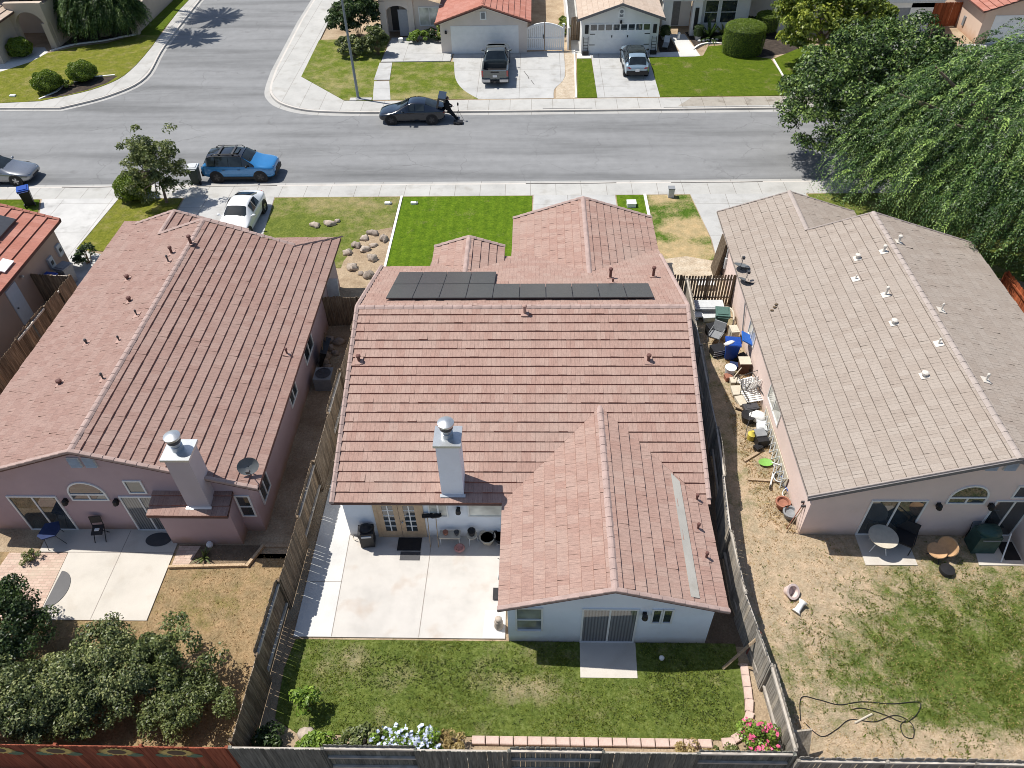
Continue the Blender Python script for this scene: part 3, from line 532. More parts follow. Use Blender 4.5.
def caps(mb, p0, p1, o1, o2, seg=.38, lift=.026, top=(0, 0, .05)):
    """a run of overlapping cap tiles from p0 (low end first) to p1; o1/o2 = offsets to the two edges"""
    mb.marks.append((len(mb.v), len(mb.f))); p0, p1 = Vector(p0), Vector(p1); n = max(1, round((p1-p0).length/seg)); o1, o2, top = Vector(o1), Vector(o2), Vector(top)
    for i in range(n):
        a = p0.lerp(p1, i/n-.0); b = p0.lerp(p1, min(1, (i+1.12)/n)); la, lb = Vector((0, 0, lift)), Vector((0, 0, .004)); mb.t = random.random()
        A = [a+o1+la*.6, a+o1*.45+top*.9+la, a+top+la, a+o2*.45+top*.9+la, a+o2+la*.6]; B = [b+o1+lb, b+o1*.45+top*.9+lb, b+top+lb, b+o2*.45+top*.9+lb, b+o2+lb]
        for j in range(4): mb.poly([A[j], A[j+1], B[j+1], B[j]])
        mb.poly(A+[A[4]-Vector((0, 0, .05)), A[0]-Vector((0, 0, .05))])
def ridge(mb, p0, p1, m=.333, w=.12):
    d = (Vector(p1)-Vector(p0)); d.z = 0; d.normalize(); n = Vector((-d.y, d.x, 0)); dz = -m*w
    caps(mb, p0, p1, n*w+Vector((0, 0, dz+.03)), -n*w+Vector((0, 0, dz+.03)))
def rake(mb, p0, p1, inward):
    i = Vector(inward); caps(mb, p0, p1, i*.13+Vector((0, 0, .05)), -i*.03+Vector((0, 0, -.03)), .36, .028, (-i.x*.02, -i.y*.02, .075))
def valley_free(*a): pass
def win(par, side, a0, a1, z0, z1, c, kind='glass', split=None, fr=.06, arch=False, name='window', sill=False):
    """window on a wall facing side 'S' (-Y at y=c) or 'E'/'W' (+X/-X at x=c); a0..a1 along the wall"""
    sg = {'S': -1, 'E': 1, 'W': -1}[side]
    def bx(mb, p0, p1, q0, q1, d0, d1, m=0):
        lo, hi = sorted((c+sg*d0, c+sg*d1))
        if side == 'S': mb.box(p0, p1, lo, hi, q0, q1, m)
        else: mb.box(lo, hi, p0, p1, q0, q1, m)
    f = MB()
    if not arch:
        bx(f, a0-fr, a0, z0-fr, z1+fr, -.02, .045); bx(f, a1, a1+fr, z0-fr, z1+fr, -.02, .045); bx(f, a0, a1, z1, z1+fr, -.02, .044); bx(f, a0, a1, z0-fr, z0, -.02, .044+(.04 if sill else 0))
        if split == 'v':
            mid = (a0+a1)/2; bx(f, mid-.03, mid+.03, z0, z1, -.01, .038); g = [(a0, mid-.03, z0, z1), (mid+.03, a1, z0, z1)]
        elif split == 'h': mid = z0+(z1-z0)*.48; bx(f, a0, a1, mid-.025, mid+.025, -.01, .038); g = [(a0, a1, z0, mid-.025), (a0, a1, mid+.025, z1)]
        else: g = [(a0, a1, z0, z1)]
    else:
        mid = (a0+a1)/2; r = (a1-a0)/2; zs = z0+(z1-z0)*.32; n = 14; k = (z1-zs)
        bx(f, a0-fr, a0, z0-fr, zs, -.02, .045); bx(f, a1, a1+fr, z0-fr, zs, -.02, .045); bx(f, a0, a1, z0-fr, z0, -.02, .044); bx(f, a0, a1, zs-.04, zs+.03, -.01, .04); bx(f, mid-.03, mid+.03, z0, zs-.04, -.01, .038)
        pt = lambda rr, kk, t: (mid+rr*math.cos(t), c+sg*.045, zs+kk*math.sin(t))
        for i in range(n):
            t0, t1 = math.pi*i/n, math.pi*(i+1)/n
            q = [pt(r, k, t0), pt(r+fr, k+fr, t0), pt(r+fr, k+fr, t1), pt(r, k, t1)]; f.hexa([(x, c+.02, z) for x, y, z in q]+q)
        g = [(a0, mid-.03, z0, zs-.04), (mid+.03, a1, z0, zs-.04)]
    o = f.build(name, 'frame', par)
    for (p0, p1, q0, q1) in g:
        b = MB(); bx(b, p0, p1, q0, q1, -.02, .014); b.build('pane', kind, o)
    if arch:
        b = MB(); b.faces([(mid+r*math.cos(math.pi*i/n), c+sg*.014, zs+.03+(k-.03)*math.sin(math.pi*i/n)) for i in range(n+1)], [tuple(range(n+1))]); b.build('pane', kind, o)
    return o
def wall_lamp(par, x, y, z):
    b = MB(); b.cbox((x, y-.03, z), (.12, .06, .2)); b.lathe([(.05, 0), (.10, .02), (.08, .2), (.03, .26)], (x, y-.14, z-.1), 8); b.build('wall_lamp', 'black', par)
def pipe(par, x, y, z, h=.35, r=.055, m='pipe', flash=None, tilt=0):
    h *= .85; b = MB(); b.tube([(x, y, z-.08), (x, y, z+h)], r, 10); b.lathe([(r*1.5, 0), (r*1.5, .07), (r*.9, .1)], (x, y, z+h-.03), 10)
    b.cbox((x, y, z+.035), (.30, .32, .025), (0, tilt, 0) if flash != 'y' else (tilt, 0, 0), 1); b.build('vent_pipe', [m, 'pipe_p' if m != 'pipe_w' else 'pipe_w'], par)
def gable(mb, axis, c, pts, th=.0):
    if axis == 'y': mb.faces([(p[0], c, p[1]) for p in pts], [tuple(range(len(pts)))])
    else: mb.faces([(c, p[0], p[1]) for p in pts], [tuple(range(len(pts)))])
def wall_loop(mb, pts, zs):
    """vertical wall through pts (x,y) with top heights zs"""
    for i in range(len(pts)-1): mb.poly([(*pts[i], -.1), (*pts[i+1], -.1), (*pts[i+1], zs[i+1]), (*pts[i], zs[i])])
def sat_dish(par, p, tilt, az):
    b = MB(); from mathutils import Euler
    E = Euler((tilt, 0, az)).to_matrix(); vs = []; fs = []; n = 18
    for j, r_ in enumerate((.0, .15, .3, .37)):
        for k in range(n): a = 2*math.pi*k/n; vs.append(tuple(Vector(p)+Vector((0, 0, .45))+E @ Vector((r_*math.cos(a), r_*.85*math.sin(a), r_*r_*.6))))
    for j in range(3):
        for k in range(n): fs.append((j*n+k, j*n+(k+1) % n, (j+1)*n+(k+1) % n, (j+1)*n+k))
    b.faces(vs, fs); q = Vector(p)+Vector((0, 0, .45)); b.tube([p, tuple(Vector(p)+Vector((0, 0, .25))), tuple(q)], .025, 8, 1)
    b.tube([tuple(q+E @ Vector((0, -.3, .02))), tuple(q+E @ Vector((0, -.12, .42)))], .015, 6, 1); b.cbox(tuple(q+E @ Vector((0, -.1, .45))), (.12, .12, .12), m=1)
    return b.build('satellite_dish', ['dish', 'dmetal'], par, 40)
# ------------------------------------------------------------------ the house in the middle
A = thing('stucco_house', 'grey stucco house with rose tiled roof, white chimney and black solar panels along its ridge', 'house', (-.5, 22, 0), world=True)
zs_ = lambda y: 5.03-.333*(23.33-y); zn_ = lambda y: 5.03-.333*(y-23.33); ze = lambda x, r, z: z-.333*abs(x-r)
w = MB()
wall_loop(w, [(-6.82, 16.1), (-6.82, 23.33), (-6.82, 28.0)], [zs_(16.1)-.06, zs_(23.33)-.06, zn_(28.)-.06])
wall_loop(w, [(-6.82, 28.0), (-4.5, 28.0), (-4.5, 30.0), (-1.75, 30.0), (-1.75, 28.6), (-.8, 28.6), (-.8, 33.4)], [3.4, 3.4, 3.1, 3.1, 3.2, 2.5, 2.55])
gable(w, 'y', 33.4, [(-.8, -.1), (5.55, -.1), (5.55, 2.5), (2.37, 3.58), (-.8, 2.5)]); gable(w, 'y', 30.0, [(-4.5, 2.9), (-1.75, 2.9), (-1.75, 3.1), (-3.12, 3.58), (-4.5, 3.1)])
wall_loop(w, [(5.52, 33.4), (5.52, 12.02)], [2.53, 2.53]); gable(w, 'x', 5.53, [(15.8, 2.4), (30.8, 2.4), (23.33, 4.94)])
gable(w, 'y', 12.02, [(-.88, -.1), (5.52, -.1), (5.52, 2.54), (2.33, 3.60), (-.88, 2.53)])
wall_loop(w, [(-.88, 12.02), (-.88, 16.1), (-6.82, 16.1)], [2.53, 2.53, 2.53])
w.build('wall', 'st_a', A)
r = MB()
slope(r, [[(-7.05, 15.72), (-1.15, 15.72), (2.33, 19.2), (2.33, 23.33), (-7.05, 23.33)], [(2.33, 19.2), (5.83, 15.72), (5.93, 15.72), (5.93, 23.33), (2.33, 23.33)]], (0, -1), 15.72, 2.5, e=.362)
slope(r, [[(-1.15, 11.72), (2.33, 11.72), (2.33, 19.2), (-1.15, 15.72)]], (-1, 0), -1.15, 2.5, e=.362)
slope(r, [[(5.83, 11.72), (2.33, 11.72), (2.33, 19.2), (5.83, 15.72)]], (1, 0), -5.83, 2.5, e=.362)
slope(r, [[(-7.05, 23.33), (-4.8, 23.33), (-4.8, 28.35), (-7.05, 28.35)], [(-4.8, 23.33), (-3.12, 23.33), (-3.12, 27.47), (-4.8, 29.12)], [(-3.12, 23.33), (-1.45, 23.33), (-1.45, 29.12), (-3.12, 27.47)],
          [(-1.45, 23.33), (-1.15, 23.33), (-1.15, 29.8), (-1.45, 29.8)], [(-1.15, 23.33), (2.37, 23.33), (2.37, 27.4), (-1.15, 30.9)], [(2.37, 23.33), (5.9, 23.33), (5.9, 30.9), (2.37, 27.4)]], (0, 1), -29.8, 2.875, e=.362)
slope(r, [[(-1.15, 30.9), (-1.15, 33.75), (2.37, 33.75), (2.37, 27.4)]], (-1, 0), -1.15, 2.5, e=.362); slope(r, [[(5.9, 30.9), (5.9, 33.75), (2.37, 33.75), (2.37, 27.4)]], (1, 0), -5.9, 2.5, e=.362)
slope(r, [[(-4.8, 29.12), (-4.8, 30.35), (-3.12, 30.35), (-3.12, 27.47)]], (-1, 0), -4.8, 3.09, e=.362); slope(r, [[(-1.45, 29.12), (-1.45, 30.35), (-3.12, 30.35), (-3.12, 27.47)]], (1, 0), 1.45, 3.09, e=.362)
roofA = r.build('roof', ['tile', 'tile_edge', 'fascia'], A)
c = MB(); ridge(c, (5.95, 23.33, 5.03), (-7.07, 23.33, 5.03)); ridge(c, (2.33, 11.70, 3.66), (2.33, 19.25, 3.66)); ridge(c, (2.37, 33.77, 3.675), (2.37, 27.3, 3.675)); ridge(c, (-3.12, 30.37, 3.65), (-3.12, 27.4, 3.65))
c.build('ridge_cap', 'cap', roofA)
c = MB(); rake(c, (-7.05, 15.7, 2.5), (-7.05, 23.33, 5.03), (1, 0, 0)); rake(c, (5.93, 15.9, 2.56), (5.93, 23.33, 5.03), (-1, 0, 0)); rake(c, (-7.05, 28.37, 3.36), (-7.05, 23.33, 5.03), (1, 0, 0)); rake(c, (5.9, 29.9, 2.84), (5.93, 23.33, 5.03), (-1, 0, 0))
rake(c, (-1.17, 11.72, 2.5), (2.33, 11.72, 3.66), (0, 1, 0)); rake(c, (5.85, 11.72, 2.5), (2.33, 11.72, 3.66), (0, 1, 0)); rake(c, (-1.17, 33.75, 2.5), (2.37, 33.75, 3.67), (0, -1, 0)); rake(c, (5.92, 33.75, 2.5), (2.37, 33.75, 3.67), (0, -1, 0))
rake(c, (-4.82, 30.35, 3.09), (-3.12, 30.35, 3.65), (0, -1, 0)); rake(c, (-1.43, 30.35, 3.09), (-3.12, 30.35, 3.65), (0, -1, 0)); c.build('rake_trim', 'cap', roofA)
# the pale patched strip on the wing
b = MB(); zz = lambda x: 2.5+.333*(5.83-x)+.062
b.hexa([(x, y, zz(x)-.05) for x, y in ((4.66, 12.0), (4.94, 12.0), (4.94, 16.45), (4.66, 16.75))]+[(x, y, zz(x)) for x, y in ((4.66, 12.0), (4.94, 12.0), (4.94, 16.45), (4.66, 16.75))]); b.build('patch_strip', concrete('patch_grey', (.37, .355, .32), None, amt=.5), roofA)
for x, y, h, m in ((-.42, 23.0, .42, 'pipe_p'), (4.2, 21.0, .32, 'pipe'), (-6.65, 21.0, .3, 'pipe'), (3.2, 26.6, .55, 'pipe'), (5.05, 26.75, .55, 'pipe'), (3.25, 26.0, .2, 'pipe')): pipe(roofA, x, y, (zs_(y) if y < 23.33 else zn_(y))+.03, h, .06 if h > .25 else .035, m, 'y', .32 if y < 23.33 else -.32)
for x, y, h in ((5.45, 15.83, .3), (5.3, 14.62, .3), (5.4, 13.54, .32)): pipe(roofA, x, y, 2.5+.333*(5.83-x), h, .04, 'pipe', None, .32)
# solar array: a lower row of ten panels next to the ridge, an upper row of four beyond it
pw = 1.06
def panel(x, y0, y1):
    b = MB(); q = [(x+.008, y0), (x+pw-.008, y0), (x+pw-.008, y1), (x+.008, y1)]; up = .17
    b.hexa([(a, y, zn_(y)+up-.045) for a, y in q]+[(a, y, zn_(y)+up) for a, y in q]); o = b.build('solar_panel', 'dmetal', A)
    g = MB(); q = [(x+.025, y0+.02), (x+pw-.025, y0+.02), (x+pw-.025, y1-.02), (x+.025, y1-.02)]; g.poly([(a, y, zn_(y)+up+.004) for a, y in q], 0, [(0, 0), (1, 0), (1, 1.6), (0, 1.6)]); g.build('cell_sheet', 'solar', o)
for i in range(10): panel(-6.02+i*(pw+.005)+.05, 23.95, 25.6)
for i in range(4): panel(-6.02+i*(pw+.005)+.05, 25.63, 27.2)
b = MB()
for y in (24.4, 25.2, 26.1, 26.9): b.box(-5.95, 4.6 if y < 25.6 else -1.75, y, y+.04, zn_(y)+.04, zn_(y)+.11)
b.build('solar_rail', 'dmetal', A)
# chimney
b = MB(); b.box(-3.22, -2.46, 16.0, 16.75, 2.3, 5.14); ch = b.build('chimney', 'st_a', A)
b = MB(); b.box(-3.29, -2.39, 15.93, 16.82, 5.14, 5.24); b.build('chimney_cap', 'metal', ch)
def flue(par, x, y, z):
    b = MB(); b.lathe([(.2, 0), (.2, .18), (.16, .2), (.16, .42)], (x, y, z), 18); b.lathe([(.22, .36), (.22, .52)], (x, y, z), 18, 1); b.lathe([(.25, .52), (.27, .54), (.27, .62), (.14, .68), (.02, .7)], (x, y, z), 18); b.build('flue', ['metal', 'dmetal'], par, 40)
flue(ch, -2.86, 16.4, 5.24)
b = MB(); b.poly([(-3.28, 15.9, zs_(15.9)+.07), (-2.4, 15.9, zs_(15.9)+.07), (-2.4, 16.0, zs_(16.)+.085), (-3.28, 16.0, zs_(16.)+.085)]); b.build('flashing', 'metal', ch)
# openings
def french(par, x0, x1, y):
    f = MB(); f.box(x0-.14, x0, y-.06, y+.02, 0, 2.18); f.box(x1, x1+.14, y-.06, y+.02, 0, 2.18); f.box(x0, x1, y-.06, y+.02, 2.06, 2.18); f.box(x0, x1, y-.08, y, .03, .08); o = f.build('french_door', 'tan_door', par); mid = (x0+x1)/2
    for a, bb in ((x0, mid-.01), (mid+.01, x1)):
        d = MB(); s = .17; d.box(a, a+s, y-.045, y, .08, 2.06); d.box(bb-s, bb, y-.045, y, .08, 2.06); d.box(a+s, bb-s, y-.045, y, .08, .38); d.box(a+s, bb-s, y-.045, y, 1.92, 2.06)
        lf = d.build('door_leaf', 'tan_door', o); g = MB(); g.box(a+s, bb-s, y-.02, y-.005, .38, 1.92); g.build('pane', 'glass', lf); u = MB()
        for k in range(1, 2): xx = a+s+(bb-a-2*s)*k/2; u.box(xx-.02, xx+.02, y-.035, y-.02, .38, 1.92)
        for k in range(1, 5): z = .38+1.54*k/5; u.box(a+s, bb-s, y-.034, y-.021, z-.02, z+.02)
        u.build('muntin', 'white', lf)
    h = MB(); h.blob((mid+.09, y-.09, 1.0), (.04, .05, .04)); h.build('handle', 'metal', o)
french(A, -5.62, -4.12, 16.1)
win(A, 'S', -3.75, -3.15, 1.3, 2.1, 16.1, 'shade', 'v', .05); win(A, 'S', -2.35, -1.05, 1.32, 2.1, 16.1, 'shade', None, .05); wall_lamp(A, -2.72, 16.1, 1.72)
win(A, 'S', -.58, .18, .84, 2.14, 12.02, 'shade_d', 'h', sill=True); win(A, 'S', 1.5, 3.14, .1, 2.12, 12.02, 'blind', 'v'); win(A, 'S', 3.66, 3.88, 1.38, 2.12, 12.02, 'glass'); win(A, 'S', 3.99, 4.22, 1.38, 2.12, 12.02, 'glass'); wall_lamp(A, 3.38, 12.02, 1.9)
b = MB(); b.box(-.3, 5.05, 33.4, 33.44, 0, 2.15); b.build('garage_door', 'white', A)

# ------------------------------------------------------------------ left neighbour
B = thing('stucco_house', 'rose stucco house with brown pink tiled roof and a box chimney on its back wall', 'house', (-15.5, 23, 0), world=True)
zl = lambda x: 4.68-.333*(-15.45-x); zr = lambda x: 4.68-.333*(x+15.45)
w = MB(); gable(w, 'y', 16.3, [(-20.6, -.1), (-10.05, -.1), (-10.05, zr(-10.05)-.06), (-15.45, 4.62), (-20.6, zl(-20.6)-.06)])
wall_loop(w, [(-10.05, 16.3), (-10.05, 31.3), (-12.6, 31.3), (-12.6, 30.1), (-14.7, 30.1), (-14.7, 32.1), (-20.6, 32.1), (-20.6, 16.3)], [2.84, 2.84, 2.7, 3.4, 2.8, 2.8, 2.8, 2.9])
gable(w, 'y', 30.1, [(-20.6, 2.), (-10.05, 2.), (-10.05, 2.8), (-15.45, 4.62), (-20.6, 2.9)]); gable(w, 'y', 32.1, [(-20.6, 2.), (-14.7, 2.), (-14.7, 2.78), (-17.75, 3.84), (-20.6, 2.9)])
w.build('wall', 'st_b', B)
r = MB()
slope(r, [[(-20.95, 16.1), (-15.45, 16.1), (-15.45, 30.35), (-17.8, 30.35), (-17.8, 32.4), (-19.55, 32.4), (-20.95, 32.4)], [(-20.95, 32.4), (-19.95, 32.4), (-20.95, 33.1)]], (-1, 0), -20.95, 2.848, e=.37)
slope(r, [[(-9.6, 16.1), (-15.45, 16.1), (-15.45, 30.35), (-11.4, 30.05), (-9.6, 31.7)]], (1, 0), 9.6, 2.732, e=.37)
slope(r, [[(-9.6, 31.7), (-12.85, 31.7), (-12.3, 30.35), (-11.4, 30.05)]], (0, 1), -31.7, 2.732, e=.37)
slope(r, [[(-14.35, 30.35), (-14.35, 32.4), (-17.8, 32.4), (-17.8, 30.35)]], (1, 0), 14.35, 2.75, e=.37)
slope(r, [[(-20.95, 33.1), (-18.9, 33.1), (-19.6, 32.3), (-19.95, 32.4)]], (0, 1), -33.1, 2.85, e=.37)
roofB = r.build('roof', ['tile_b', 'tile_edge', 'fascia'], B)
c = MB(); ridge(c, (-15.45, 16.08, 4.68), (-15.45, 30.4, 4.68)); ridge(c, (-17.8, 32.42, 3.9), (-17.8, 30.3, 3.9)); caps(c, (-9.6, 31.7, 2.75), (-11.4, 30.05, 3.33), (.1, .1, .03), (-.1, -.1, .03)); c.build('ridge_cap', 'cap', roofB)
c = MB(); rake(c, (-20.95, 16.1, 2.85), (-15.45, 16.1, 4.68), (0, 1, 0)); rake(c, (-9.6, 16.1, 2.73), (-15.45, 16.1, 4.68), (0, 1, 0)); rake(c, (-11.4, 30.2, 3.33), (-15.45, 30.35, 4.68), (0, -1, 0)); rake(c, (-17.8, 30.35, 3.9), (-15.45, 30.35, 4.68), (0, -1, 0)); rake(c, (-14.35, 32.4, 2.75), (-17.8, 32.4, 3.9), (0, -1, 0)); rake(c, (-19.95, 32.4, 3.18), (-17.8, 32.4, 3.9), (0, -1, 0)); c.build('rake_trim', 'cap', roofB)
for x, y, h, rr in ((-15.35, 28.3, .6, .08), (-16.16, 27.9, .5, .07), (-16.05, 27.2, .45, .04), (-17.94, 26.8, .28, .08), (-16.95, 24.8, .3, .08), (-16.04, 23.5, .35, .035), (-17.93, 22.5, .28, .05), (-16.18, 22.0, .3, .035), (-17.97, 20.2, .25, .09), (-15.8, 19.7, .4, .04)): pipe(roofB, x, y, zl(x) if x < -15.45 else 4.68, h*.8, rr*.8, 'pipe' if rr > .05 else 'dmetal', None, -.32)
for x, y in ((-10.15, 22.9), (-10.3, 16.9)): pipe(roofB, x, y, zr(x)+.03, .3, .04, 'pipe', None, .32)
# chimney bay and chase
b = MB(); b.prism([(-13.35, 15.7), (-10.75, 15.7), (-10.75, 16.3), (-13.35, 16.3)], -.1, 2.1); bay = b.build('chimney_bay', 'st_b', B)
r = MB(); slope(r, [[(-13.5, 15.4), (-10.65, 15.4), (-10.65, 16.3), (-13.5, 16.3)]], (0, -1), 15.4, 2.11, m=.30, e=.36); br_ = r.build('bay_roof', ['tile_b', 'tile_edge', 'fascia'], bay)
b = MB(); b.box(-12.1, -11.3, 15.72, 16.48, 2.2, 4.74); ch = b.build('chimney', stucco('stucco_mauve_grey', (.50, .43, .435)), B)
b = MB(); b.box(-12.18, -11.22, 15.64, 16.56, 4.74, 4.84); b.build('chimney_cap', 'metal', ch); flue(ch, -11.75, 16.15, 4.84)
b = MB(); b.cbox((-11.7, 15.68, 2.24), (.9, .1, .03), (.3, 0, 0)); b.build('flashing', 'metal', ch)
win(B, 'S', -18.9, -17.2, .08, 2.02, 16.3, 'glass', 'v'); win(B, 'S', -16.55, -15.3, 1.9, 2.82, 16.3, 'glass', arch=True); win(B, 'S', -14.32, -13.78, 2.32, 2.92, 16.3); win(B, 'S', -14.8, -13.5, .08, 2.04, 16.3, 'blind', 'v', name='sliding_door')
win(B, 'S', -10.62, -10.2, 1.0, 2.1, 16.3, 'glass', 'h'); win(B, 'E', 16.9, 17.7, .95, 2.1, -10.05, 'glass', 'v'); win(B, 'E', 21.6, 22.5, 1.2, 2.1, -10.05, 'glass', 'v'); win(B, 'E', 24.3, 25.6, 1.1, 2.1, -10.05, 'glass', 'v')
for x in (-16.85, -15.0): wall_lamp(B, x, 16.3, 1.85)
for x in (-15.62, -15.1):
    b = MB(); b.box(x-.22, x+.2, 16.26, 16.32, 3.72, 4.2)
    for k in range(6): b.cbox((x-.01, 16.24, 3.76+k*.075), (.38, .05, .012), (.6, 0, 0))
    b.build('gable_vent', 'lgrey', B)
sat_dish(B, (-10.0, 16.75, 2.8), 1.0, .35)
b = MB(); b.box(-20.3, -15.1, 32.1, 32.14, 0, 2.15); b.build('garage_door', 'white', B)

# ------------------------------------------------------------------ right neighbour
C = thing('stucco_house', 'pink stucco house with buff flat tiled roof and many cream vent pipes', 'house', (15, 23, 0), world=True)
yl = lambda x: 4.7-.333*(15.35-x); yr = lambda x: 4.7-.333*(x-15.35)
w = MB(); gable(w, 'y', 16.3, [(9.6, -.1), (20, -.1), (20, yr(20)-.06), (15.35, 4.62), (9.6, yl(9.6)-.06)])
wall_loop(w, [(20, 16.3), (20, 30.2), (15.8, 30.2), (15.8, 33.6), (9.6, 33.6), (9.6, 16.3)], [3.1, 3.1, 2.7, 2.6, 2.72, 2.72]); gable(w, 'y', 30.2, [(9.6, 2), (20, 2), (20, 3.1), (15.35, 4.62), (9.6, 2.7)]); gable(w, 'y', 33.6, [(9.6, 2), (15.8, 2), (15.8, 2.64), (12.6, 3.7), (9.6, 2.7)])
w.prism([(17.15, 14.7), (20, 14.7), (20, 16.3), (17.15, 16.3)], -.1, 2.3); w.build('wall', 'st_c', C)
r = MB()
slope(r, [[(9.22, 15.95), (15.35, 15.95), (15.35, 30.55), (12.6, 30.55), (12.6, 34.0), (9.22, 34.0)]], (-1, 0), 9.22, 2.66, e=.37, t=.024, tw=.30)
slope(r, [[(20.4, 15.95), (15.35, 15.95), (15.35, 30.55), (20.4, 30.55)]], (1, 0), -20.4, 3.018, e=.37, t=.028, tw=.30); slope(r, [[(16.1, 30.55), (16.1, 34.0), (12.6, 34.0), (12.6, 30.55)]], (1, 0), -16.1, 2.62, e=.37, t=.024, tw=.30)
slope(r, [[(17.0, 14.4), (20.4, 14.4), (20.4, 16.28), (17.0, 16.28)]], (0, -1), 14.4, 2.2, m=.2, e=.37, t=.024, tw=.30)
roofC = r.build('roof', ['tile_c', 'tile_c', 'cap_c'], C)
c = MB(); ridge(c, (15.35, 15.93, 4.7), (15.35, 30.57, 4.7)); ridge(c, (12.6, 34.02, 3.785), (12.6, 30.5, 3.785)); c.build('ridge_cap', 'cap_c', roofC)
c = MB()
for p0, p1, i in (((9.2, 15.95, 2.66), (15.35, 15.95, 4.7), (0, 1, 0)), ((20.4, 15.95, 3.02), (15.35, 15.95, 4.7), (0, 1, 0)), ((12.6, 30.55, 3.79), (15.35, 30.55, 4.7), (0, -1, 0)), ((20.4, 30.55, 3.02), (15.35, 30.55, 4.7), (0, -1, 0)), ((9.2, 34., 2.66), (12.6, 34., 3.785), (0, -1, 0)), ((16.1, 34., 2.62), (12.6, 34., 3.785), (0, -1, 0))):
    iv = Vector(i); n = max(1, round((Vector(p1)-Vector(p0)).length/.37)); caps(c, p0, p1, iv*.06+Vector((0, 0, .03)), -iv*.02+Vector((0, 0, -.05)), .37, .012, (0, -iv.y*.0, .045))
c.build('rake_trim', 'cap_c', roofC)
b = MB()
for (x0, x1, f) in ((9.22, 15.35, yl), (15.35, 20.4, yr)): b.hexa([(x0, 15.90, f(x0)-.17), (x1, 15.90, f(x1)-.17), (x1, 15.945, f(x1)-.17), (x0, 15.945, f(x0)-.17), (x0, 15.90, f(x0)-.02), (x1, 15.90, f(x1)-.02), (x1, 15.945, f(x1)-.02), (x0, 15.945, f(x0)-.02)])
b.build('barge_board', 'fascia_g', roofC)
for x, y, h, rr in ((14.88, 27.6, .5, .09), (13.87, 27.6, .3, .13), (13.45, 26.3, .3, .04), (14.16, 24.9, .62, .075), (13.95, 23.2, .25, .14), (14.95, 21.6, .38, .05), (14.03, 20.2, .25, .14)): pipe(roofC, x, y, yl(x), h*.72, rr*.6, 'pipe_w', None, -.32)
for x, y, h, rr in ((15.75, 28.3, .5, .1), (15.8, 23.6, .5, .05), (15.9, 19.7, .45, .06)): pipe(roofC, x, y, yr(x), h*.72, rr*.6, 'pipe_w', None, .32)
b = MB()
for k, (x, y) in enumerate(((10.06, 25.6), (10.2, 25.75), (10.3, 25.9))): b.blob((x, y, yl(x)+.06), (.08, .05, .04), 0, k)
b.build('roof_debris', 'stem', roofC)
win(C, 'S', 11.68, 13.5, .1, 2.02, 16.3, 'glass', 'v'); win(C, 'S', 14.22, 15.42, 1.96, 2.85, 16.3, 'glass', arch=True); win(C, 'S', 15.9, 17.1, .08, 2.04, 16.3, 'glass', 'v', name='sliding_door'); win(C, 'S', 16.3, 16.85, 2.3, 2.85, 16.3)
win(C, 'W', 20.7, 22.3, 1.1, 2.1, 9.6, 'shade', 'v'); win(C, 'W', 25.4, 26.4, 1.1, 2.0, 9.6, 'shade', 'v')
for x in (13.95, 15.72): wall_lamp(C, x, 16.3, 1.85)
for x in (14.95, 15.55):
    b = MB(); b.box(x-.22, x+.2, 16.26, 16.32, 3.74, 4.16)
    for k in range(6): b.cbox((x-.01, 16.24, 3.78+k*.068), (.38, .05, .012), (.6, 0, 0))
    b.build('gable_vent', 'lgrey', C)
sat_dish(C, (9.42, 28.9, 2.45), -.35, -.5); sat_dish(C, (9.45, 27.9, 2.35), -.45, -.6)
b = MB(); b.tube([(9.5, 27.6, 2.2), (9.55, 27.0, .4), (9.55, 26.9, 0)], .03, 6); b.build('cable_pipe', 'grey', C); b = MB(); b.box(9.5, 9.6, 31.8, 32.0, .7, 1.3); b.tube([(9.55, 31.9, 1.3), (9.55, 31.9, 2.5)], .03, 6); b.build('meter_box', 'lgrey', C)
b = MB(); b.box(9.9, 15.5, 33.6, 33.64, 0, 2.15); b.build('garage_door', 'white', C)

# ------------------------------------------------------------------ far left neighbour with the red roof
D = thing('stucco_house', 'brown stucco house with red tiled roof and dark solar panels at the left edge', 'house', (-29, 27, 0), world=True)
w = MB(); wall_loop(w, [(-25.1, 16), (-25.1, 33.4), (-34.5, 33.4)], [2.6, 2.6, 2.6]); gable(w, 'y', 33.4, [(-25.1, 2), (-34.5, 2), (-29.8, 4.15)]); wall_loop(w, [(-34.5, 33.4), (-34.5, 16), (-25.1, 16)], [2.6, 2.6, 2.6]); w.build('wall', 'st_d', D)
r = MB(); slope(r, [[(-24.7, 15.7), (-29.8, 15.7), (-29.8, 33.75), (-24.7, 33.75)]], (1, 0), 24.7, 2.58, e=.55, t=.06); slope(r, [[(-34.9, 15.7), (-29.8, 15.7), (-29.8, 33.75), (-34.9, 33.75)]], (-1, 0), -34.9, 2.58, e=.55); roofD = r.build('roof', ['tile_d', 'tile_d', 'fascia'], D)
c = MB(); ridge(c, (-29.8, 15.7, 4.28), (-29.8, 33.77, 4.28)); c.build('ridge_cap', 'cap_d', roofD); c = MB(); rake(c, (-24.7, 33.75, 2.6), (-29.8, 33.75, 4.28), (0, -1, 0)); c.build('rake_trim', 'cap_d', roofD)
zD = lambda x: 2.58+.333*(-24.7-x)
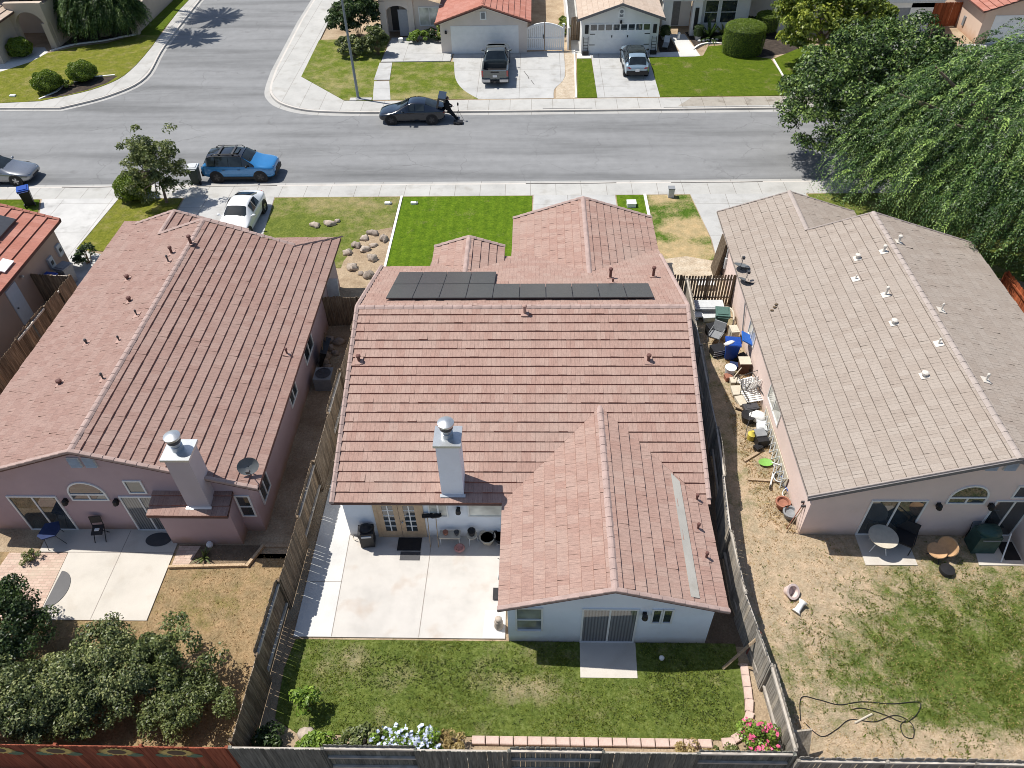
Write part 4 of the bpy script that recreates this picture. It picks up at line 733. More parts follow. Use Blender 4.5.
for i in range(3):
    for j in range(2):
        x1 = -26.25-i*1.06; y1 = 32.75-j*1.72; b = MB(); q = [(x1-1.04, y1-1.68), (x1, y1-1.68), (x1, y1), (x1-1.04, y1)]; b.hexa([(x, y, zD(x)+.14) for x, y in q]+[(x, y, zD(x)+.19) for x, y in q]); o = b.build('solar_panel', 'dmetal', D)
        g = MB(); q = [(x1-1.02, y1-1.66), (x1-.02, y1-1.66), (x1-.02, y1-.02), (x1-1.02, y1-.02)]; g.poly([(x, y, zD(x)+.194) for x, y in q], 0, [(0, 0), (1, 0), (1, 1.6), (0, 1.6)]); g.build('cell_sheet', 'solar', o)
b = MB(); b.cbox((-25.3, 29.3, zD(-25.3)+.1), (.5, .9, .06), (0, .32, 0)); b.build('roof_patch', 'white', roofD)
for y, z in ((33.0, 1.25), (32.0, 1.15)):
    b = MB(); b.box(-25.1, -24.98, y-.2, y+.2, z-.32, z+.3); b.box(-24.99, -24.96, y-.1, y+.1, z-.1, z+.1, 1); b.build('meter_box', ['lgrey', 'dmetal'], D)
b = MB(); b.box(-25.1, -25.05, 28.2, 29.1, .1, 2.1); dd = b.build('side_door', plain('door_pale_blue', (.50, .56, .62), .5, .04), D); b = MB(); b.blob((-25.0, 28.35, 1.05), (.05, .04, .04)); b.build('handle', 'dmetal', dd); b = MB(); b.blob((-25.0, 29.6, 2.0), (.12, .08, .08)); b.build('wall_lamp', 'metal', D)

# ------------------------------------------------------------------ across the street: house at the far left corner
E_ = thing('stucco_house', 'taupe house with a tall arched porch at the top left corner', 'house', (-46, 66, 0), world=True)
w = MB(); wall_loop(w, [(-52, 61.5), (-43.2, 61.5), (-43.2, 65.2)], [2.9, 2.9, 2.9])
arc = [(-43.0+1.2*math.cos(t), 1.75+1.15*math.sin(t)) for t in [math.pi*i/12 for i in range(13)]]
yp = 65.2; top = 3.6; xs = [p[0] for p in arc]
w.box(-40.75+.0, -40.25, 64.7, 65.2, -.1, 2.0)
for i in range(12):
    (xa, za), (xb, zb) = arc[i], arc[i+1]; sh = 1.3
    w.hexa([(xb+sh, 64.75, zb), (xa+sh, 64.75, za), (xa+sh, 65.2, za), (xb+sh, 65.2, zb), (xb+sh, 64.75, top), (xa+sh, 64.75, top), (xa+sh, 65.2, top), (xb+sh, 65.2, top)])
w.box(-40.5, -40.2, 64.7, 65.2, 2.0, top); w.box(-43.3, -42.9, 64.75, 65.2, -.1, top); w.box(-40.6, -40.2, 65.2, 72, -.1, 3.4); w.box(-52, -40.6, 68.5, 68.7, -.1, 3.5); w.build('wall', 'st_e', E_)
r = MB(); slope(r, [[(-42.6, 61.1), (-42.6, 68), (-50, 68), (-50, 61.1)]], (1, 0), 42.6, 2.95, e=.5, t=.06); slope(r, [[(-40.0, 65.4), (-40.0, 73), (-50, 73), (-50, 65.4)]], (1, 0), 40.0, 3.7, m=.3, e=.5); r.build('roof', ['tile_g', 'tile_g', 'fascia'], E_)
b = MB(); b.box(-49, -43.9, 61.44, 61.5, 0, 2.2); b.build('garage_door', 'white', E_); wall_lamp(E_, -43.5, 61.5, 1.9)

# ------------------------------------------------------------------ across the street: red roofed house with garage
F_ = thing('stucco_house', 'cream house with salmon red roof, arched entry and white double garage door', 'house', (-4, 66, 0), world=True)
w = MB(); gable(w, 'y', 62.4, [(-7.55, -.1), (-.7, -.1), (-.7, 2.45), (-4.1, 3.62), (-7.55, 2.45)]); wall_loop(w, [(-.7, 62.4), (-.7, 76)], [2.5, 2.5]); wall_loop(w, [(-7.55, 62.4), (-7.55, 66.3), (-10.3, 66.3)], [2.5, 2.5, 3.3])
w.box(-12.9, -12.35, 66.0, 66.5, -.1, 2.9); w.box(-10.6, -10.1, 66.1, 66.5, -.1, 2.9)
for i in range(10):
    t0, t1 = math.pi*i/10, math.pi*(i+1)/10; xa, za, xb, zb = -11.45+.95*math.cos(t0), 2.0+.55*math.sin(t0), -11.45+.95*math.cos(t1), 2.0+.55*math.sin(t1)
    w.hexa([(xb, 66.05, zb), (xa, 66.05, za), (xa, 66.45, za), (xb, 66.45, zb), (xb, 66.05, 3.3), (xa, 66.05, 3.3), (xa, 66.45, 3.3), (xb, 66.45, 3.3)])
w.box(-12.9, -12.4, 66.05, 66.45, 2.9, 3.3); w.box(-10.5, -10.1, 66.1, 66.5, 2.9, 3.3); w.box(-12.9, -10, 67.6, 67.8, -.1, 3.2); wall_loop(w, [(-12.9, 66.5), (-12.9, 78)], [3.2, 3.2]); w.build('wall', 'st_f', F_)
r = MB(); slope(r, [[(-.35, 62.0), (-.35, 78), (-4.1, 78), (-4.1, 62.0)]], (1, 0), .35, 2.48, e=.45, t=.06); slope(r, [[(-7.9, 62.0), (-4.1, 62.0), (-4.1, 78), (-7.9, 78)]], (-1, 0), -7.9, 2.41, e=.45, t=.05); slope(r, [[(-13.3, 65.7), (-7.9, 65.7), (-7.9, 72), (-13.3, 72)]], (0, -1), 65.7, 3.25, e=.45, t=.05)
rf = r.build('roof', ['tile_d', 'tile_d', 'fascia'], F_); c = MB(); rake(c, (-.33, 62, 2.5), (-4.1, 62, 3.72), (0, 1, 0)); rake(c, (-7.92, 62, 2.43), (-4.1, 62, 3.72), (0, 1, 0)); c.build('rake_trim', 'cap_d', rf); c = MB(); ridge(c, (-4.1, 62, 3.73), (-4.1, 78, 3.73)); c.build('ridge_cap', 'cap_d', rf)
def garage_door(par, x0, x1, y, z1=2.15, rows=4, cols=8, lights=False):
    b = MB(); b.box(x0, x1, y-.03, y+.01, .02, z1); dw = (x1-x0)/cols; rh = z1/rows
    for i in range(cols):
        for j in range(rows):
            if lights and j == rows-1: continue
            b.box(x0+i*dw+.06, x0+(i+1)*dw-.06, y-.042, y-.03, j*rh+.07, (j+1)*rh-.06)
    o = b.build('garage_door', 'white', par)
    if lights:
        for i in range(cols): g = MB(); g.box(x0+i*dw+.06, x0+(i+1)*dw-.06, y-.045, y-.03, (rows-1)*rh+.08, z1-.08); g.build('pane', 'glass', o)
        h = MB()
        for s in (-1, 1):
            for z in (.7, 1.52): xx = (x0+x1)/2+s*(x1-x0)/2; h.box(min(xx, xx-s*.42), max(xx, xx-s*.42), y-.05, y-.03, z-.03, z+.03)
            h.box((x0+x1)/2+s*.62-.04, (x0+x1)/2+s*.62+.04, y-.06, y-.03, 1.25, 1.42)
        h.build('hinge_strap', 'black', o)
    return o
garage_door(F_, -6.72, -1.35, 62.4); b = MB(); b.box(-4.35, -3.85, 62.35, 62.42, 2.6, 3.2); b.box(-4.25, -3.95, 62.33, 62.36, 2.68, 3.12, 1); b.build('gable_vent', ['white', 'grey'], F_)
win(F_, 'S', -9.6, -8.0, .95, 2.3, 66.3, 'shade', 'v', .09); wall_lamp(F_, -7.1, 62.4, 1.7)
b = MB(); b.box(-12.2, -11.5, 67.55, 67.6, .1, 2.2); b.build('front_door', 'dmetal', F_); b = MB(); b.box(-11.4, -10.62, 66.2, 66.25, .1, 2.2); b.build('screen_door', plain('screen_grey', (.32, .33, .36), .6, .05), F_)

# ------------------------------------------------------------------ house with the panelled garage
G_ = thing('stucco_house', 'white house with tan roof, garage with a row of small panes and arched attic vent', 'house', (9, 66, 0), world=True)
w = MB(); gable(w, 'y', 62.05, [(3.62, -.1), (9.62, -.1), (9.62, 2.7), (6.62, 3.75), (3.62, 2.7)]); wall_loop(w, [(9.62, 62.05), (9.62, 66.4)], [2.75, 2.75]); wall_loop(w, [(3.62, 76), (3.62, 62.05)], [2.75, 2.75])
for x in (10.35, 12.75): w.box(x, x+.75, 65.6, 66.2, -.1, 3.2)
w.box(10.2, 13.6, 65.5, 66.3, 2.75, 3.3); w.box(9.6, 13.0, 67.9, 68.1, -.1, 3.2); w.box(13.3, 17.5, 66.3, 66.5, -.1, 3.2); w.box(20.0, 20.8, 66, 66.8, -.1, 3.2); w.box(17.5, 24, 68.6, 68.8, -.1, 3.2); w.build('wall', 'st_g', G_)
r = MB(); slope(r, [[(9.98, 61.7), (9.98, 78), (6.62, 78), (6.62, 61.7)]], (1, 0), -9.98, 2.72, e=.4, t=.03); slope(r, [[(3.26, 61.7), (6.62, 61.7), (6.62, 78), (3.26, 78)]], (-1, 0), 3.26, 2.72, e=.4, t=.03); slope(r, [[(9.98, 65.3), (24, 65.3), (24, 74), (9.98, 74)]], (0, -1), 65.3, 3.3, e=.4, t=.03); rg = r.build('roof', ['tile_g', 'tile_g', 'fascia_g'], G_)
c = MB(); ridge(c, (6.62, 61.7, 3.84), (6.62, 78, 3.84)); c.build('ridge_cap', 'cap_g', rg)
b = MB()
for s in (-1, 1): x0, x1 = 6.62+s*3.4, 6.62; b.hexa([(x0, 61.64, 2.56), (x1, 61.64, 3.7), (x1, 61.69, 3.7), (x0, 61.69, 2.56), (x0, 61.64, 2.76), (x1, 61.64, 3.88), (x1, 61.69, 3.88), (x0, 61.69, 2.76)])
b.build('barge_board', 'fascia_g', rg)
garage_door(G_, 4.25, 8.95, 62.05, 2.3, 4, 8, True)
b = MB(); b.box(6.38, 6.86, 62.0, 62.06, 2.7, 3.2); b.disc((6.62, 62.0, 3.2), .24, 'y', 16, 0, .05); b.box(6.48, 6.76, 61.98, 62.0, 2.78, 3.18, 1); b.disc((6.62, 61.98, 3.18), .14, 'y', 14, 1, .03); b.build('gable_vent', ['white', 'grey'], G_); wall_lamp(G_, 6.62, 62.05, 2.42)
for x in (3.86, 9.16): b = MB(); b.box(x, x+.28, 62.0, 62.05, 1.55, 2.2); b.build('wall_panel', 'black', G_)
b = MB(); b.box(12.95, 13.25, 65.54, 65.6, .5, 2.2); b.build('pillar_panel', 'black', G_); b = MB(); b.box(11.3, 12.1, 67.85, 67.9, .1, 2.2); b.build('front_door', 'grey', G_)
win(G_, 'S', 13.9, 14.9, .8, 2.5, 66.3, 'glass', 'h', .09); win(G_, 'S', 15.2, 16.4, .8, 2.5, 66.3, 'glass', 'h', .09)
# grey garage and peach house at the right
H_ = thing('stucco_house', 'pale house with a navy roof and a wide grey garage door behind the trees', 'house', (29, 68, 0), world=True)
w = MB(); w.box(25.3, 26.0, 65.8, 66.0, -.1, 2.5); w.box(30.3, 32.1, 65.8, 66.0, -.1, 2.5); w.box(25.3, 32.1, 65.8, 66.0, 1.9, 2.7); w.box(31.9, 32.1, 66, 78, -.1, 2.6); w.build('wall', 'st_g', H_)
b = MB(); b.box(26.0, 30.3, 65.9, 65.95, 0, 1.9); b.build('garage_door', 'grey', H_); b = MB(); b.box(24.9, 32.6, 65.2, 65.6, 2.55, 2.85); b.box(24.9, 32.6, 65.3, 65.7, 2.4, 2.55); b.build('eave_board', 'lgrey', H_)
r = MB(); slope(r, [[(24.9, 65.5), (32.6, 65.5), (32.6, 76), (24.9, 76)]], (0, -1), 65.5, 2.85, e=.4, t=.03); r.build('roof', [plain('roof_navy', (.035, .045, .075), .8, .2)]*2+['fascia_g'], H_)
I_ = thing('stucco_house', 'peach house with a red roof and white garage door at the top right corner', 'house', (38, 66, 0), world=True)
w = MB(); wall_loop(w, [(34.9, 76), (34.9, 63.0)], [2.7, 2.7]); gable(w, 'y', 63.0, [(34.9, -.1), (42, -.1), (42, 2.6), (38.4, 3.7), (34.9, 2.6)]); w.build('wall', 'st_i', I_)
r = MB(); slope(r, [[(34.45, 62.6), (38.4, 62.6), (38.4, 78), (34.45, 78)]], (-1, 0), 34.45, 2.55, e=.45, t=.05); slope(r, [[(42.4, 62.6), (38.4, 62.6), (38.4, 78), (42.4, 78)]], (1, 0), -42.4, 2.55, e=.45, t=.05); r.build('roof', ['tile_d', 'tile_d', 'fascia'], I_)
garage_door(I_, 35.7, 41, 63.0); b = MB(); b.box(34.84, 34.9, 67.0, 67.4, 1.2, 1.8); b.build('meter_box', 'lgrey', I_); b = MB(); b.box(34.8, 34.9, 65.6, 65.9, .5, 1.2); b.build('meter_box', 'grey', I_)

def barge(par, y, pts, m='lgrey'):
    b = MB()
    for (xa, za), (xb, zb) in zip(pts, pts[1:]): b.hexa([(xa, y-.05, za-.10), (xb, y-.05, zb-.10), (xb, y+.01, zb-.10), (xa, y+.01, za-.10), (xa, y-.05, za), (xb, y-.05, zb), (xb, y+.01, zb), (xa, y+.01, za)])
    b.build('barge_board', m, par)
barge(B, 16.27, [(-20.6, zl(-20.6)-.11), (-15.45, 4.57), (-10.05, zr(-10.05)-.11)], 'st_b'); barge(F_, 62.3, [(-7.6, 2.40), (-4.1, 3.60), (-.7, 2.47)], 'white')
# ------------------------------------------------------------------ fences
def fence(label, p0, p1, h=1.8, mat='wood', rail='rail', first=1, alt=True, bw=.14, gap=.012, bay=2.4, lean=0., cat='fence', rails=(.35, 1.55), jit=.03, seed=0, miss=0., via=(), slat=False):
    Q = [Vector((*p, 0)) for p in [p0]+list(via)+[p1]]; cum = [0.]
    for a, b_ in zip(Q, Q[1:]): cum.append(cum[-1]+(b_-a).length)
    L = cum[-1]; rnd = random.Random(seed); f = thing('board_fence', label, cat, tuple((Q[0]+Q[-1])/2), world=True); nb = max(1, round(L/bay)); bl = L/nb
    def P(s, o, z):
        i = max(j for j in range(len(Q)-1) if cum[j] <= max(s, 0)) if s < L else len(Q)-2
        d = (Q[i+1]-Q[i]).normalized(); return Q[i]+d*(s-cum[i])+Vector((-d.y, d.x, 0))*(o+lean*z*math.sin(s*.45+seed))+Vector((0, 0, z))
    for k in range(nb):
        sgn = first if (not alt or k % 2 == 0) else -first; b = MB(); s = k*bl+.02; dz = rnd.uniform(-.04, .05)
        while s < (k+1)*bl-.02:
            ww = min(bw, (k+1)*bl-s); e = s+ww-(gap if slat or rnd.random() < .30 else .003); t = h+dz+rnd.uniform(-jit, jit*.6); tw = rnd.uniform(-.005, .005); b.t = min(1, max(0, rnd.gauss(.5, .18)))
            if rnd.random() >= miss:
                o = sgn*.05; th = .018*sgn
                q = [(s, o), (e, o), (e, o+th), (s, o+th)]; lo = [P(a, c, .03) for a, c in q]; hi = [P(a+tw, c+tw*.4, t-.04) for a, c in q]; q2 = [(s+.03, o), (e-.03, o), (e-.03, o+th), (s+.03, o+th)]; tp = [P(a+tw, c+tw*.4, t) for a, c in q2]
                if sgn < 0: lo, hi, tp = lo[::-1], hi[::-1], tp[::-1]
                b.faces(lo+hi+tp, [(3, 2, 1, 0)]+[(i, (i+1) % 4, (i+1) % 4+4, i+4) for i in range(4)]+[(i+4, (i+1) % 4+4, (i+1) % 4+8, i+8) for i in range(4)]+[(8, 9, 10, 11)])
            s += ww
        b.build('board_panel', mat, f)
        for z in rails:
            r = MB(); r.t = rnd.uniform(.4, .6); a, e = k*bl+.05, (k+1)*bl-.05; lo, hi = (-.02, .045) if sgn > 0 else (-.045, .02)
            q = [(a, lo), (e, lo), (e, hi), (a, hi)]; r.hexa([P(x, o, z) for x, o in q]+[P(x, o, z+.09) for x, o in q]); r.build('rail', rail, f)
    for k in range(nb+1):
        r = MB(); r.t = rnd.uniform(.35, .6); s = k*bl; q = [(s-.045, -.045), (s+.045, -.045), (s+.045, .045), (s-.045, .045)]; r.hexa([P(x, o, -.1) for x, o in q]+[P(x, o, h-.06+rnd.uniform(-.05, .02)) for x, o in q]); r.build('post', mat, f)
    return f
fence('long weathered fence between the grey house patio and the rose house passage', (-8.5, 8.1), (-8.15, 28.3), 1.85, 'wood', first=-1, seed=1, gap=.016, lean=.012)
fence('long weathered fence between the grey house and the cluttered side yard', (7.15, 8.1), (7.2, 29.7), 1.75, 'wood_g', first=-1, seed=2, gap=.012, lean=.02, via=((6.97, 11.0), (6.58, 13.5), (6.66, 15.7), (7.03, 19.2)))
fence('grey board fence along the bottom of the green back lawn', (-8.5, 7.92), (7.05, 7.95), 1.82, 'wood_k', first=-1, seed=3, gap=.008, rails=(.3, 1.0, 1.62))
fb = fence('red stained fence with painted sunflowers behind the big shrubs', (-30.5, 7.92), (-8.6, 7.92), 1.8, 'wood_r', 'wood_r', first=-1, alt=False, seed=4, gap=.006, rails=(.3, 1.55))
def sunflower(x, z):
    y = 7.92-.072
    b = MB(); b.lathe([(.30, 0), (.01, .001)], (0, 0, 0), 22); vs = []; fs = []; n = 22
    f = MB(); P = [(x, y-.012, z)]
    for k in range(n*2): a = math.pi*k/n; r = .50 if k % 2 == 0 else .36; P.append((x+r*math.cos(a)*1.1, y-.012, z+r*math.sin(a)*.58))
    f.faces(P, [(0, 1+k, 1+(k+1) % (2*n)) for k in range(2*n)], 0); 
    P = [(x, y-.018, z)]+[(x+.27*math.cos(2*math.pi*k/20), y-.018, z+.16*math.sin(2*math.pi*k/20)) for k in range(20)]; f.faces(P, [(0, 1+k, 1+(k+1) % 20) for k in range(20)], 1)
    for s in (-1, 1):
        c = (x+s*.42, z-.22); P = [(c[0], y-.008, c[1])]+[(c[0]+.26*math.cos(2*math.pi*k/16), y-.008, c[1]+.13*math.sin(2*math.pi*k/16)) for k in range(16)]; f.faces(P, [(0, 1+k, 1+(k+1) % 16) for k in range(16)], 2)
    f.build('painted_sunflower', ['sun_petal', 'sun_heart', 'sun_leaf'], fb)
M['sun_petal'] = plain('paint_yellow', (.62, .47, .16), .8, .15); M['sun_heart'] = plain('paint_brown', (.13, .09, .06), .8, .2); M['sun_leaf'] = plain('paint_green', (.12, .2, .13), .8, .15)
for x in (-16.9, -15.2, -13.5, -11.75, -10.05): sunflower(x, 1.47)
fence('dark grey fence with a pale top rail along the dry back yard', (7.15, 7.86), (31, 7.6), 1.72, 'wood_g', first=1, alt=False, seed=5, gap=.03, rails=(.3, 1.5), lean=.02, jit=.06)
fence('sunlit weathered fence between the red roofed house and the rose house', (-23.75, 15.5), (-23.0, 30.1), 1.8, 'wood', first=1, seed=6, gap=.014, miss=.03, jit=.05)
fence('short dark fence panel behind the trash bins at the red roofed house', (-23.0, 30.15), (-25.05, 30.3), 1.7, 'wood', first=1, seed=7, alt=False, bay=1.2)
fence('narrow dark gate panel closing the passage beside the rose house', (-8.2, 28.35), (-10.0, 28.25), 1.75, 'wood', first=1, seed=8, alt=False, bay=.9)
fence('dark slatted gate panel at the street end of the cluttered side yard', (9.55, 29.85), (5.75, 29.85), 1.8, 'wood', first=1, seed=9, alt=False, bay=1.3, gap=.045, rails=(.4, 1.45), slat=True)
fence('brown wooden gate beside the white driveway gate', (3.62, 65.0), (2.95, 65.0), 1.85, 'wood', first=1, seed=10, alt=False, bay=.7)
fence('reddish cedar fence between the grey garage and the peach house', (34.9, 67.0), (32.3, 67.0), 1.9, 'wood_o', 'wood_o', first=1, seed=11, alt=False, bay=1.3)
fence('orange brown fence beyond the buff roofed house at the right edge', (22.3, 13), (22.3, 30), 1.8, 'wood_o', 'wood_o', first=-1, seed=12, alt=False)
bw_ = thing('block_wall', 'taupe block wall beside the side street at the top left', 'wall', (-34.6, 80, 0), world=True)
b = MB(); b.box(-34.75, -34.5, 67.7, 110, -.1, 1.85); b.build('wall_face', 'wallblock', bw_); b = MB(); b.box(-34.82, -34.43, 67.6, 110, 1.85, 1.93); b.box(-34.9, -34.35, 67.5, 68.0, -.1, 2.0); b.build('wall_coping', 'wallblock', bw_)
g = thing('driveway_gate', 'white double gate with arched top beside the red roofed garage', 'gate', (.7, 62.75, 0), world=True)
for s, (x0, x1) in enumerate(((-.72, .68), (.74, 2.15))):
    b = MB(); n = 9
    for k in range(n):
        a, e = x0+(x1-x0)*k/n, x0+(x1-x0)*(k+1)/n; zt = lambda x: 1.75+.42*(1-((x-.71)/1.5)**2)
        b.hexa([(a+.008, 62.74, .08), (e-.008, 62.74, .08), (e-.008, 62.77, .08), (a+.008, 62.77, .08), (a+.008, 62.74, zt(a)), (e-.008, 62.74, zt(e)), (e-.008, 62.77, zt(e)), (a+.008, 62.77, zt(a))])
        b.hexa([(a, 62.70, zt(a)-.16), (e, 62.70, zt(e)-.16), (e, 62.81, zt(e)-.16), (a, 62.81, zt(a)-.16), (a, 62.70, zt(a)+.02), (e, 62.70, zt(e)+.02), (e, 62.81, zt(e)+.02), (a, 62.81, zt(a)+.02)])
    b.box(x0, x1, 62.70, 62.735, .1, .24); b.box(x0, x1, 62.70, 62.735, .95, 1.07); b.build('gate_leaf', 'white', g)
for x in (-.82, 2.22): b = MB(); b.box(x-.07, x+.07, 62.68, 62.82, -.1, 2.05); b.cbox((x, 62.75, 2.08), (.2, .2, .06)); b.build('post', 'white', g)
b = MB(); b.box(.60, .66, 62.66, 62.7, 1.0, 1.3); b.build('latch', 'black', g)
b = MB(); b.box(2.55, 2.68, 62.9, 80, -.1, 1.7); tag(b.build('side_wall', 'white'), 'low white wall running back from the white driveway gate', 'wall')

# ------------------------------------------------------------------ vehicles
def ring(st):
    x, zb, wm, zs, wt, zt = st
    h = [(0, zb), (wm*.86, zb), (wm*.985, zb+.10), (wm, zb+.45*(zs-zb)), (wm*.985, zs-.10), (wm*.95, zs), (wt, zt-.045), (wt*.86, zt-.008), (wt*.5, zt+.012), (0, zt+.018)]
    return [(x, y, z) for y, z in h]
def car(name, label, cat, loc, rz, st, paint, ws, sides, rear, wheel_x, wr, group, roof=None, clad=False, rim='rim', plate=True, rails=False, bed=None, trunk=None, tail='lens_r'):
    t = thing(name, label, cat, loc, rz, group); N = 10; b = MB(); rg = [ring(s) for s in st]
    # more stations between the given ones keep the body round
    for s in (1, -1):
        V = []; F = []
        for r_ in rg: V += [(x, y*s, z) for x, y, z in r_]
        for i in range(len(rg)-1):
            for k in range(N-1): q = (i*N+k, i*N+k+1, (i+1)*N+k+1, (i+1)*N+k); F.append(q if s > 0 else q[::-1])
        F += [tuple(range(N)) if s < 0 else tuple(range(N))[::-1], tuple(range((len(rg)-1)*N, len(rg)*N)) if s > 0 else tuple(range((len(rg)-1)*N, len(rg)*N))[::-1]]
        b.faces(V, F)
    body = b.build('body', paint, t, 180); sm_ = body.modifiers.new('round', 'SUBSURF'); sm_.levels = sm_.render_levels = 2; b = MB()
    W = max(s[2] for s in st)
    for x in wheel_x:
        for s in (1, -1):
            b = MB(); b.faces([(x, s*(W*.70), wr)]+[(x+(wr+.075)*math.cos(a), s*(W+.006), wr+(wr+.075)*math.sin(a)) for a in [2*math.pi*k/22 for k in range(22)]]+[(x+(wr+.075)*math.cos(a), s*(W-.3), wr+(wr+.075)*math.sin(a)) for a in [2*math.pi*k/22 for k in range(22)]], [tuple(range(1, 23)) if s < 0 else tuple(range(22, 0, -1))]+[(1+k, 1+(k+1) % 22, 23+(k+1) % 22, 23+k) for k in range(22)]); b.build('wheel_arch', 'black', t)
    if clad:
        for s in (1, -1): b = MB(); b.box(wheel_x[1]+wr, wheel_x[0]-wr, min(s*W*.9, s*(W+.008)), max(s*W*.9, s*(W+.008)), st[3][1]-.02, st[3][1]+.14); b.build('sill_trim', 'black', t)
        b = MB(); b.box(st[-1][0]-.02, st[-1][0]+.12, -W*.86, W*.86, st[-1][1]-.08, st[-1][1]+.22); b.build('bumper', 'black', t); b = MB(); b.box(st[0][0]-.12, st[0][0]+.02, -W*.72, W*.72, st[0][1]-.1, st[0][1]+.16); b.build('bumper', 'black', t)
    def gl(nm, quads, off, parent=t, mat='cglass', shr=.90):
        g = MB()
        for q in quads:
            Q = [Vector(p) for p in q]; c = sum(Q, Vector())/len(Q); n = (Q[2]-Q[0]).cross(Q[3]-Q[1]); n = n.normalized() if n.length > 1e-6 else Vector((0, 0, 1))
            if n.dot(c-Vector((0, 0, .7))) < 0: n = -n
            g.poly([tuple(c+(p-c)*shr+n*off) for p in Q])
        return g.build(nm, mat, parent)
    def seg(i, k, s): a, c = rg[i], rg[i+1]; m = lambda p: (p[0], p[1]*s, p[2]); return [m(a[k]), m(a[k+1]), m(c[k+1]), m(c[k])]
    def pane(i0, i1, ks):      # one pane over segments ks, both sides joined
        a, c = rg[i0], rg[i1]; L = [a[k] for k in ks]; L2 = [c[k] for k in ks]; V = [(p[0], p[1], p[2]) for p in L]+[(p[0], -p[1], p[2]) for p in L[::-1][1:]]; V2 = [(p[0], p[1], p[2]) for p in L2]+[(p[0], -p[1], p[2]) for p in L2[::-1][1:]]
        g = MB(); n = len(V); cen = (Vector(V[0])+Vector(V[-1])+Vector(V2[0])+Vector(V2[-1]))/4; up = Vector((a[-1][2]-c[-1][2], 0, abs(c[-1][0]-a[-1][0]))).normalized()
        if up.z < 0: up = -up
        dirx = 1 if c[-1][2] > a[-1][2] else -1; up = Vector((dirx*abs(c[-1][2]-a[-1][2]), 0, abs(c[-1][0]-a[-1][0]))).normalized()
        f = lambda p: tuple(cen+(Vector(p)-cen)*.93+up*.018); A, Cc = [f(p) for p in V], [f(p) for p in V2]
        g.faces(A+Cc, [(j, j+1, n+j+1, n+j) for j in range(n-1)]); return g
    pane(*ws, (6, 7, 8, 9)).build('windscreen', 'cglass', t, 40)
    if rear: pane(*rear, (6, 7, 8, 9)).build('rear_window', 'cglass', t, 40)
    for s in (1, -1):
        for i in sides: gl('side_window', [seg(i, 5, s)], .030, shr=.88)
    if clad:
        for s in (1, -1): gl('pillar_trim', [seg(i, 5, s) for i in range(ws[0], rear[1])], .006, mat='c_black', shr=1.0)
    if roof:
        g = MB(); V = []; F = []; ids = list(range(roof[0], roof[1]+1))
        for i in ids: a = rg[i]; V += [(p[0], p[1]*1.005, p[2]+.012) for p in a[6:]]+[(p[0], -p[1]*1.005, p[2]+.012) for p in a[6:-1][::-1]]
        for i in range(len(ids)-1):
            for k in range(6): F.append((i*7+k, i*7+k+1, (i+1)*7+k+1, (i+1)*7+k))
        g.faces(V, F); rf = g.build('roof_panel', roof[2], t, 40)
        g = MB(); x0, x1 = st[roof[0]][0]-.25, st[roof[1]][0]+.3; z = max(s[5] for s in st)
        g.poly([(x0, -.38, z+.024), (x0, .38, z+.024), (x0-.55, .38, z+.032), (x0-.55, -.38, z+.032)]); g.build('sunroof', 'cglass', rf)
    if rails:
        z = max(s[5] for s in st)
        for s in (1, -1): g = MB(); g.tube([(.3, s*.60, z-.06), (.15, s*.60, z+.06), (-1.3, s*.58, z+.05), (-1.5, s*.57, z-.05)], .025, 6); g.build('roof_rail', 'black', t)
        for x in (-.15, -1.0): g = MB(); g.box(x-.06, x+.06, -.6, .6, z+.05, z+.085); g.build('cross_bar', 'dmetal', t)
    for x in wheel_x:
        for s in (1, -1):
            g = MB(); y = s*(W-.10); pr = [(wr*.62, -.11), (wr*.97, -.11), (wr, -.07), (wr, .07), (wr*.97, .115), (wr*.62, .115)]; n = 24; V = []
            for r_, q in pr:
                for k in range(n): a = 2*math.pi*k/n; V.append((x+r_*math.cos(a), y+q*s, wr+r_*math.sin(a)))
            g.faces(V, [(i*n+k, i*n+(k+1) % n, (i+1)*n+(k+1) % n, (i+1)*n+k) for i in range(len(pr)-1) for k in range(n)]); wh = g.build('wheel', 'tire', t, 40)
            r_ = MB(); r_.disc((x, y+s*.085, wr), wr*.63, 'y', 22, 1, .02)
            for k in range(5):
                a = 2*math.pi*k/5; c_, s_ = math.cos(a), math.sin(a); e = wr*.6; w_ = .045; r_.hexa([(x-s_*w_, y+s*.096, wr+c_*w_), (x+s_*w_, y+s*.096, wr-c_*w_), (x+s_*w_+c_*e, y+s*.096, wr-c_*w_+s_*e), (x-s_*w_+c_*e, y+s*.096, wr+c_*w_+s_*e), (x-s_*w_, y+s*.115, wr+c_*w_), (x+s_*w_, y+s*.115, wr-c_*w_), (x+s_*w_+c_*e, y+s*.108, wr-c_*w_+s_*e), (x-s_*w_+c_*e, y+s*.108, wr+c_*w_+s_*e)])
            r_.build('rim', [rim, 'black'], wh)
    f0, f1 = st[0], st[1]; l0, l1 = st[-1], st[-2]
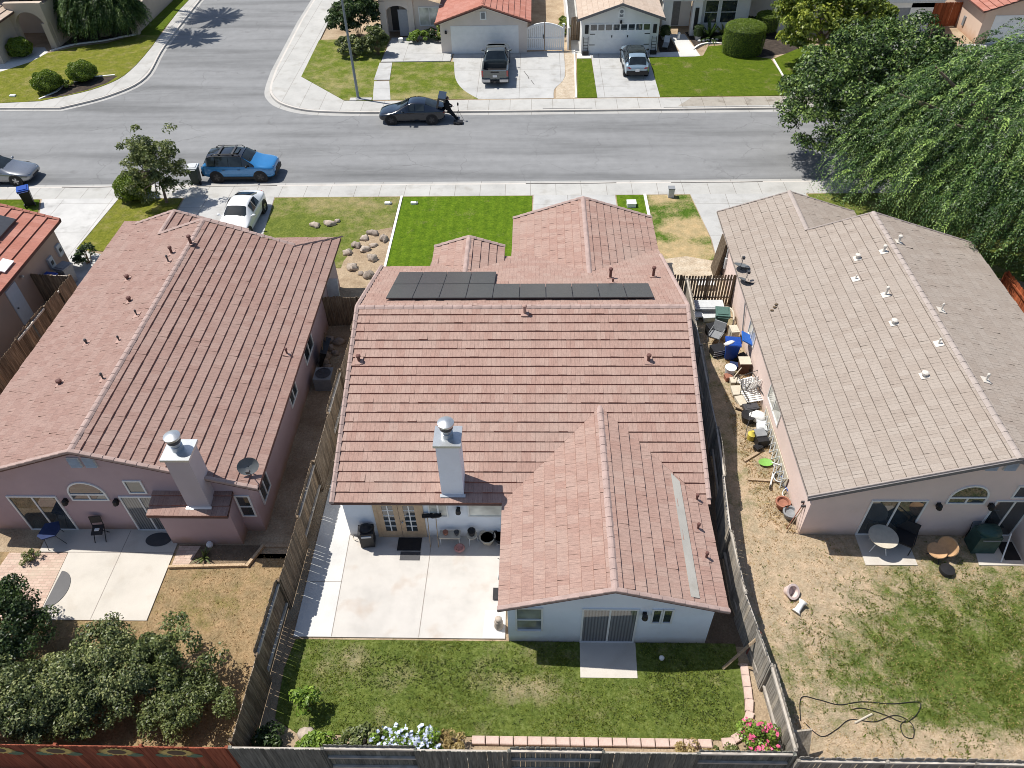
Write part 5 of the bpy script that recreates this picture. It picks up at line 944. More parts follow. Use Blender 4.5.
    for s in (1, -1):
        g = MB(); q = [(f0[0]-.02, s*f0[2]*.55, f0[3]+.0), (f0[0]-.05, s*f0[2]*.98, f0[3]-.0), (f1[0]-.14, s*f1[2]*.985, f1[3]-.02), (f1[0]-.02, s*f1[2]*.70, f1[5]-.01)]; c = sum((Vector(p) for p in q), Vector())/4
        g.hexa([tuple(Vector(p)+Vector((-.05, 0, -.07))) for p in q]+[tuple(Vector(p)+Vector((.015, s*.012, .022))) for p in q]); g.build('headlight', 'lens_w', t)
        g = MB(); q = [(l0[0]+.02, s*l0[2]*.62, l0[3]+.02), (l0[0]+.03, s*l0[2]*.99, l0[3]-.02), (l1[0]+.05, s*l1[2]*.99, l1[3]-.03), (l1[0]-.02, s*l1[2]*.75, l1[3]+.03)]
        g.hexa([tuple(Vector(p)+Vector((.04, 0, -.16))) for p in q]+[tuple(Vector(p)+Vector((-.018, s*.012, .01))) for p in q]); g.build('tail_light', tail, t)
        cx = st[ws[0]]; g = MB(); g.blob((cx[0]-.42, s*(cx[2]+.10), cx[3]+.12), (.07, .11, .075), 0, 1, .05); g.tube([(cx[0]-.40, s*(cx[2]-.08), cx[3]+.06), (cx[0]-.42, s*(cx[2]+.06), cx[3]+.10)], .025, 6); g.build('side_mirror', paint if not clad else 'black', t, 60)
    if plate: g = MB(); g.box(l0[0]-.03, l0[0]+.02, -.15, .15, l0[1]+.16, l0[1]+.30); g.build('number_plate', 'plate', t)
    g = MB(); g.box(f0[0]-.05, f0[0]+.012, -f0[2]*.6, f0[2]*.6, f0[1]+.02, f0[3]-.06); g.build('grille', 'black', t)
    for s in (1, -1):
        g = MB()
        for x in ([.15, -.8] if not bed else [.1]): g.box(x-.09, x+.09, min(s*(W*.985), s*(W*.985+.02)), max(s*(W*.985), s*(W*.985+.02)), st[4][3]-.16, st[4][3]-.125)
        g.build('door_handle', 'black' if clad else paint, t)
    return t
sedan = [(2.30, .38, .58, .54, .46, .58), (2.22, .26, .74, .62, .60, .66), (2.0, .21, .85, .68, .72, .74), (1.55, .19, .90, .76, .76, .83), (.98, .18, .91, .85, .77, .93), (.20, .18, .91, .90, .59, 1.36), (-.30, .18, .91, .92, .60, 1.43), (-.95, .18, .91, .94, .57, 1.36), (-1.78, .20, .89, .94, .68, 1.04), (-2.10, .25, .83, .92, .66, 1.0), (-2.26, .34, .74, .84, .56, .9), (-2.31, .42, .66, .76, .5, .8)]
suv = [(2.28, .42, .62, .78, .52, .86), (2.22, .30, .78, .85, .64, .95), (2.0, .26, .89, .92, .74, 1.0), (1.6, .25, .93, .98, .78, 1.06), (1.12, .25, .93, 1.0, .80, 1.12), (.42, .25, .93, 1.03, .66, 1.60), (-.4, .25, .93, 1.05, .66, 1.68), (-1.25, .25, .93, 1.07, .64, 1.66), (-1.78, .27, .92, 1.08, .62, 1.58), (-2.12, .3, .87, 1.06, .70, 1.08), (-2.26, .4, .80, .95, .62, .98), (-2.30, .46, .72, .84, .56, .88)]
cg = 'cars parked on the street and driveways'
car('parked_suv', 'bright blue SUV with black roof and crossbars parked at the kerb', 'SUV', (-18.42, 43.25, ZR), 0, suv, 'c_blue', (4, 5), (5, 6, 7), (8, 9), (1.38, -1.36), .36, cg, roof=(5, 8, 'c_black'), clad=True, rails=True, rim='rim_d')
car('parked_car', 'silver grey sedan parked at the kerb by the left edge', 'car', (-33.85, 43.0, ZR), 0, sedan, 'c_silver', (4, 5), (5, 6), (7, 8), (1.42, -1.40), .34, cg)
dk = car('parked_car', 'midnight dark sedan with open trunk parked on the far side of the street', 'car', (-8.55, 50.95, ZR), math.pi, sedan, 'c_navy', (4, 5), (5, 6), (7, 8), (1.42, -1.40), .34, cg, rim='rim_d', plate=False)
car('parked_car', 'white sedan parked nose down the driveway of the rose house', 'car', (-16.75, 37.3, .02), -math.pi/2-.03, sedan, 'c_white', (4, 5), (5, 6), (7, 8), (1.42, -1.40), .34, cg, roof=None)
car('parked_suv', 'ice blue SUV with dark glass roof parked before the panelled garage', 'SUV', (7.55, 59.1, .02), math.pi/2+.0, [(x, zb, wm, zs_-.02, wt, zt-.06) for x, zb, wm, zs_, wt, zt in suv], 'c_ice', (4, 5), (5, 6, 7), (8, 9), (1.38, -1.36), .36, cg, roof=(5, 7, 'cglass'), clad=True, rim='rim_d')
truck = [(2.85, .52, .72, .92, .62, 1.02), (2.78, .40, .88, 1.0, .76, 1.1), (2.55, .36, .96, 1.06, .84, 1.16), (2.0, .35, .98, 1.1, .86, 1.22), (1.30, .35, .98, 1.14, .86, 1.27), (.62, .35, .98, 1.18, .70, 1.82), (-.2, .35, .98, 1.2, .72, 1.9), (-.78, .35, .98, 1.2, .70, 1.86), (-1.0, .35, .98, 1.2, .80, 1.26), (-1.04, .40, .96, .85, .85, .88)]
tr = car('pickup_truck', 'dark grey pickup truck with empty bed parked facing the white garage', 'pickup truck', (-3.0, 58.75, .02), math.pi/2, truck, 'c_truck', (4, 5), (5, 6), (7, 8), (1.9, -1.85), .40, cg, bed=True, plate=False)
for o in list(tr.children):
    if o.name.startswith('tail_light'): bpy.data.objects.remove(o)
b = MB()
for s in (1, -1):
    b.hexa([(x, y, z) for z, k in ((.42, 1), (1.2, 1)) for x, y in ((-2.85, min(s*.98, s*.86)), (-1.04, min(s*.98, s*.86)), (-1.04, max(s*.98, s*.86)), (-2.85, max(s*.98, s*.86)))])
    b.disc((-1.85, s*.984, .40), .48, 'y', 22, 1, .012)
b.box(-2.8, -1.04, -.86, .86, .5, .66, 1); b.build('bed', ['c_truck', 'black'], tr)
b = MB(); b.box(-2.9, -2.8, -.86, .86, .5, 1.2); b.box(-2.93, -2.9, -.3, .3, 1.05, 1.12, 1); b.build('tailgate', ['c_truck', 'black'], tr)
b = MB(); b.box(-3.08, -2.88, -.98, -.35, .42, .60); b.box(-3.08, -2.88, .35, .98, .42, .60); b.box(-3.04, -2.88, -.35, .35, .40, .52, 1); b.box(-3.25, -3.04, -.05, .05, .40, .48, 1); b.build('bumper', ['rim', 'black'], tr)
for s in (1, -1): b = MB(); b.box(-2.92, -2.8, min(s*.86, s*.985), max(s*.86, s*.985), .78, 1.16); b.build('tail_light', 'lens_r', tr)
b = MB(); b.box(-2.93, -2.91, -.16, .16, .72, .88); b.build('number_plate', 'plate', tr); b = MB(); b.box(-2.5, -2.1, -.7, .7, .66, .74); b.box(-2.25, -2.1, -.8, .8, .66, .82); b.build('bed_liner', 'lgrey', tr)
b = MB(); pf = [(-1.72, 1.05), (-1.90, 1.74), (-2.42, 1.66), (-2.40, 1.40), (-2.28, 1.40), (-2.26, 1.54), (-2.02, 1.58), (-1.84, 1.03)]; n = len(pf); b.faces([(x, -.60, z) for x, z in pf]+[(x, .60, z) for x, z in pf], [tuple(range(n-1, -1, -1)), tuple(range(n, 2*n))]+[(i, (i+1) % n, (i+1) % n+n, i+n) for i in range(n)]); lid = b.build('trunk_lid', 'c_black', dk); b = MB(); b.cbox((-2.425, 0, 1.53), (.02, .34, .15)); b.build('number_plate', 'plate', dk)

# ------------------------------------------------------------------ the person at the trunk
def skin_chain(name, joints, edges, mat, parent, loc=(0, 0, 0), lv=2, root=0):
    me = bpy.data.meshes.new(name); me.from_pydata([j[0] for j in joints], edges, []); o = bpy.data.objects.new(name, me); COL.objects.link(o)
    m = o.modifiers.new('skin', 'SKIN'); m.use_smooth_shade = True
    for v, j in zip(me.skin_vertices[0].data, joints): v.radius = (j[1]*1.6, j[1]*1.6*(j[2] if len(j) > 2 else 1))
    me.skin_vertices[0].data[root].use_root = True
    s = o.modifiers.new('sub', 'SUBSURF'); s.levels = s.render_levels = lv; me.materials.append(M[mat]); o.parent = parent; o.location = loc; return o
pr = thing('person', 'person in black clothes leaning back against the open trunk with legs stretched out', 'person', (-5.95, 50.8, ZR))
# local frame: +x away from the car; hips on the bumper at x=-.12
J = [((-.16, 0, .80), .125, 1.), ((-.19, 0, .98), .12, 1.15), ((-.18, 0, 1.16), .135, 1.2), ((-.16, 0, 1.30), .085, 1.1), ((-.14, 0, 1.37), .055), ((-.10, 0, 1.47), .045), ((-.09, 0, 1.55), .04),
     ((-.16, .17, 1.28), .062), ((-.08, .23, 1.06), .048), ((.12, .14, .98), .038), ((.20, .09, 1.0), .034), ((-.16, -.17, 1.28), .062), ((-.08, -.23, 1.06), .048), ((.12, -.14, .98), .038), ((.20, -.09, 1.0), .034),
     ((-.10, .09, .76), .09), ((.16, .10, .44), .07), ((.42, .12, .09), .045), ((.55, .13, .05), .042), ((-.10, -.09, .76), .09), ((.20, -.10, .45), .07), ((.50, -.13, .09), .045), ((.63, -.14, .05), .042)]
Ed = [(0, 1), (1, 2), (2, 3), (3, 4), (4, 5), (5, 6), (3, 7), (7, 8), (8, 9), (9, 10), (3, 11), (11, 12), (12, 13), (13, 14), (0, 15), (15, 16), (16, 17), (17, 18), (0, 19), (19, 20), (20, 21), (21, 22)]
body = skin_chain('body', J, Ed, 'cloth_b', pr)
b = MB(); b.blob((-.075, 0, 1.525), (.095, .086, .118), 0, 3, .03, 16, 12); b.blob((.024, 0, 1.515), (.018, .014, .022), 0, 1, 0, 8, 6)
for s in (1, -1): b.blob((-.075, s*.088, 1.52), (.02, .012, .03), 0, 1, 0, 8, 6); b.blob((.010, s*.032, 1.54), (.010, .014, .009), 1, 1, 0, 8, 6)
b.blob((.012, 0, 1.468), (.008, .024, .008), 2, 1, 0, 8, 6); b.build('face', ['skin', 'black', 'terra'], pr, 60)
b = MB(); b.blob((-.105, 0, 1.575), (.104, .100, .094), 0, 5, .06, 14, 9); b.build('hair', 'hair', pr, 60)
b = MB(); b.blob((-.155, 0, 1.20), (.155, .205, .06), 0, 4, .05, 16, 8); b.build('collar', 'cloth_w', pr, 60)
for s in (1, -1):
    b = MB(); b.blob((.215, s*.085, 1.0), (.045, .035, .02), 0, 2, .05, 10, 7)
    for k in range(4): b.tube([(.24, s*(.105-.017*k), 1.005), (.275, s*(.098-.018*k), 1.0), (.29-.004*abs(k-1), s*(.088-.018*k), .978)], [.009, .0085, .007], 6)
    b.tube([(.20, s*.055, 1.01), (.235, s*.04, 1.025), (.26, s*.04, 1.022)], [.011, .01, .008], 6); b.build('hand', 'skin', pr, 60)
b = MB(); b.cbox((.285, 0, 1.005), (.10, .17, .035)); b.build('remote', 'lgrey') and None
rm = bpy.data.objects['remote']; rm.name = 'remote_control'; rm.location = (-5.95, 50.8, ZR); tag(rm, 'small pale remote control held by the person at the trunk', 'remote control')
tp = thing('tripod', 'thin dark tripod with a small head standing at the kerb behind the sedan', 'tripod', (-5.35, 50.75, ZR))
for k in range(3): a = 2*math.pi*k/3+.4; b = MB(); b.tube([(0, 0, .72), (.32*math.cos(a), .32*math.sin(a), 0)], .012, 6); b.build('leg', 'dmetal', tp)
b = MB(); b.tube([(0, 0, .66), (0, 0, 1.05)], .018, 6); b.build('column', 'dmetal', tp); b = MB(); b.cbox((0, 0, 1.12), (.1, .16, .12)); b.blob((0, 0, 1.2), (.05, .05, .05)); b.build('head', 'black', tp)
bgx = thing('carry_case', 'flat dark carry case lying on the street at the feet of the person', 'case', (-5.35, 50.2, ZR)); b = MB(); b.cbox((0, 0, .09), (.62, .42, .17)); b.build('case_shell', 'black', bgx); b = MB(); b.tube([(-.1, -.21, .1), (-.08, -.27, .1), (.08, -.27, .1), (.1, -.21, .1)], .014, 6); b.build('handle', 'dmetal', bgx)
b = MB(); b.cbox((0, 0, .012), (.12, .09, .02)); o = b.build('paper_cup', 'white'); bpy.data.objects.remove(o)

# street lamp
lp = thing('street_lamp', 'tall grey steel street lamp pole at the far corner lawn', 'street lamp', (-12.95, 54.05, 0))
b = MB(); b.tube([(0, 0, 0), (0, 0, 9)], [.105, .065], 12); b.build('pole', plain('galvanised_pole', (.20, .23, .25), .5, .08, 3., .5, .3), lp, 40); b = MB(); b.lathe([(.2, 0), (.2, .06), (.12, .12)], (0, 0, .02), 12); b.build('base_flange', 'grey', lp); b = MB(); b.tube([(0, 0, 8.8), (0, -1., 9.2), (0, -2., 9.3)], .04, 8); b.build('arm', 'grey', lp); b = MB(); b.cbox((0, -2.3, 9.28), (.25, .7, .14)); b.build('lamp_head', 'lgrey', lp)
b = MB(); b.box(-13.55, -11.95, 53.75, 54.2, -.05, .05); o = b.build('lamp_footing', 'walk'); o['kind'] = 'structure'
# ------------------------------------------------------------------ plants
def unit(v): return v/np.maximum(np.linalg.norm(v, axis=1, keepdims=True), 1e-9)
def leaf_mesh(name, C, axis, nrm, ln, wd, tint, mat, parent=None, loc=None):
    """one rhombic leaf per row: centre, long axis, normal, length, width"""
    u = unit(axis); w = unit(np.cross(nrm, u)); n = len(C); fold = unit(nrm)*(wd*.25)[:, None]
    V = np.empty((n, 4, 3)); V[:, 0] = C-u*(ln/2)[:, None]; V[:, 1] = C+w*(wd/2)[:, None]-u*(ln*.08)[:, None]+fold; V[:, 2] = C+u*(ln/2)[:, None]; V[:, 3] = C-w*(wd/2)[:, None]-u*(ln*.08)[:, None]+fold
    me = bpy.data.meshes.new(name); me.vertices.add(4*n); me.vertices.foreach_set('co', V.reshape(-1).astype(np.float32)); me.loops.add(4*n); me.loops.foreach_set('vertex_index', np.arange(4*n, dtype=np.int32))
    me.polygons.add(n); me.polygons.foreach_set('loop_start', np.arange(0, 4*n, 4, dtype=np.int32)); me.update(calc_edges=True)
    A = me.attributes.new('tint', 'FLOAT', 'FACE'); A.data.foreach_set('value', np.clip(tint, 0, 1).astype(np.float32)); me.materials.append(M[mat] if isinstance(mat, str) else mat); me.validate()
    return link(name, me, parent, loc)
def sphere_pts(n, rng): return unit(rng.normal(size=(n, 3)))
def clump_cloud(rng, centers, radii, per, size, squash=.8, asp=2., tintvar=.22, up=.5):
    nc = len(centers); idx = np.repeat(np.arange(nc), per); n = len(idx); d = sphere_pts(n, rng); d[:, 2] = np.where(d[:, 2] < -.3, -d[:, 2]*.6, d[:, 2])
    r = radii[idx]*(1-.55*rng.random(n)**2.2); C = centers[idx]+d*r[:, None]*np.array([1, 1, squash])
    nr = unit(d*.8+rng.normal(size=(n, 3))*.55+np.array([0, 0, up])); ax = rng.normal(size=(n, 3)); ax -= nr*(ax*nr).sum(1)[:, None]
    ln = size*(.65+.7*rng.random(n)); ct = rng.normal(.48, tintvar*.55, nc)
    return C, ax, nr, ln, ln/asp, ct[idx]+rng.normal(0, tintvar, n)
def crown_centers(rng, c, r, n, low=-.55, hollow=.55, lumpy=.12):
    out = []
    while len(out) < n:
        d = rng.normal(size=3); d /= np.linalg.norm(d)
        if d[2] < low: continue
        k = hollow+(1-hollow)*rng.random()**.6; lump = 1+lumpy*math.sin(3*math.atan2(d[1], d[0])+d[2]*4+c[0])
        out.append(np.array(c)+d*np.array(r)*k*lump)
    return np.array(out)
def limbs(mb, base, top, cents, r0, rng, k=9, m=0):
    base, top = Vector(base), Vector(top); mid = base.lerp(top, .5)+Vector((rng.normal(0, .06), rng.normal(0, .06), 0)); mb.tube([base-Vector((0, 0, .1)), base+Vector((0, 0, .12)), mid, top], [r0*1.5, r0*1.1, r0*.9, r0*.72], 10, m)
    for i in rng.choice(len(cents), min(k, len(cents)), replace=False):
        e = Vector(cents[i]); s = mid.lerp(top, rng.uniform(.3, 1)); q = s.lerp(e, .5)+Vector((rng.normal(0, .15), rng.normal(0, .15), .15)); mb.tube([s, q, e], [r0*.55, r0*.34, r0*.12], 7, m)
def tree(name, label, cat, base, cc, cr, nc, per, rad, leaf, mat, trunk_r=.16, seed=1, low=-.5, hollow=.55, group=None, asp=2., tv=.22, k=9, top=None, lumpy=.12, stem='bark'):
    rng = np.random.default_rng(seed); t = thing(name, label, cat, base, group=group, world=True); c = crown_centers(rng, cc, cr, nc, low, hollow, lumpy)
    C = clump_cloud(rng, c, rad*(.7+.6*rng.random(nc)), per, leaf, asp=asp, tintvar=tv); leaf_mesh('crown', *C, mat, t)
    b = MB(); limbs(b, base, top or (cc[0], cc[1], cc[2]-cr[2]*.35), c, trunk_r, rng, k); b.build('trunk', stem, t, 50); return t
def shrub(label, base, r, nc, per, rad, leaf, mat, seed=1, cat='shrub', name='shrub', flowers=None, low=-.2, hollow=.5, asp=1.9, tv=.22, group=None, zc=None, fsize=.09, lumpy=.12):
    rng = np.random.default_rng(seed); t = thing(name, label, cat, base, group=group, world=True); cc = (base[0], base[1], base[2]+(zc if zc is not None else r[2]*.55))
    c = crown_centers(rng, cc, (r[0], r[1], r[2]*.6), nc, low, hollow, lumpy); c[:, 2] = np.maximum(c[:, 2], base[2]+.06)
    L = clump_cloud(rng, c, rad*(.7+.6*rng.random(nc)), int(per*(1.9 if base[1] > 45 else 1.25)), leaf*(1.2 if base[1] > 45 else 1.), asp=asp, tintvar=tv); L[0][:, 2] = np.maximum(L[0][:, 2], base[2]+.02); leaf_mesh('foliage', *L, mat, t)
    b = MB()
    for i in rng.choice(nc, min(nc, 7), replace=False): b.tube([(base[0]+rng.normal(0, .05), base[1]+rng.normal(0, .05), base[2]-.05), tuple((np.array(cc)*.4+c[i]*.6)), tuple(c[i])], [.03, .022, .01], 5)
    b.build('stem', 'stem', t)
    if flowers:
        fm, fn = flowers; ii = rng.choice(len(L[0]), fn); P = L[0][ii]+unit(L[2][ii])*.05; P[:, 2] += .03
        ax = rng.normal(size=(fn, 3)); nr = unit(rng.normal(size=(fn, 3))*.4+np.array([0, -.3, 1.])); o = None
        PP = np.repeat(P, 3, 0)+rng.normal(0, fsize*.25, (fn*3, 3)); AX = rng.normal(size=(fn*3, 3)); NR = np.repeat(nr, 3, 0); s = fsize*(.7+.5*rng.random(fn*3)); leaf_mesh('blossom', PP, AX, NR, s, s*.8, rng.random(fn*3), fm, t)
    return t
def roundbush(label, base, r, h, seed, n=7500, leaf=.10, mat='leaf_round'):
    rng = np.random.default_rng(seed); t = thing('round_bush', label, 'bush', base, world=True); d = sphere_pts(n, rng); d[:, 2] = np.where(d[:, 2] < -.55, -d[:, 2], d[:, 2])
    lump = 1+.09*np.sin(d[:, 0]*6+seed)*np.sin(d[:, 1]*7+2)+.07*np.sin(d[:, 2]*9+d[:, 0]*6+seed); C = np.array(base)+np.array([0, 0, h*.5])+d*np.array([r, r, h*.55])*(lump*(1-.10*rng.random(n)**2))[:, None]; C[:, 2] = np.maximum(C[:, 2], .03)
    N_ = d+rng.normal(0, .5, (n, 3)); ln = leaf*(.7+.6*rng.random(n)); leaf_mesh('foliage', C, rng.normal(size=(n, 3)), N_, ln, ln*.62, rng.normal(.5, .22, n), mat, t); b = MB(); b.blob((base[0], base[1], h*.46), (r*.86, r*.86, h*.46), 0, seed, .05, 16, 10); b.build('branch_core', 'leaf_dark', t); return t
# the big pair of trees at the right
tree('broad_tree', 'broad dark green leafy tree overhanging the street in front of the weeping tree', 'tree', (20.0, 42.6, 0), (20.3, 43.0, 4.4), (5.7, 6.4, 3.6), 520, 190, .62, .18, 'leaf_tree', .26, 21, low=-.75, hollow=.5, tv=.34, k=12)
def weeping(label, base, cc, cr, nf, seed, mat, leaf=.17, flen=(1.6, 3.0), skip=None):
    rng = np.random.default_rng(seed); t = thing('weeping_tree', label, 'tree', base, world=True); Cs = []; As = []; Ns = []; Ln = []; Tn = []; ends = []
    for i in range(nf):
        d = rng.normal(size=3); d /= np.linalg.norm(d); d[2] = abs(d[2])*1.1-.35; d /= np.linalg.norm(d); k = .50+.53*rng.random()**.8
        if skip and skip(np.array(cc)+d*np.array(cr)*k): continue
        lump = 1+.10*math.sin(4*math.atan2(d[1], d[0])+2.2)+.07*math.sin(7*math.atan2(d[1], d[0])+5*d[2]); p = np.array(cc)+d*np.array(cr)*k*lump; ends.append(p)
        h = np.array([d[0], d[1], 0])+np.array([-.35, -.25, 0])+rng.normal(0, .25, 3)*np.array([1, 1, 0]); h /= np.linalg.norm(h)+1e-9
        L = rng.uniform(*flen); m = int(L*21); s = np.linspace(0, 1, m); pts = p+h[None]*(s[:, None]*L*.62)+np.array([0, 0, 1])*((.18*s-.95*s**2)*L*.8)[:, None]
        tg = np.gradient(pts, axis=0); side = np.cross(tg, [0, 0, 1.]); side = unit(side); tn = rng.normal(.42, .19)
        for sgn in (-1, 1):
            Cs.append(pts+side*sgn*.075+rng.normal(0, .03, pts.shape)); As.append(unit(tg)*.9+side*sgn*.8+rng.normal(0, .2, pts.shape)); Ns.append(np.array([0, 0, 1.])+rng.normal(0, .45, pts.shape)-h*.0); Ln.append(leaf*(1-.45*s)*(.7+.6*rng.random(m))); Tn.append(tn+rng.normal(0, .13, m)+.12*s)
    C, A_, N_, L_, T_ = map(np.concatenate, (Cs, As, Ns, Ln, Tn)); leaf_mesh('crown', C, A_, N_, L_, L_*.42, T_, mat, t)
    b = MB(); E = np.array(ends); limbs(b, base, (cc[0], cc[1], cc[2]-cr[2]*.1), E[rng.choice(len(E), 60)], .42, rng, 26); b.build('trunk', 'bark', t, 50); return t
weeping('huge weeping tree with long hanging green fronds at the right edge', (25.6, 36.8, 0), (25.6, 36.8, 4.7), (8.6, 7.6, 4.7), 3900, 5, 'leaf_weep', .15, skip=lambda p: p[0]-.9*p[1] < -16.5)
tree('street_tree', 'yellow green broadleaf tree on the lawn at the top right', 'tree', (20.6, 57.8, 0), (21.2, 58.2, 3.7), (3.9, 2.9, 3.0), 230, 130, .55, .25, 'leaf_yel', .17, 31, low=-.6)
weeping('drooping dark green tree beside the arched porch at the top left', (-37.4, 67.8, 0), (-37.5, 68.0, 2.1), (3.3, 2.5, 2.6), 2600, 8, 'leaf_tree', .2, (.8, 1.7))
tree('young_tree', 'sparse young tree with a bent twig standing beside the driveway bush', 'tree', (-22.1, 39.75, 0), (-22.1, 40.0, 2.3), (1.75, 1.5, 2.1), 120, 70, .34, .17, 'leaf_olive', .08, 41, low=-.8, hollow=.3, k=26, top=(-22.1, 39.8, 2.2), lumpy=.25)
roundbush('rounded green bush under the sparse young tree by the driveway', (-24.15, 40.35, 0), 1.0, 1.5, 241)
for i, (x, y) in enumerate(((-36.3, 69.4), (-35.6, 74.6))):
    t = thing('palm_tree', ('tall palm behind the block wall, nearer the corner lawn', 'tall palm behind the block wall, farther up the side street')[i], 'tree', (x, y, 0), world=True); b = MB(); b.tube([(x, y, -.1), (x+.1, y, 6), (x, y+.1, 13)], [.22, .16, .13], 10); b.build('trunk', 'bark', t, 50); rng = np.random.default_rng(60+i); Cs, As, Ns, Ln = [], [], [], []
    for k in range(46):
        a = rng.uniform(0, 2*math.pi); el = rng.uniform(-.5, 1.2); L = rng.uniform(2.1, 3.0); s = np.linspace(.15, 1, 14); h = np.array([math.cos(a), math.sin(a), 0]); pts = np.array([x, y, 13.])+h*(s*L*math.cos(el))[:, None]+np.array([0, 0, 1])*(s*L*math.sin(el)-.5*s**2*L*.7)[:, None]; side = np.cross(h, [0, 0, 1]); tg = np.gradient(pts, axis=0)
        for sg in (-1, 1): Cs.append(pts+side*sg*.16*s[:, None]); As.append(unit(tg)+side*sg*.8); Ns.append(np.tile([0, 0, 1.], (14, 1))+rng.normal(0, .3, (14, 3))); Ln.append(.75-.1*s)
    C, A_, N_, L_ = map(np.concatenate, (Cs, As, Ns, Ln)); leaf_mesh('crown', C, A_, N_, L_, L_*.2, RNG.random(len(C)), 'leaf_olive', t)
# far side shrubs
roundbush('left of the two round bushes in the corner bed by the sidewalk', (-36.9, 56.2, 0), 1.05, 1.35, 369); roundbush('right of the two round bushes in the corner bed by the sidewalk', (-35.0, 58.0, 0), 1.05, 1.35, 350); shrub('small yellowish plant between the two round bushes', (-35.9, 56.6, 0), (.55, .5, .5), 14, 60, .16, .11, 'leaf_yel', 54)
roundbush('dark clipped bush beside the arched porch walkway', (-42.4, 63.1, 0), 0.95, 1.4, 424)
shrub('large dark shrub mass left of the arched entry of the red roofed house', (-14.8, 65.6, 0), (2.1, 2.2, 2.9), 90, 90, .42, .18, 'leaf_dark', 56); shrub('lower dark shrub behind the street lamp lawn', (-14.6, 62.4, 0), (1.5, 1., 1.2), 36, 80, .3, .15, 'leaf_bush', 57)
shrub('upright light green shrub at the terrace edge', (-12.7, 62.3, 0), (.75, .7, 1.9), 40, 80, .26, .14, 'leaf_olive', 58, flowers=('petal_o', 26)); shrub('low bright bush under the entry window', (-9.7, 64.9, 0), (.85, .6, .8), 24, 80, .22, .12, 'leaf_lime', 59); shrub('dark flower bed shrub under the shaded front window', (-8.2, 65.2, 0), (.9, .6, .9), 26, 80, .22, .12, 'leaf_dark', 61, flowers=('petal_p', 18)); shrub('tall yellowish shrub beside the white garage door', (-7.35, 63.3, 0), (.45, .6, 2.1), 36, 80, .22, .13, 'leaf_yel', 62, flowers=('petal_y', 26))
def topiary(label, base, r, h, seed, n=9000, leaf=.075, mat='leaf_round', z0=0.):
    rng = np.random.default_rng(seed); t = thing('clipped_hedge', label, 'hedge', base, world=True); th = rng.random(n)*2*math.pi; v = rng.random(n)
    d = np.where(v < .5, 1, 0); rr = np.where(d, np.sqrt(rng.random(n)), 1.)*(1-.04*rng.random(n)); z = np.where(d, h*(1-.16*rr**4), h*.86*rng.random(n)); rr = np.where(d, rr, 1-.10*(z/h-.45)**2*4)
    C = np.stack([base[0]+r[0]*rr*np.cos(th), base[1]+r[1]*rr*np.sin(th), base[2]+z0+z], 1)+rng.normal(0, .025, (n, 3)); N_ = np.stack([np.where(d, .3*rr, 1)*np.cos(th), np.where(d, .3*rr, 1)*np.sin(th), np.where(d, 1., .2)], 1)+rng.normal(0, .4, (n, 3)); ln = leaf*(.7+.6*rng.random(n)); leaf_mesh('foliage', C, rng.normal(size=(n, 3)), N_, ln, ln*.6, rng.normal(.5, .2, n), mat, t)
    b = MB(); b.lathe([(.02, 0), (r[0]*.9, .05), (r[0]*.93, h*.8), (r[0]*.6, h*.9), (.02, h*.92)], (base[0], base[1], base[2]+z0), 24, sy=r[1]/r[0]); b.build('branch_core', 'leaf_dark', t)
    if z0: b = MB(); b.tube([base, (base[0], base[1], base[2]+z0+.1)], .06, 8); b.build('trunk', 'bark', t)
    return t
topiary('large flat topped clipped hedge on the bright lawn across the street', (16.3, 61.9, 0), (1.6, 1.4, 0), 2.3, 63, 14000); topiary('smaller round clipped bush behind the big flat hedge', (18.9, 65.6, 0), (.9, .9, 0), 1.3, 64, 5000, z0=.45); topiary('small potted clipped shrub left of the porch path', (10.6, 64.9, .3), (.4, .4, 0), .75, 65, 1800, .06, 'leaf_dark'); topiary('small potted clipped shrub at the right porch pillar', (13.3, 64.8, .3), (.38, .38, 0), .8, 66, 1800, .06, 'leaf_dark')
b = MB()
for i, x in enumerate((10.6, 13.3)):
    b = MB(); b.lathe([(.22, 0), (.3, .32), (.26, .3)], (0, 0, 0), 14); o = b.build('plant_pot', 'lgrey', None, 40, (x, (64.9, 64.8)[i], 0)); tag(o, ('pale pot holding the clipped shrub left of the porch path', 'pale pot holding the clipped shrub at the right pillar')[i], 'plant pot')
def spiky(label, base, n, L, mat, seed, name='yucca', w=.07):
    rng = np.random.default_rng(seed); t = thing(name, label, 'plant', base, world=True); b = MB()
    for k in range(n):
        a = rng.uniform(0, 6.28); el = rng.uniform(.15, 1.45); l = L*rng.uniform(.6, 1.1); b.t = rng.random(); h = Vector((math.cos(a), math.sin(a), 0)); s = Vector((-math.sin(a), math.cos(a), 0)); P = [Vector(base)+h*(q*l*math.cos(el))+Vector((0, 0, .05+q*l*math.sin(el)-.25*q*q*l)) for q in (0, .35, .7, 1)]
        for j, (wa, wb) in enumerate(((.6, 1), (1, .7), (.7, .05))): b.poly([tuple(P[j]-s*w*wa), tuple(P[j]+s*w*wa), tuple(P[j+1]+s*w*wb), tuple(P[j+1]-s*w*wb)])
    b.build('foliage', mat, t); return t
spiky('dark spiky yucca plant in the shaded entry bed', (14.3, 65.0, 0), 60, 1.9, 'leaf_dark', 67); spiky('second spiky yucca with paler blades nearer the flat hedge', (15.5, 65.4, 0), 40, 1.7, 'leaf_olive', 68); shrub('low dark shrub in the shade behind the clipped hedge', (17.6, 66.4, 0), (1.2, .7, .9), 26, 70, .26, .14, 'leaf_dark', 69)
shrub('low shrubs with pale blossom before the white garage at the top right', (36.6, 59.0, 0), (2.4, 1.2, 1.0), 50, 70, .3, .15, 'leaf_olive', 70, flowers=('petal_o', 60))
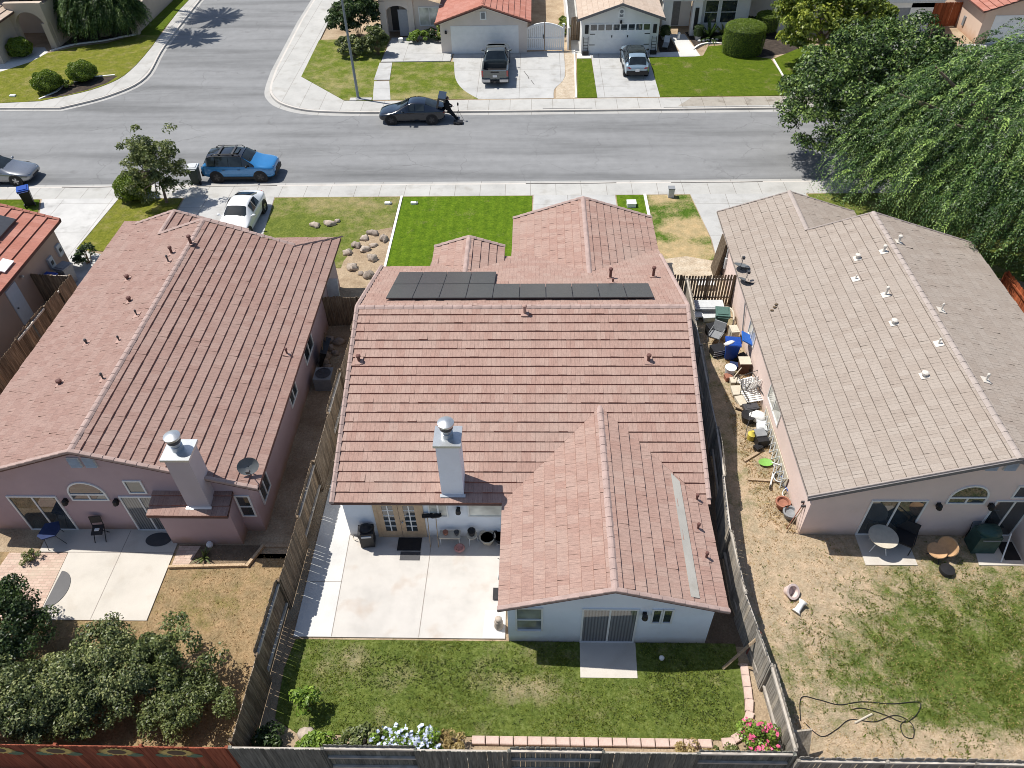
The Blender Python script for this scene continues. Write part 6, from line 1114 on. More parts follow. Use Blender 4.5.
shrub('small yellow blooming shrub beside the entry gable', (-.95, 30.9, 0), (.55, 1.1, 1.1), 26, 80, .22, .11, 'leaf_olive', 71, flowers=('petal_y', 40)); shrub('low dark bush beside the trash bins of the red roofed house', (-24.2, 33.6, 0), (.55, .7, .8), 20, 70, .2, .11, 'leaf_dark', 72)
shrub('tuft of yellow weeds beside the white gravel strip fence', (2.3, 66.0, 0), (.4, 1.6, 1.2), 26, 60, .2, .12, 'leaf_yel', 73)
# back yards
shrub('tall dark shrub with pink blooms at the left edge of the straw yard', (-17.3, 11.3, 0), (1.5, 1.7, 2.3), 130, 150, .34, .1, 'leaf_dark', 74, flowers=('petal_p', 14)); shrub('wide grey green shrub mass in front of the sunflower fence', (-15.2, 9.4, 0), (2.3, 1.15, 1.9), 190, 170, .3, .09, 'leaf_bush', 75, lumpy=.2); shrub('taller middle shrub beside the wide grey green mass', (-12.9, 10.3, 0), (1.6, 1.3, 2.0), 140, 160, .3, .09, 'leaf_bush', 76, lumpy=.22); shrub('thin twiggy shrub with dry leaves and open gaps', (-11.2, 10.6, 0), (1.2, 1.1, 2.), 46, 70, .3, .11, 'leaf_olive', 77, hollow=.35, lumpy=.25); shrub('lower light olive shrub at the right end of the shrub row', (-10.6, 9.5, 0), (1.2, .9, 1.3), 80, 120, .28, .085, 'leaf_olive', 78, lumpy=.2)
shrub('leafy pale green plant at the fence corner of the back lawn', (-7.05, 9.65, .02), (.42, .36, 1.1), 11, 26, .2, .15, 'leaf_lime', 79); shrub('lime green clump below the corner plant', (-6.55, 8.5, .0), (.6, .35, .5), 14, 70, .17, .12, 'leaf_lime', 80); shrub('sage green clump along the board fence', (-5.1, 8.6, 0), (.85, .4, .6), 22, 70, .18, .11, 'leaf_olive', 81); shrub('pale blue flowering bush at the board fence', (-3.75, 8.55, 0), (1.05, .4, .85), 30, 70, .18, .1, 'leaf_lime', 82, flowers=('petal_w', 110), fsize=.12); shrub('reddish dry clump right of the pale blue flowers', (-2.45, 8.6, 0), (.5, .35, .55), 14, 50, .17, .1, 'leaf_dry', 83)
shrub('bush full of pink blossom in the right corner of the back lawn', (6.45, 8.75, 0), (.5, .65, 1.05), 30, 80, .18, .09, 'leaf_lime', 84, flowers=('petal_p', 90), fsize=.11); shrub('small dry weed beside the block edging', (4.6, 8.45, 0), (.6, .3, .4), 12, 40, .15, .09, 'leaf_dry', 85); shrub('small yellowish weed near the pink bush', (5.5, 8.5, 0), (.4, .25, .35), 9, 40, .14, .09, 'leaf_olive', 86); shrub('dark leaves in the shadow of the left fence corner', (-7.9, 8.6, 0), (.4, .5, .6), 14, 60, .18, .12, 'leaf_dark', 87)
spiky('small agave in the planter beside the chimney bay', (-12.0, 15.1, 0), 24, .55, 'leaf_olive', 88, 'agave', .03); shrub('little weed at the corner of the paver patio', (-18.3, 15.0, 0), (.35, .3, .3), 8, 40, .12, .08, 'leaf_olive', 89)
spiky('grass tuft with narrow blades at the foot of the sunflower fence', (-9.4, 7.6, 0), 30, .8, 'leaf_lime', 90, 'grass_tuft', .02)
shrub('pale bush below the right corner tree on the far kerb lawn', (21.6, 56.4, 0), (1.0, .8, .9), 24, 60, .26, .14, 'leaf_dark', 91)
# loose grass
def tufts(name, n, sampler, hgt, mat, seed, wid=.022):
    rng = np.random.default_rng(seed); P = sampler(rng, n); n = len(P); k = 4; C = np.repeat(P, k, 0)+np.concatenate([rng.normal(0, .035, (n*k, 2)), np.zeros((n*k, 1))], 1); ax = rng.normal(0, .55, (n*k, 3)); ax[:, 2] = 1; ln = hgt*(.5+.9*rng.random(n*k)); C[:, 2] += ln*.38; nr = rng.normal(size=(n*k, 3)); nr[:, 2] *= .3
    o = leaf_mesh(name, C, ax, nr, ln, np.full(n*k, wid)*(.7+.8*rng.random(n*k)), rng.normal(.5, .25, n*k), mat); o['kind'] = 'stuff'; return o
def area(x0, x1, y0, y1, z, dens=None, holes=()):
    def f(rng, n):
        P = np.stack([rng.uniform(x0, x1, n), rng.uniform(y0, y1, n)], 1)
        if dens: P = P[rng.random(n) < np.array([dens(x, y) for x, y in P])]
        for (a, b_, c, d) in holes: P = P[~((P[:, 0] > a) & (P[:, 0] < b_) & (P[:, 1] > c) & (P[:, 1] < d))]
        return np.concatenate([P, np.full((len(P), 1), z)], 1)
    return f
lump = lambda x, y: .5+.28*math.sin(1.7*x+.6*y)+.22*math.sin(2.9*y-1.1*x+1)+.2*math.sin(5.3*x+3.7*y)*math.sin(4.1*y-2*x)
tufts('lawn_grass', 12000, area(-7.9, 6.3, 8.95, 12.0, .035, lambda x, y: max(.15, lump(x, y)), ((1.3, 3.4, 10.7, 12.1),)), .05, 'blade', 1)
tufts('clover_weeds', 2600, area(-6, 6, 9.1, 12, .035, lambda x, y: 1. if (abs(x-4.9) < 1.3 and abs(y-10.2) < .8) or (abs(x+3) < 2.6 and abs(y-10.9) < .5) else .12, ((1.3, 3.4, 10.7, 12.1),)), .05, 'leaf_olive', 2, .05)
tufts('yard_green_grass', 40000, area(7.6, 24, 8.3, 16.2, .012, lambda x, y: min(1, max(.02, 1.25-math.hypot((x-15.5)/6.8, (y-11.6)/3.2)))*max(.05, lump(x*1.7, y*1.7)), ((11.5, 13.5, 15, 16.3), (15.5, 17.7, 15, 16.3))), .075, 'blade_mix', 3, .026)
tufts('yard_dry_grass', 9000, area(7.4, 24, 7.7, 16.2, .012, lambda x, y: max(.1, lump(y, x)), ((11.5, 13.5, 15, 16.3), (15.5, 17.7, 15, 16.3))), .05, 'blade_dry', 4)
tufts('straw_grass', 6000, area(-22, -8.95, 8.2, 15.2, .01, lambda x, y: max(.1, lump(x*1.3, y*1.6)), ((-19.7, -13.1, 12.5, 15.4),)), .045, 'blade_dry', 5)
tufts('side_straw', 2500, area(8.2, 9.5, 16.3, 27.5, .013, lambda x, y: lump(x*2, y*1.4)), .08, 'blade_dry', 6)
# ------------------------------------------------------------------ stones, edging, bins and small things
eg = 'edging blocks along the back lawn'
line = [(-2.1, 8.82)]+[(x, 8.82) for x in np.arange(-1.7, 5.4, .42)]+[(5.72, 8.87), (6.04, 9.03), (6.28, 9.28), (6.45, 9.6), (6.54, 9.97), (6.58, 10.35), (6.6, 10.73), (6.62, 11.1)]
eb = None
for i, (x, y) in enumerate(line[1:]):
    px, py = line[i]; a = math.atan2(y-py, x-px)
    if eb is None:
        b = MB(); b.cbox((0, 0, .05), (.39, .24, .13)); b.cbox((0, 0, .12), (.36, .21, .02)); o = eb = b.build('edging_block', 'block')
        tag(o, 'pinkish concrete edging block in the low border of the green back lawn', 'edging block', eg)
    else: o = dup(eb, (0, 0, 0))
    o.location = (x, y, 0); o.rotation_euler = (0, 0, a)
rocks = [(-12.55, 37.05, .42, .3, .28, 'rock', 'pale boulder on the fading lawn, left one of the pair'), (-11.75, 37.2, .5, .3, .3, 'rock', 'pale boulder on the fading lawn, right one of the pair'), (-11.35, 37.5, .2, .2, .2, 'rock', 'small pale stone touching the boulder pair'), (-10.2, 34.3, .38, .3, .3, 'rock', 'pale rock at the lower left rim of the rock bed'), (-9.85, 35.0, .35, .35, .3, 'rock_d', 'squat rock at the left rim of the rock bed'), (-9.5, 35.7, .28, .4, .26, 'rock', 'narrow pale rock at the upper left rim of the rock bed'), (-9.1, 36.2, .5, .28, .3, 'rock_d', 'long brown rock at the top rim of the rock bed'), (-8.4, 35.6, .3, .42, .36, 'rock_d', 'tall grey rock beside the white lot edging'), (-9.3, 34.6, .42, .3, .3, 'rock', 'pale rock in the middle of the rock bed'), (-8.9, 35.0, .3, .22, .2, 'rock', 'small flat rock at the middle of the rock bed'), (-8.75, 33.7, .36, .32, .4, 'rock', 'white pointed rock near the lot edging'), (-9.7, 32.9, .45, .35, .36, 'rock', 'big pale rock at the lower end of the rock bed'), (-9.15, 32.4, .2, .25, .2, 'rock_d', 'small dark rock beside the big pale one'), (-8.7, 32.2, .4, .38, .4, 'rock_d', 'round dark rock at the lower right of the rock bed')]
for i, (x, y, a, c, h, m, lb) in enumerate(rocks):
    b = MB(); b.blob((0, 0, h*.25), (a*.72, c*.72, h*.6), 0, i, .25, 14, 9); tag(b.build('garden_rock', m, None, 50, (x, y, .03)), lb, 'rock', 'rocks of the front yard')
for i in range(8):
    x, y = -9.75+.5*random.random(), 23.6+i*.33+random.random()*.2; s = .12+.1*random.random(); b = MB(); b.blob((0, 0, s*.4), (s*1.3, s, s), 0, i+40, .2, 10, 7); tag(b.build('passage_stone', 'rock_d', None, 50, (x, y+1.2, .01)), 'grey loose stone lying in the shaded passage beside the rose house', 'stone', 'loose stones in the passage')
for i, (x, y) in enumerate(((-6.9, 8.9), (-6.5, 8.65))): b = MB(); b.blob((0, 0, .1), (.28, .24, .16), 0, i, .15); tag(b.build('flat_stone', 'rock', None, 50, (x, y, 0)), ('tan flat stone at the fence corner, farther one', 'tan flat stone at the fence corner beside the lime clump')[i], 'stone')
for i in range(5):
    x, y = 13.35+.36*i, 64.25+.07*i; b = MB(); b.blob((0, 0, .07), (.14, .09, .1), 0, i, .2); tag(b.build('bed_stone', 'edging', None, 50, (x, y, .01)), 'white stone in the row along the dark entry bed', 'stone', 'white stones in the entry bed')
def bin_(label, loc, rz, body, lid, h=1.0, open_=None, group=None):
    t = thing('wheeled_bin', label, 'bin', loc, rz, group); b = MB(); b.cbox((0, 0, h*.5+.04), (.58, .62, h*.92), taper=.8); b.cbox((0, 0, h*.95), (.64, .68, .07)); b.build('bin_body', body, t)
    L = MB()
    if open_ is None: L.cbox((0, 0, h+.03), (.66, .72, .06)); L.cbox((0, .02, h+.075), (.5, .56, .05)); L.tube([(-.25, -.40, h-.03), (.25, -.40, h-.03)], .02, 6)
    else: L.cbox((0, -.34-.34*math.cos(open_), h+.34*math.sin(open_)), (.66, .72, .06), (open_, 0, 0)); L.cbox((0, -.32-.34*math.cos(open_), h+.02+.34*math.sin(open_)), (.5, .56, .05), (open_, 0, 0))
    L.build('bin_lid', lid, t)
    for s in (-1, 1): w_ = MB(); w_.disc((s*.27, -.27, .13), .13, 'x', 14, 0, .06); w_.build('wheel', 'black', t)
    return t
bin_('dark green bin with a pale lid standing on the street behind the blue SUV', (-21.1, 42.3, ZR), .1, 'olive_p', 'lgrey', 1.1)
bin_('dark wheeled bin with a blue lid on the grass beside the grey driveway', (-30.35, 39.6, .03), .5, 'black', 'blue', 1.05)
bin_('grey brown trash bin behind the low dark fence of the red roofed house', (-24.35, 31.75, .02), -.3, 'grey', 'grey', 1.05); bin_('trash bin with a blue lid beside the grey brown one', (-24.75, 30.9, .02), -.2, 'black', 'blue', 1.0)
bin_('green bin with closed lid in the cluttered side yard', (8.75, 28.0, .01), -.12, 'green_p', 'green_p', .95); bin_('royal blue bin standing open in the cluttered side yard', (8.85, 25.9, .01), 1.45, 'blue', 'blue_l', 1.0, open_=.5)
# side yard clutter
def simple(name, label, cat, loc, rz=0, group=None): return thing(name, label, cat, loc, rz, group)
t = simple('storage_tub', 'long grey plastic storage box under the slatted gate panel', 'storage box', (8.35, 29.1, .01)); b = MB(); b.cbox((0, 0, .26), (1.3, .6, .5), taper=.9); b.build('tub', 'grey', t); b = MB(); b.cbox((0, 0, .53), (1.4, .68, .06)); b.cbox((0, 0, .57), (1.2, .5, .04)); b.build('tub_lid', 'lgrey', t)
t = simple('storage_tub', 'flat pale grey bin lying in front of the long storage box', 'storage box', (8.5, 28.65, .01), .1); b = MB(); b.cbox((0, 0, .15), (1., .45, .28), taper=.92); b.build('tub', 'lgrey', t)
t = simple('foam_sheet', 'white square sheet lying on the shaded soil by the gate', 'sheet', (7.65, 28.75, .3), .15); b = MB(); b.cbox((0, 0, .03), (.72, .62, .06), (.12, .05, 0)); b.cbox((-.1, 0, -.15), (.5, .4, .3)); b.build('sheet_face', 'white', t)
t = simple('pvc_pipe', 'bent white plastic pipe beside the pink house wall', 'pipe', (9.2, 28.5, 0)); b = MB(); b.tube(smooth_line([(-.3, .4, .5), (.05, .35, .55), (.22, .05, .5), (.2, -.4, .2), (.1, -.5, .02)], 5), .05, 8); b.build('pipe_run', 'cream', t, 50)
def chair(label, loc, rz, seat, frame, cat='chair', name='patio_chair', w=.5, back=.5, arms=True, slats=0, mat2=None):
    t = thing(name, label, cat, loc, rz)
    for x in (-w/2, w/2):
        b = MB(); b.tube([(x, w/2, 0), (x, w/2-.02, .43)], .018, 6); b.build('leg', frame, t); b = MB(); b.tube([(x, -w/2, 0), (x, -w/2, .43), (x, -w/2-.14, .43+back)], .018, 6); b.build('leg', frame, t)
        if arms: b = MB(); b.tube([(x, -w/2-.05, .64), (x, w/2, .64), (x, w/2, .43)], .02, 6); b.build('armrest', frame, t)
    b = MB(); k = MB()
    if slats:
        for i in range(slats): y = -w/2+w*(i+.5)/slats; b.box(-w/2, w/2, y-w/slats*.32, y+w/slats*.32, .425, .45)
        for i in range(slats): x = -w/2+w*(i+.5)/slats; q = w/slats*.3; k.hexa([(x-q, -w/2, .46), (x+q, -w/2, .46), (x+q, -w/2+.02, .46), (x-q, -w/2+.02, .46), (x-q, -w/2-.14, .43+back), (x+q, -w/2-.14, .43+back), (x+q, -w/2-.12, .43+back), (x-q, -w/2-.12, .43+back)])
    else: b.cbox((0, 0, .44), (w, w, .05)); k.hexa([(-w/2, -w/2-.02, .5), (w/2, -w/2-.02, .5), (w/2, -w/2+.03, .5), (-w/2, -w/2+.03, .5), (-w/2, -w/2-.16, .43+back), (w/2, -w/2-.16, .43+back), (w/2, -w/2-.11, .43+back), (-w/2, -w/2-.11, .43+back)])
    b.build('seat', seat, t); k.build('backrest', mat2 or seat, t); return t
chair('grey plastic chair stacked with boxes beside the blue bin', (8.35, 27.0, .01), 2.6, 'grey', 'grey', w=.55)
t = simple('crate', 'dark crate with pale slats beside the blue bin', 'crate', (8.3, 26.15, .01), .3); b = MB(); b.cbox((0, 0, .2), (.6, .5, .4), taper=.9); b.build('crate_box', 'black', t)
for z in (.12, .24, .36): b = MB(); b.cbox((0, -.25, z), (.6, .02, .035)); b.build('slat', 'lgrey', t)
t = simple('paper_bag', 'white crumpled sheet draped over the rim of the blue bin', 'bag', (8.62, 25.75, 1.02), .4); b = MB(); b.blob((0, 0, 0), (.30, .10, .06), 0, 3, .3); b.build('bag_skin', 'white', t, 60)
t = simple('metal_bucket', 'silver bucket with a pale lid below the blue bin', 'bucket', (8.62, 24.75, .01)); b = MB(); b.lathe([(.2, 0), (.24, .42), (.24, .44)], (0, 0, 0), 18); b.build('pail', 'lgrey', t, 40); b = MB(); b.lathe([(.25, .44), (.25, .47), (.12, .5), (.02, .51)], (0, 0, 0), 18); b.build('lid', 'white', t, 40)
t = simple('wooden_stand', 'dark brown stand with a pale top against the pink wall', 'stand', (9.25, 25.0, .01)); b = MB(); b.cbox((0, 0, .3), (.42, .42, .6)); b.build('stand_box', plain('dark_brown', (.09, .045, .03), .7), t); b = MB(); b.cbox((0, 0, .63), (.5, .5, .05)); b.build('top', 'cream', t)
t = simple('garden_hoe', 'pale wooden handled tool lying across the clutter', 'garden tool', (8.95, 24.6, .35), .9); b = MB(); b.tube([(-.5, 0, 0), (.5, .0, .1)], .02, 6); b.build('handle', 'cream', t)
t = simple('plastic_tray', 'small cream tray on the straw below the silver bucket', 'tray', (8.72, 24.15, .01)); b = MB(); b.cbox((0, 0, .14), (.42, .36, .28), taper=.85); b.build('tray_box', 'cream', t)
for i, (x, y, rz, lb) in enumerate(((8.75, 23.55, .05, 'upper of two cream cushions lying beside the slatted chairs'), (8.85, 22.95, .25, 'lower of two cream cushions lying beside the slatted chairs'))): b = MB(); b.cbox((0, 0, .18), (.55, .56, .14)); b.cbox((0, 0, .09), (.4, .4, .1)); tag(b.build('cushion', 'cream', None, None, (x, y, .01)), lb, 'cushion').rotation_euler = (0, 0, rz)
t = simple('board_stack', 'tan board leaning on the black planter near the shade line', 'board', (8.85, 22.5, .01), -.5); b = MB(); b.cbox((0, 0, .12), (.9, .2, .05), (0, .1, 0)); b.build('plank', 'lumber', t)
chair('upper slatted white patio chair with dark frame in the side yard', (9.2, 23.75, .01), .35, 'white', 'black', w=.72, slats=6, back=.6); chair('lower slatted white patio chair with dark frame in the side yard', (9.2, 23.0, .01), 3.35, 'white', 'black', w=.72, slats=6, back=.6)
t = simple('planter_pot', 'black round planter beside the slatted patio chairs', 'planter', (8.85, 21.95, .01)); b = MB(); b.lathe([(.22, 0), (.3, .38), (.26, .36), (.02, .3)], (0, 0, 0), 16); b.build('pot', 'black', t, 40)
t = simple('white_sack', 'white rounded sack below the slatted patio chairs', 'sack', (9.25, 21.95, .01)); b = MB(); b.blob((0, 0, .25), (.34, .28, .26), 0, 6, .15, 14, 9); b.build('sack_skin', 'white', t, 60)
t = simple('yellow_jug', 'yellow plastic jug beside the dark tool box', 'jug', (8.82, 20.95, .01)); b = MB(); b.lathe([(.16, 0), (.18, .3), (.08, .38), (.05, .46)], (0, 0, 0), 12); b.build('jug_body', 'yellow_p', t, 40); b = MB(); b.tube([(.12, 0, .38), (.2, 0, .3), (.17, 0, .15)], .02, 6); b.build('handle', 'yellow_p', t)
t = simple('tool_box', 'dark grey tool box with a lighter lid in the side yard', 'tool box', (9.12, 20.8, .01), .15); b = MB(); b.cbox((0, 0, .2), (.46, .7, .4)); b.build('box_body', 'black', t); b = MB(); b.cbox((0, .1, .43), (.44, .4, .06)); b.build('box_lid', 'grey', t)
t = simple('lime_disc', 'lime green sled shaped dish on the straw ground', 'toy', (9.1, 19.6, .01)); b = MB(); b.lathe([(.08, .02), (.22, .08), (.25, .13), (.2, .11), (.02, .08)], (0, 0, 0), 16, sx=1.15, sy=.8); b.build('dish', 'lime_p', t, 40)
for i, (x, y, L, rz, lb) in enumerate(((8.62, 19.95, .8, .6, 'short plank on the straw near the yellow jug'), (8.85, 18.75, 1.2, -.08, 'long plank lying across the straw below the lime dish'))): b = MB(); b.cbox((0, 0, .05), (L, .11, .08)); tag(b.build('plank', 'lumber', None, None, (x, y, .01)), lb, 'plank').rotation_euler = (0, 0, rz)
t = thing('accordion_lattice', 'pale accordion lattice leaning along the pink wall', 'lattice', (9.47, 20.2, 0), world=True)
b = MB(); n = 10
for k in range(n):
    y0, y1 = 18.4+k*.36, 18.4+(k+1)*.36
    for s in (0, 1): za, zb = (.03, .62) if s else (.62, .03); b.tube([(9.38+.12*(za > .3)+.02*s, y0, za), (9.38+.12*(zb > .3)+.02*s, y1, zb)], .022, 5)
b.build('lattice_bar', 'lgrey', t); b = MB(); b.box(9.53, 9.56, 18.3, 22.1, .02, .72); b.build('back_panel', 'cream', t)
def bike(label, loc, rz, paint, lying=True, r=.28):
    t = thing('bicycle', label, 'bicycle', loc, rz); t.rotation_euler = (1.25 if lying else .1, 0, rz)
    for x in (-.42, .42):
        b = MB(); n = 22; b.tube([(x+r*math.cos(2*math.pi*k/n), 0, r+r*math.sin(2*math.pi*k/n)) for k in range(n+1)], .025, 6, 0, False); w_ = b.build('wheel', 'lgrey', t, 60); b = MB()
        for k in range(6): a = math.pi*k/6; b.tube([(x-r*math.cos(a), 0, r-r*math.sin(a)), (x+r*math.cos(a), 0, r+r*math.sin(a))], .005, 4)
        b.build('spokes', 'metal', w_)
    b = MB()
    for P in ([(-.42, 0, r), (-.12, 0, .62), (.30, 0, .66), (.42, 0, r)], [(-.42, 0, r), (0, 0, r-.03), (.30, 0, .6)], [(0, 0, r-.03), (-.15, 0, .74)]): b.tube(P, .022, 6)
    b.build('bike_frame', paint, t); b = MB(); b.tube([(.28, -.22, .82), (.30, 0, .78), (.28, .22, .82)], .015, 6); b.tube([(.30, 0, .64), (.30, 0, .79)], .016, 6); b.build('handlebar', 'dmetal', t); b = MB(); b.blob((-.17, 0, .77), (.12, .06, .03)); b.build('saddle', 'white', t); b = MB(); b.disc((0, 0, r-.03), .08, 'y', 12, 0, .04); b.tube([(0, -.12, r-.12), (0, .12, r+.06)], .012, 5); b.build('crank', 'dmetal', t); return t
bike('blue and white kids bicycle lying against the pink wall', (9.32, 18.35, .15), 1.75, 'blue', True, .26)
t = simple('tricycle', 'white framed scooter lying over the blue bicycle', 'scooter', (9.15, 18.75, .05), 1.2); b = MB(); b.tube([(-.4, 0, .1), (.3, 0, .12), (.42, .02, .55)], .03, 6); b.tube([(.4, -.18, .55), (.42, .18, .56)], .02, 6); b.build('scooter_frame', 'white', t)
for x in (-.4, .32): b = MB(); b.disc((x, 0, .09), .09, 'y', 14, 0, .04); b.build('wheel', 'black', t)
for i, (x, y, m, lb) in enumerate(((9.25, 17.5, 'terra', 'terracotta pot at the foot of the pink wall corner'), (9.42, 17.05, 'grey', 'grey dented pot next to the terracotta pot'))): t = simple('flower_pot', lb, 'plant pot', (x, y, .01)); b = MB(); b.lathe([(.16, 0), (.26, .3), (.28, .3), (.28, .36), (.22, .36), (.2, .25), (.02, .2)], (0, 0, 0), 16); b.build('pot', m, t, 40)
for i, (dx, m, lb) in enumerate(((0, 'lumber', 'long tool with a wooden handle leaning at the wall corner'), (.18, 'terra', 'rusty rake leaning beside the wooden handled tool'))): t = simple('leaning_tool', lb, 'garden tool', (9.42+dx*.3, 16.5+dx, .01)); b = MB(); b.tube([(-.25, -.15, 0), (.12, .05, 1.3)], .018, 6); b.build('handle', m, t); b = MB(); b.cbox((.13, .06, 1.34), (.22, .05, .1)); b.build('tool_head', 'dmetal', t)
t = thing('lumber_pile', 'dark boards leaning on the pink wall beside the scorched lawn', 'boards', (9.3, 32.6, 0), world=True)
for k in range(3): b = MB(); b.t = .1; b.hexa([(9.12+.1*k, 31.9+.1*k, .02), (9.2+.1*k, 31.9+.1*k, .02), (9.2+.1*k, 32.9, .02), (9.12+.1*k, 32.9, .02), (9.42+.05*k, 32.0, 2.0-.2*k), (9.5+.04*k, 32.0, 2.0-.2*k), (9.5+.04*k, 33.0, 2.0-.2*k), (9.42+.05*k, 33.0, 2.0-.2*k)]); b.build('board', 'wood', t)
t = simple('drip_tray', 'white utility tub on the bare patch beside the slatted gate', 'tub', (8.55, 31.2, .04)); b = MB(); b.cbox((0, 0, .14), (.8, .55, .28), taper=.9); b.build('tub', 'cream', t); b = MB(); b.cbox((0, 0, .3), (.86, .6, .05)); b.build('lid', 'white', t)
b = MB(); b.cbox((0, 0, .45), (.55, .7, .9), taper=.9); b.cbox((0, 0, .93), (.6, .74, .06)); tag(b.build('utility_cabinet', 'dmetal', None, None, (6.15, 31.0, .0)), 'dark cabinet at the corner of the grey house garage', 'cabinet')
t = simple('leaning_brace', 'pair of old wooden braces propping the fence by the lawn corner', 'brace', (6.7, 11.3, .03)); b = MB(); b.t = .5; b.tube([(-.75, -.15, .02), (.15, .25, 1.2)], .05, 4); b.build('brace', 'lumber', t); b = MB(); b.tube([(-.25, 0, .06), (.3, -.2, .06)], .05, 4); b.build('brace', 'lumber', t); b = MB(); b.tube([(.12, .35, .05), (.22, .3, 1.5)], .05, 5); b.build('brace', plain('rusty_red', (.2, .06, .04), .8), t)
t = thing('garden_sheet', 'tilted grey board leaning in the far fence corner', 'board', (7.3, 8.7, 0), world=True); b = MB(); b.t = .9; b.hexa([(7.2, 8.2, .02), (7.9, 8.25, .02), (7.9, 8.3, .02), (7.2, 8.25, .02), (7.35, 8.75, 1.2), (7.9, 8.85, 1.1), (7.9, 8.9, 1.1), (7.35, 8.8, 1.2)]); b.build('panel_face', 'wood_g', t)
# dry yard things
t = simple('ring_planter', 'pink rimmed tub tipped on the dry yard', 'tub', (8.7, 13.85, .17)); t.scale = (.82, .82, .82); t.rotation_euler = (.7, .2, .4); b = MB(); b.lathe([(.2, -.2), (.3, .12), (.33, .12), (.33, .17), (.24, .17), (.2, -.1), (.02, -.12)], (0, 0, 0), 18); b.build('tub', plain('pale_pink', (.62, .5, .46), .7), t, 40)
t = simple('white_pedestal', 'white pedestal lying beside the pink rimmed tub', 'pedestal', (8.88, 13.3, .13)); t.rotation_euler = (1.2, 0, 2.4); b = MB(); b.lathe([(.17, -.24), (.1, -.14), (.09, .12), (.16, .22)], (0, 0, 0), 14); b.build('pedestal', 'white', t, 40)
t = thing('garden_hose', 'black garden hose looping over the dry grass', 'hose', (9.5, 9.8, 0), world=True); b = MB(); b.tube([(x, y, .035) for x, y in smooth_line([(8.0, 9.55), (8.2, 10.25), (8.7, 10.2), (9.3, 10.05), (10, 10.15), (10.9, 10.1), (11.75, 10.15), (11.5, 9.75), (11.05, 9.55), (10.6, 9.75), (10.0, 9.95), (9.6, 9.9)], 8)], .014, 6); b.tube([(x, y, .03) for x, y in smooth_line([(8.1, 9.5), (8.5, 9.1), (9.0, 9.3), (9.5, 9.6), (10.2, 9.55), (10.9, 9.75), (11.3, 9.5), (11.2, 9.1), (10.95, 9.15), (10.95, 9.45), (11.15, 9.6)], 8)], .014, 6); b.build('hose_run', 'black', t, 60)
b = MB(); b.tube([(0, 0, .03), (.6, .28, .03)], .03, 6); tag(b.build('plastic_pipe', 'cream', None, None, (9.6, 9.5, .01)), 'short pale pipe lying beside the black hose', 'pipe')
t = simple('glass_table', 'round glass patio table with a pale rim on the door slab', 'table', (12.25, 15.72, .05)); t.scale = (.8, .8, .95); b = MB(); b.lathe([(.56, .70), (.62, .70), (.63, .735), (.56, .735)], (0, 0, 0), 30); b.build('table_rim', 'cream', t, 40)
k = NT('table_glass'); k.fin((.28, .33, .33), .08, .5); k.b.inputs['Alpha'].default_value = .35; M['table_glass'] = k.m; b = MB(); b.disc((0, 0, .715), .56, 'z', 30, 0, .012); b.build('tabletop', 'table_glass', t)
for q in range(4): a = q*math.pi/2+.5; b = MB(); b.tube([(.5*math.cos(a), .5*math.sin(a), 0), (.3*math.cos(a), .3*math.sin(a), .35), (.5*math.cos(a), .5*math.sin(a), .7)], .02, 6); b.build('leg', 'white', t)
chair('dark wicker patio chair beside the round glass table', (13.1, 15.85, .05), 2.6, 'black', 'black', w=.66, back=.42)
t = simple('saucer_chair', 'tan round cushioned lounge chair on thin dark legs in the dry yard', 'lounge chair', (14.25, 15.42, .01), -.6); t.scale = (.74, .74, .74)
b = MB(); b.lathe([(.08, .34), (.36, .38), (.46, .46), (.44, .52), (.2, .44), (.02, .42)], (-.12, -.12, 0), 20); b.build('seat', 'cushion', t, 50); b = MB(); b.lathe([(.12, -.03), (.42, .03), (.5, .12), (.46, .16), (.2, .06), (.02, .04)], (.0, .0, 0), 20); o = b.build('backrest', 'cushion', t, 50); o.location = (.26, .30, .66); o.rotation_euler = (1.0, -.8, 0)
for a in (.4, 1.97, 3.54, 5.1): b = MB(); b.tube([(.1*math.cos(a), .1*math.sin(a), .3), (.48*math.cos(a), .48*math.sin(a), 0)], .02, 6); b.build('leg', 'black', t)
t = simple('footstool', 'dark round footstool lying beside the tan lounge chair', 'footstool', (14.3, 14.75, .01)); b = MB(); b.lathe([(.2, 0), (.26, .1), (.24, .2), (.02, .22)], (0, 0, 0), 16); b.build('seat', 'black', t, 40)
t = simple('covered_grill', 'dark green covered grill at the second sliding door', 'grill', (15.85, 15.8, .05)); b = MB(); b.cbox((0, 0, .45), (.75, .55, .9), taper=1.1); b.blob((0, 0, .95), (.42, .32, .2), 0, 2, .08, 14, 8); b.build('grill_cover', plain('cover_green', (.03, .07, .06), .5, .2), t, 50); b = MB(); b.tube([(-.3, -.33, .8), (.3, -.33, .8)], .02, 6); b.build('handle', 'grey', t)
chair('dark chair standing behind the covered grill at the wall', (15.75, 16.02, .05), 3.14, 'grey', 'black', w=.4, arms=False)
b = MB(); b.tube([(0, 0, 0), (.3, .65, .8)], .025, 6); tag(b.build('white_pole', 'white', None, None, (16.35, 15.15, .05)), 'thin white pole leaning beside the covered grill', 'pole')
b = MB(); b.cbox((0, 0, .012), (.55, .75, .02)); b.cbox((0, 0, .026), (.45, .65, .012)); tag(b.build('door_mat', 'black', None, None, (16.8, 15.6, .052)), 'dark door mat on the right slab of the pink house', 'door mat')
b = MB(); b.blob((0, 0, .06), (.16, .1, .08), 0, 3); tag(b.build('white_stone', 'white', None, None, (14.95, 15.9, .012)), 'small white stone in the shadow of the pink house', 'stone')
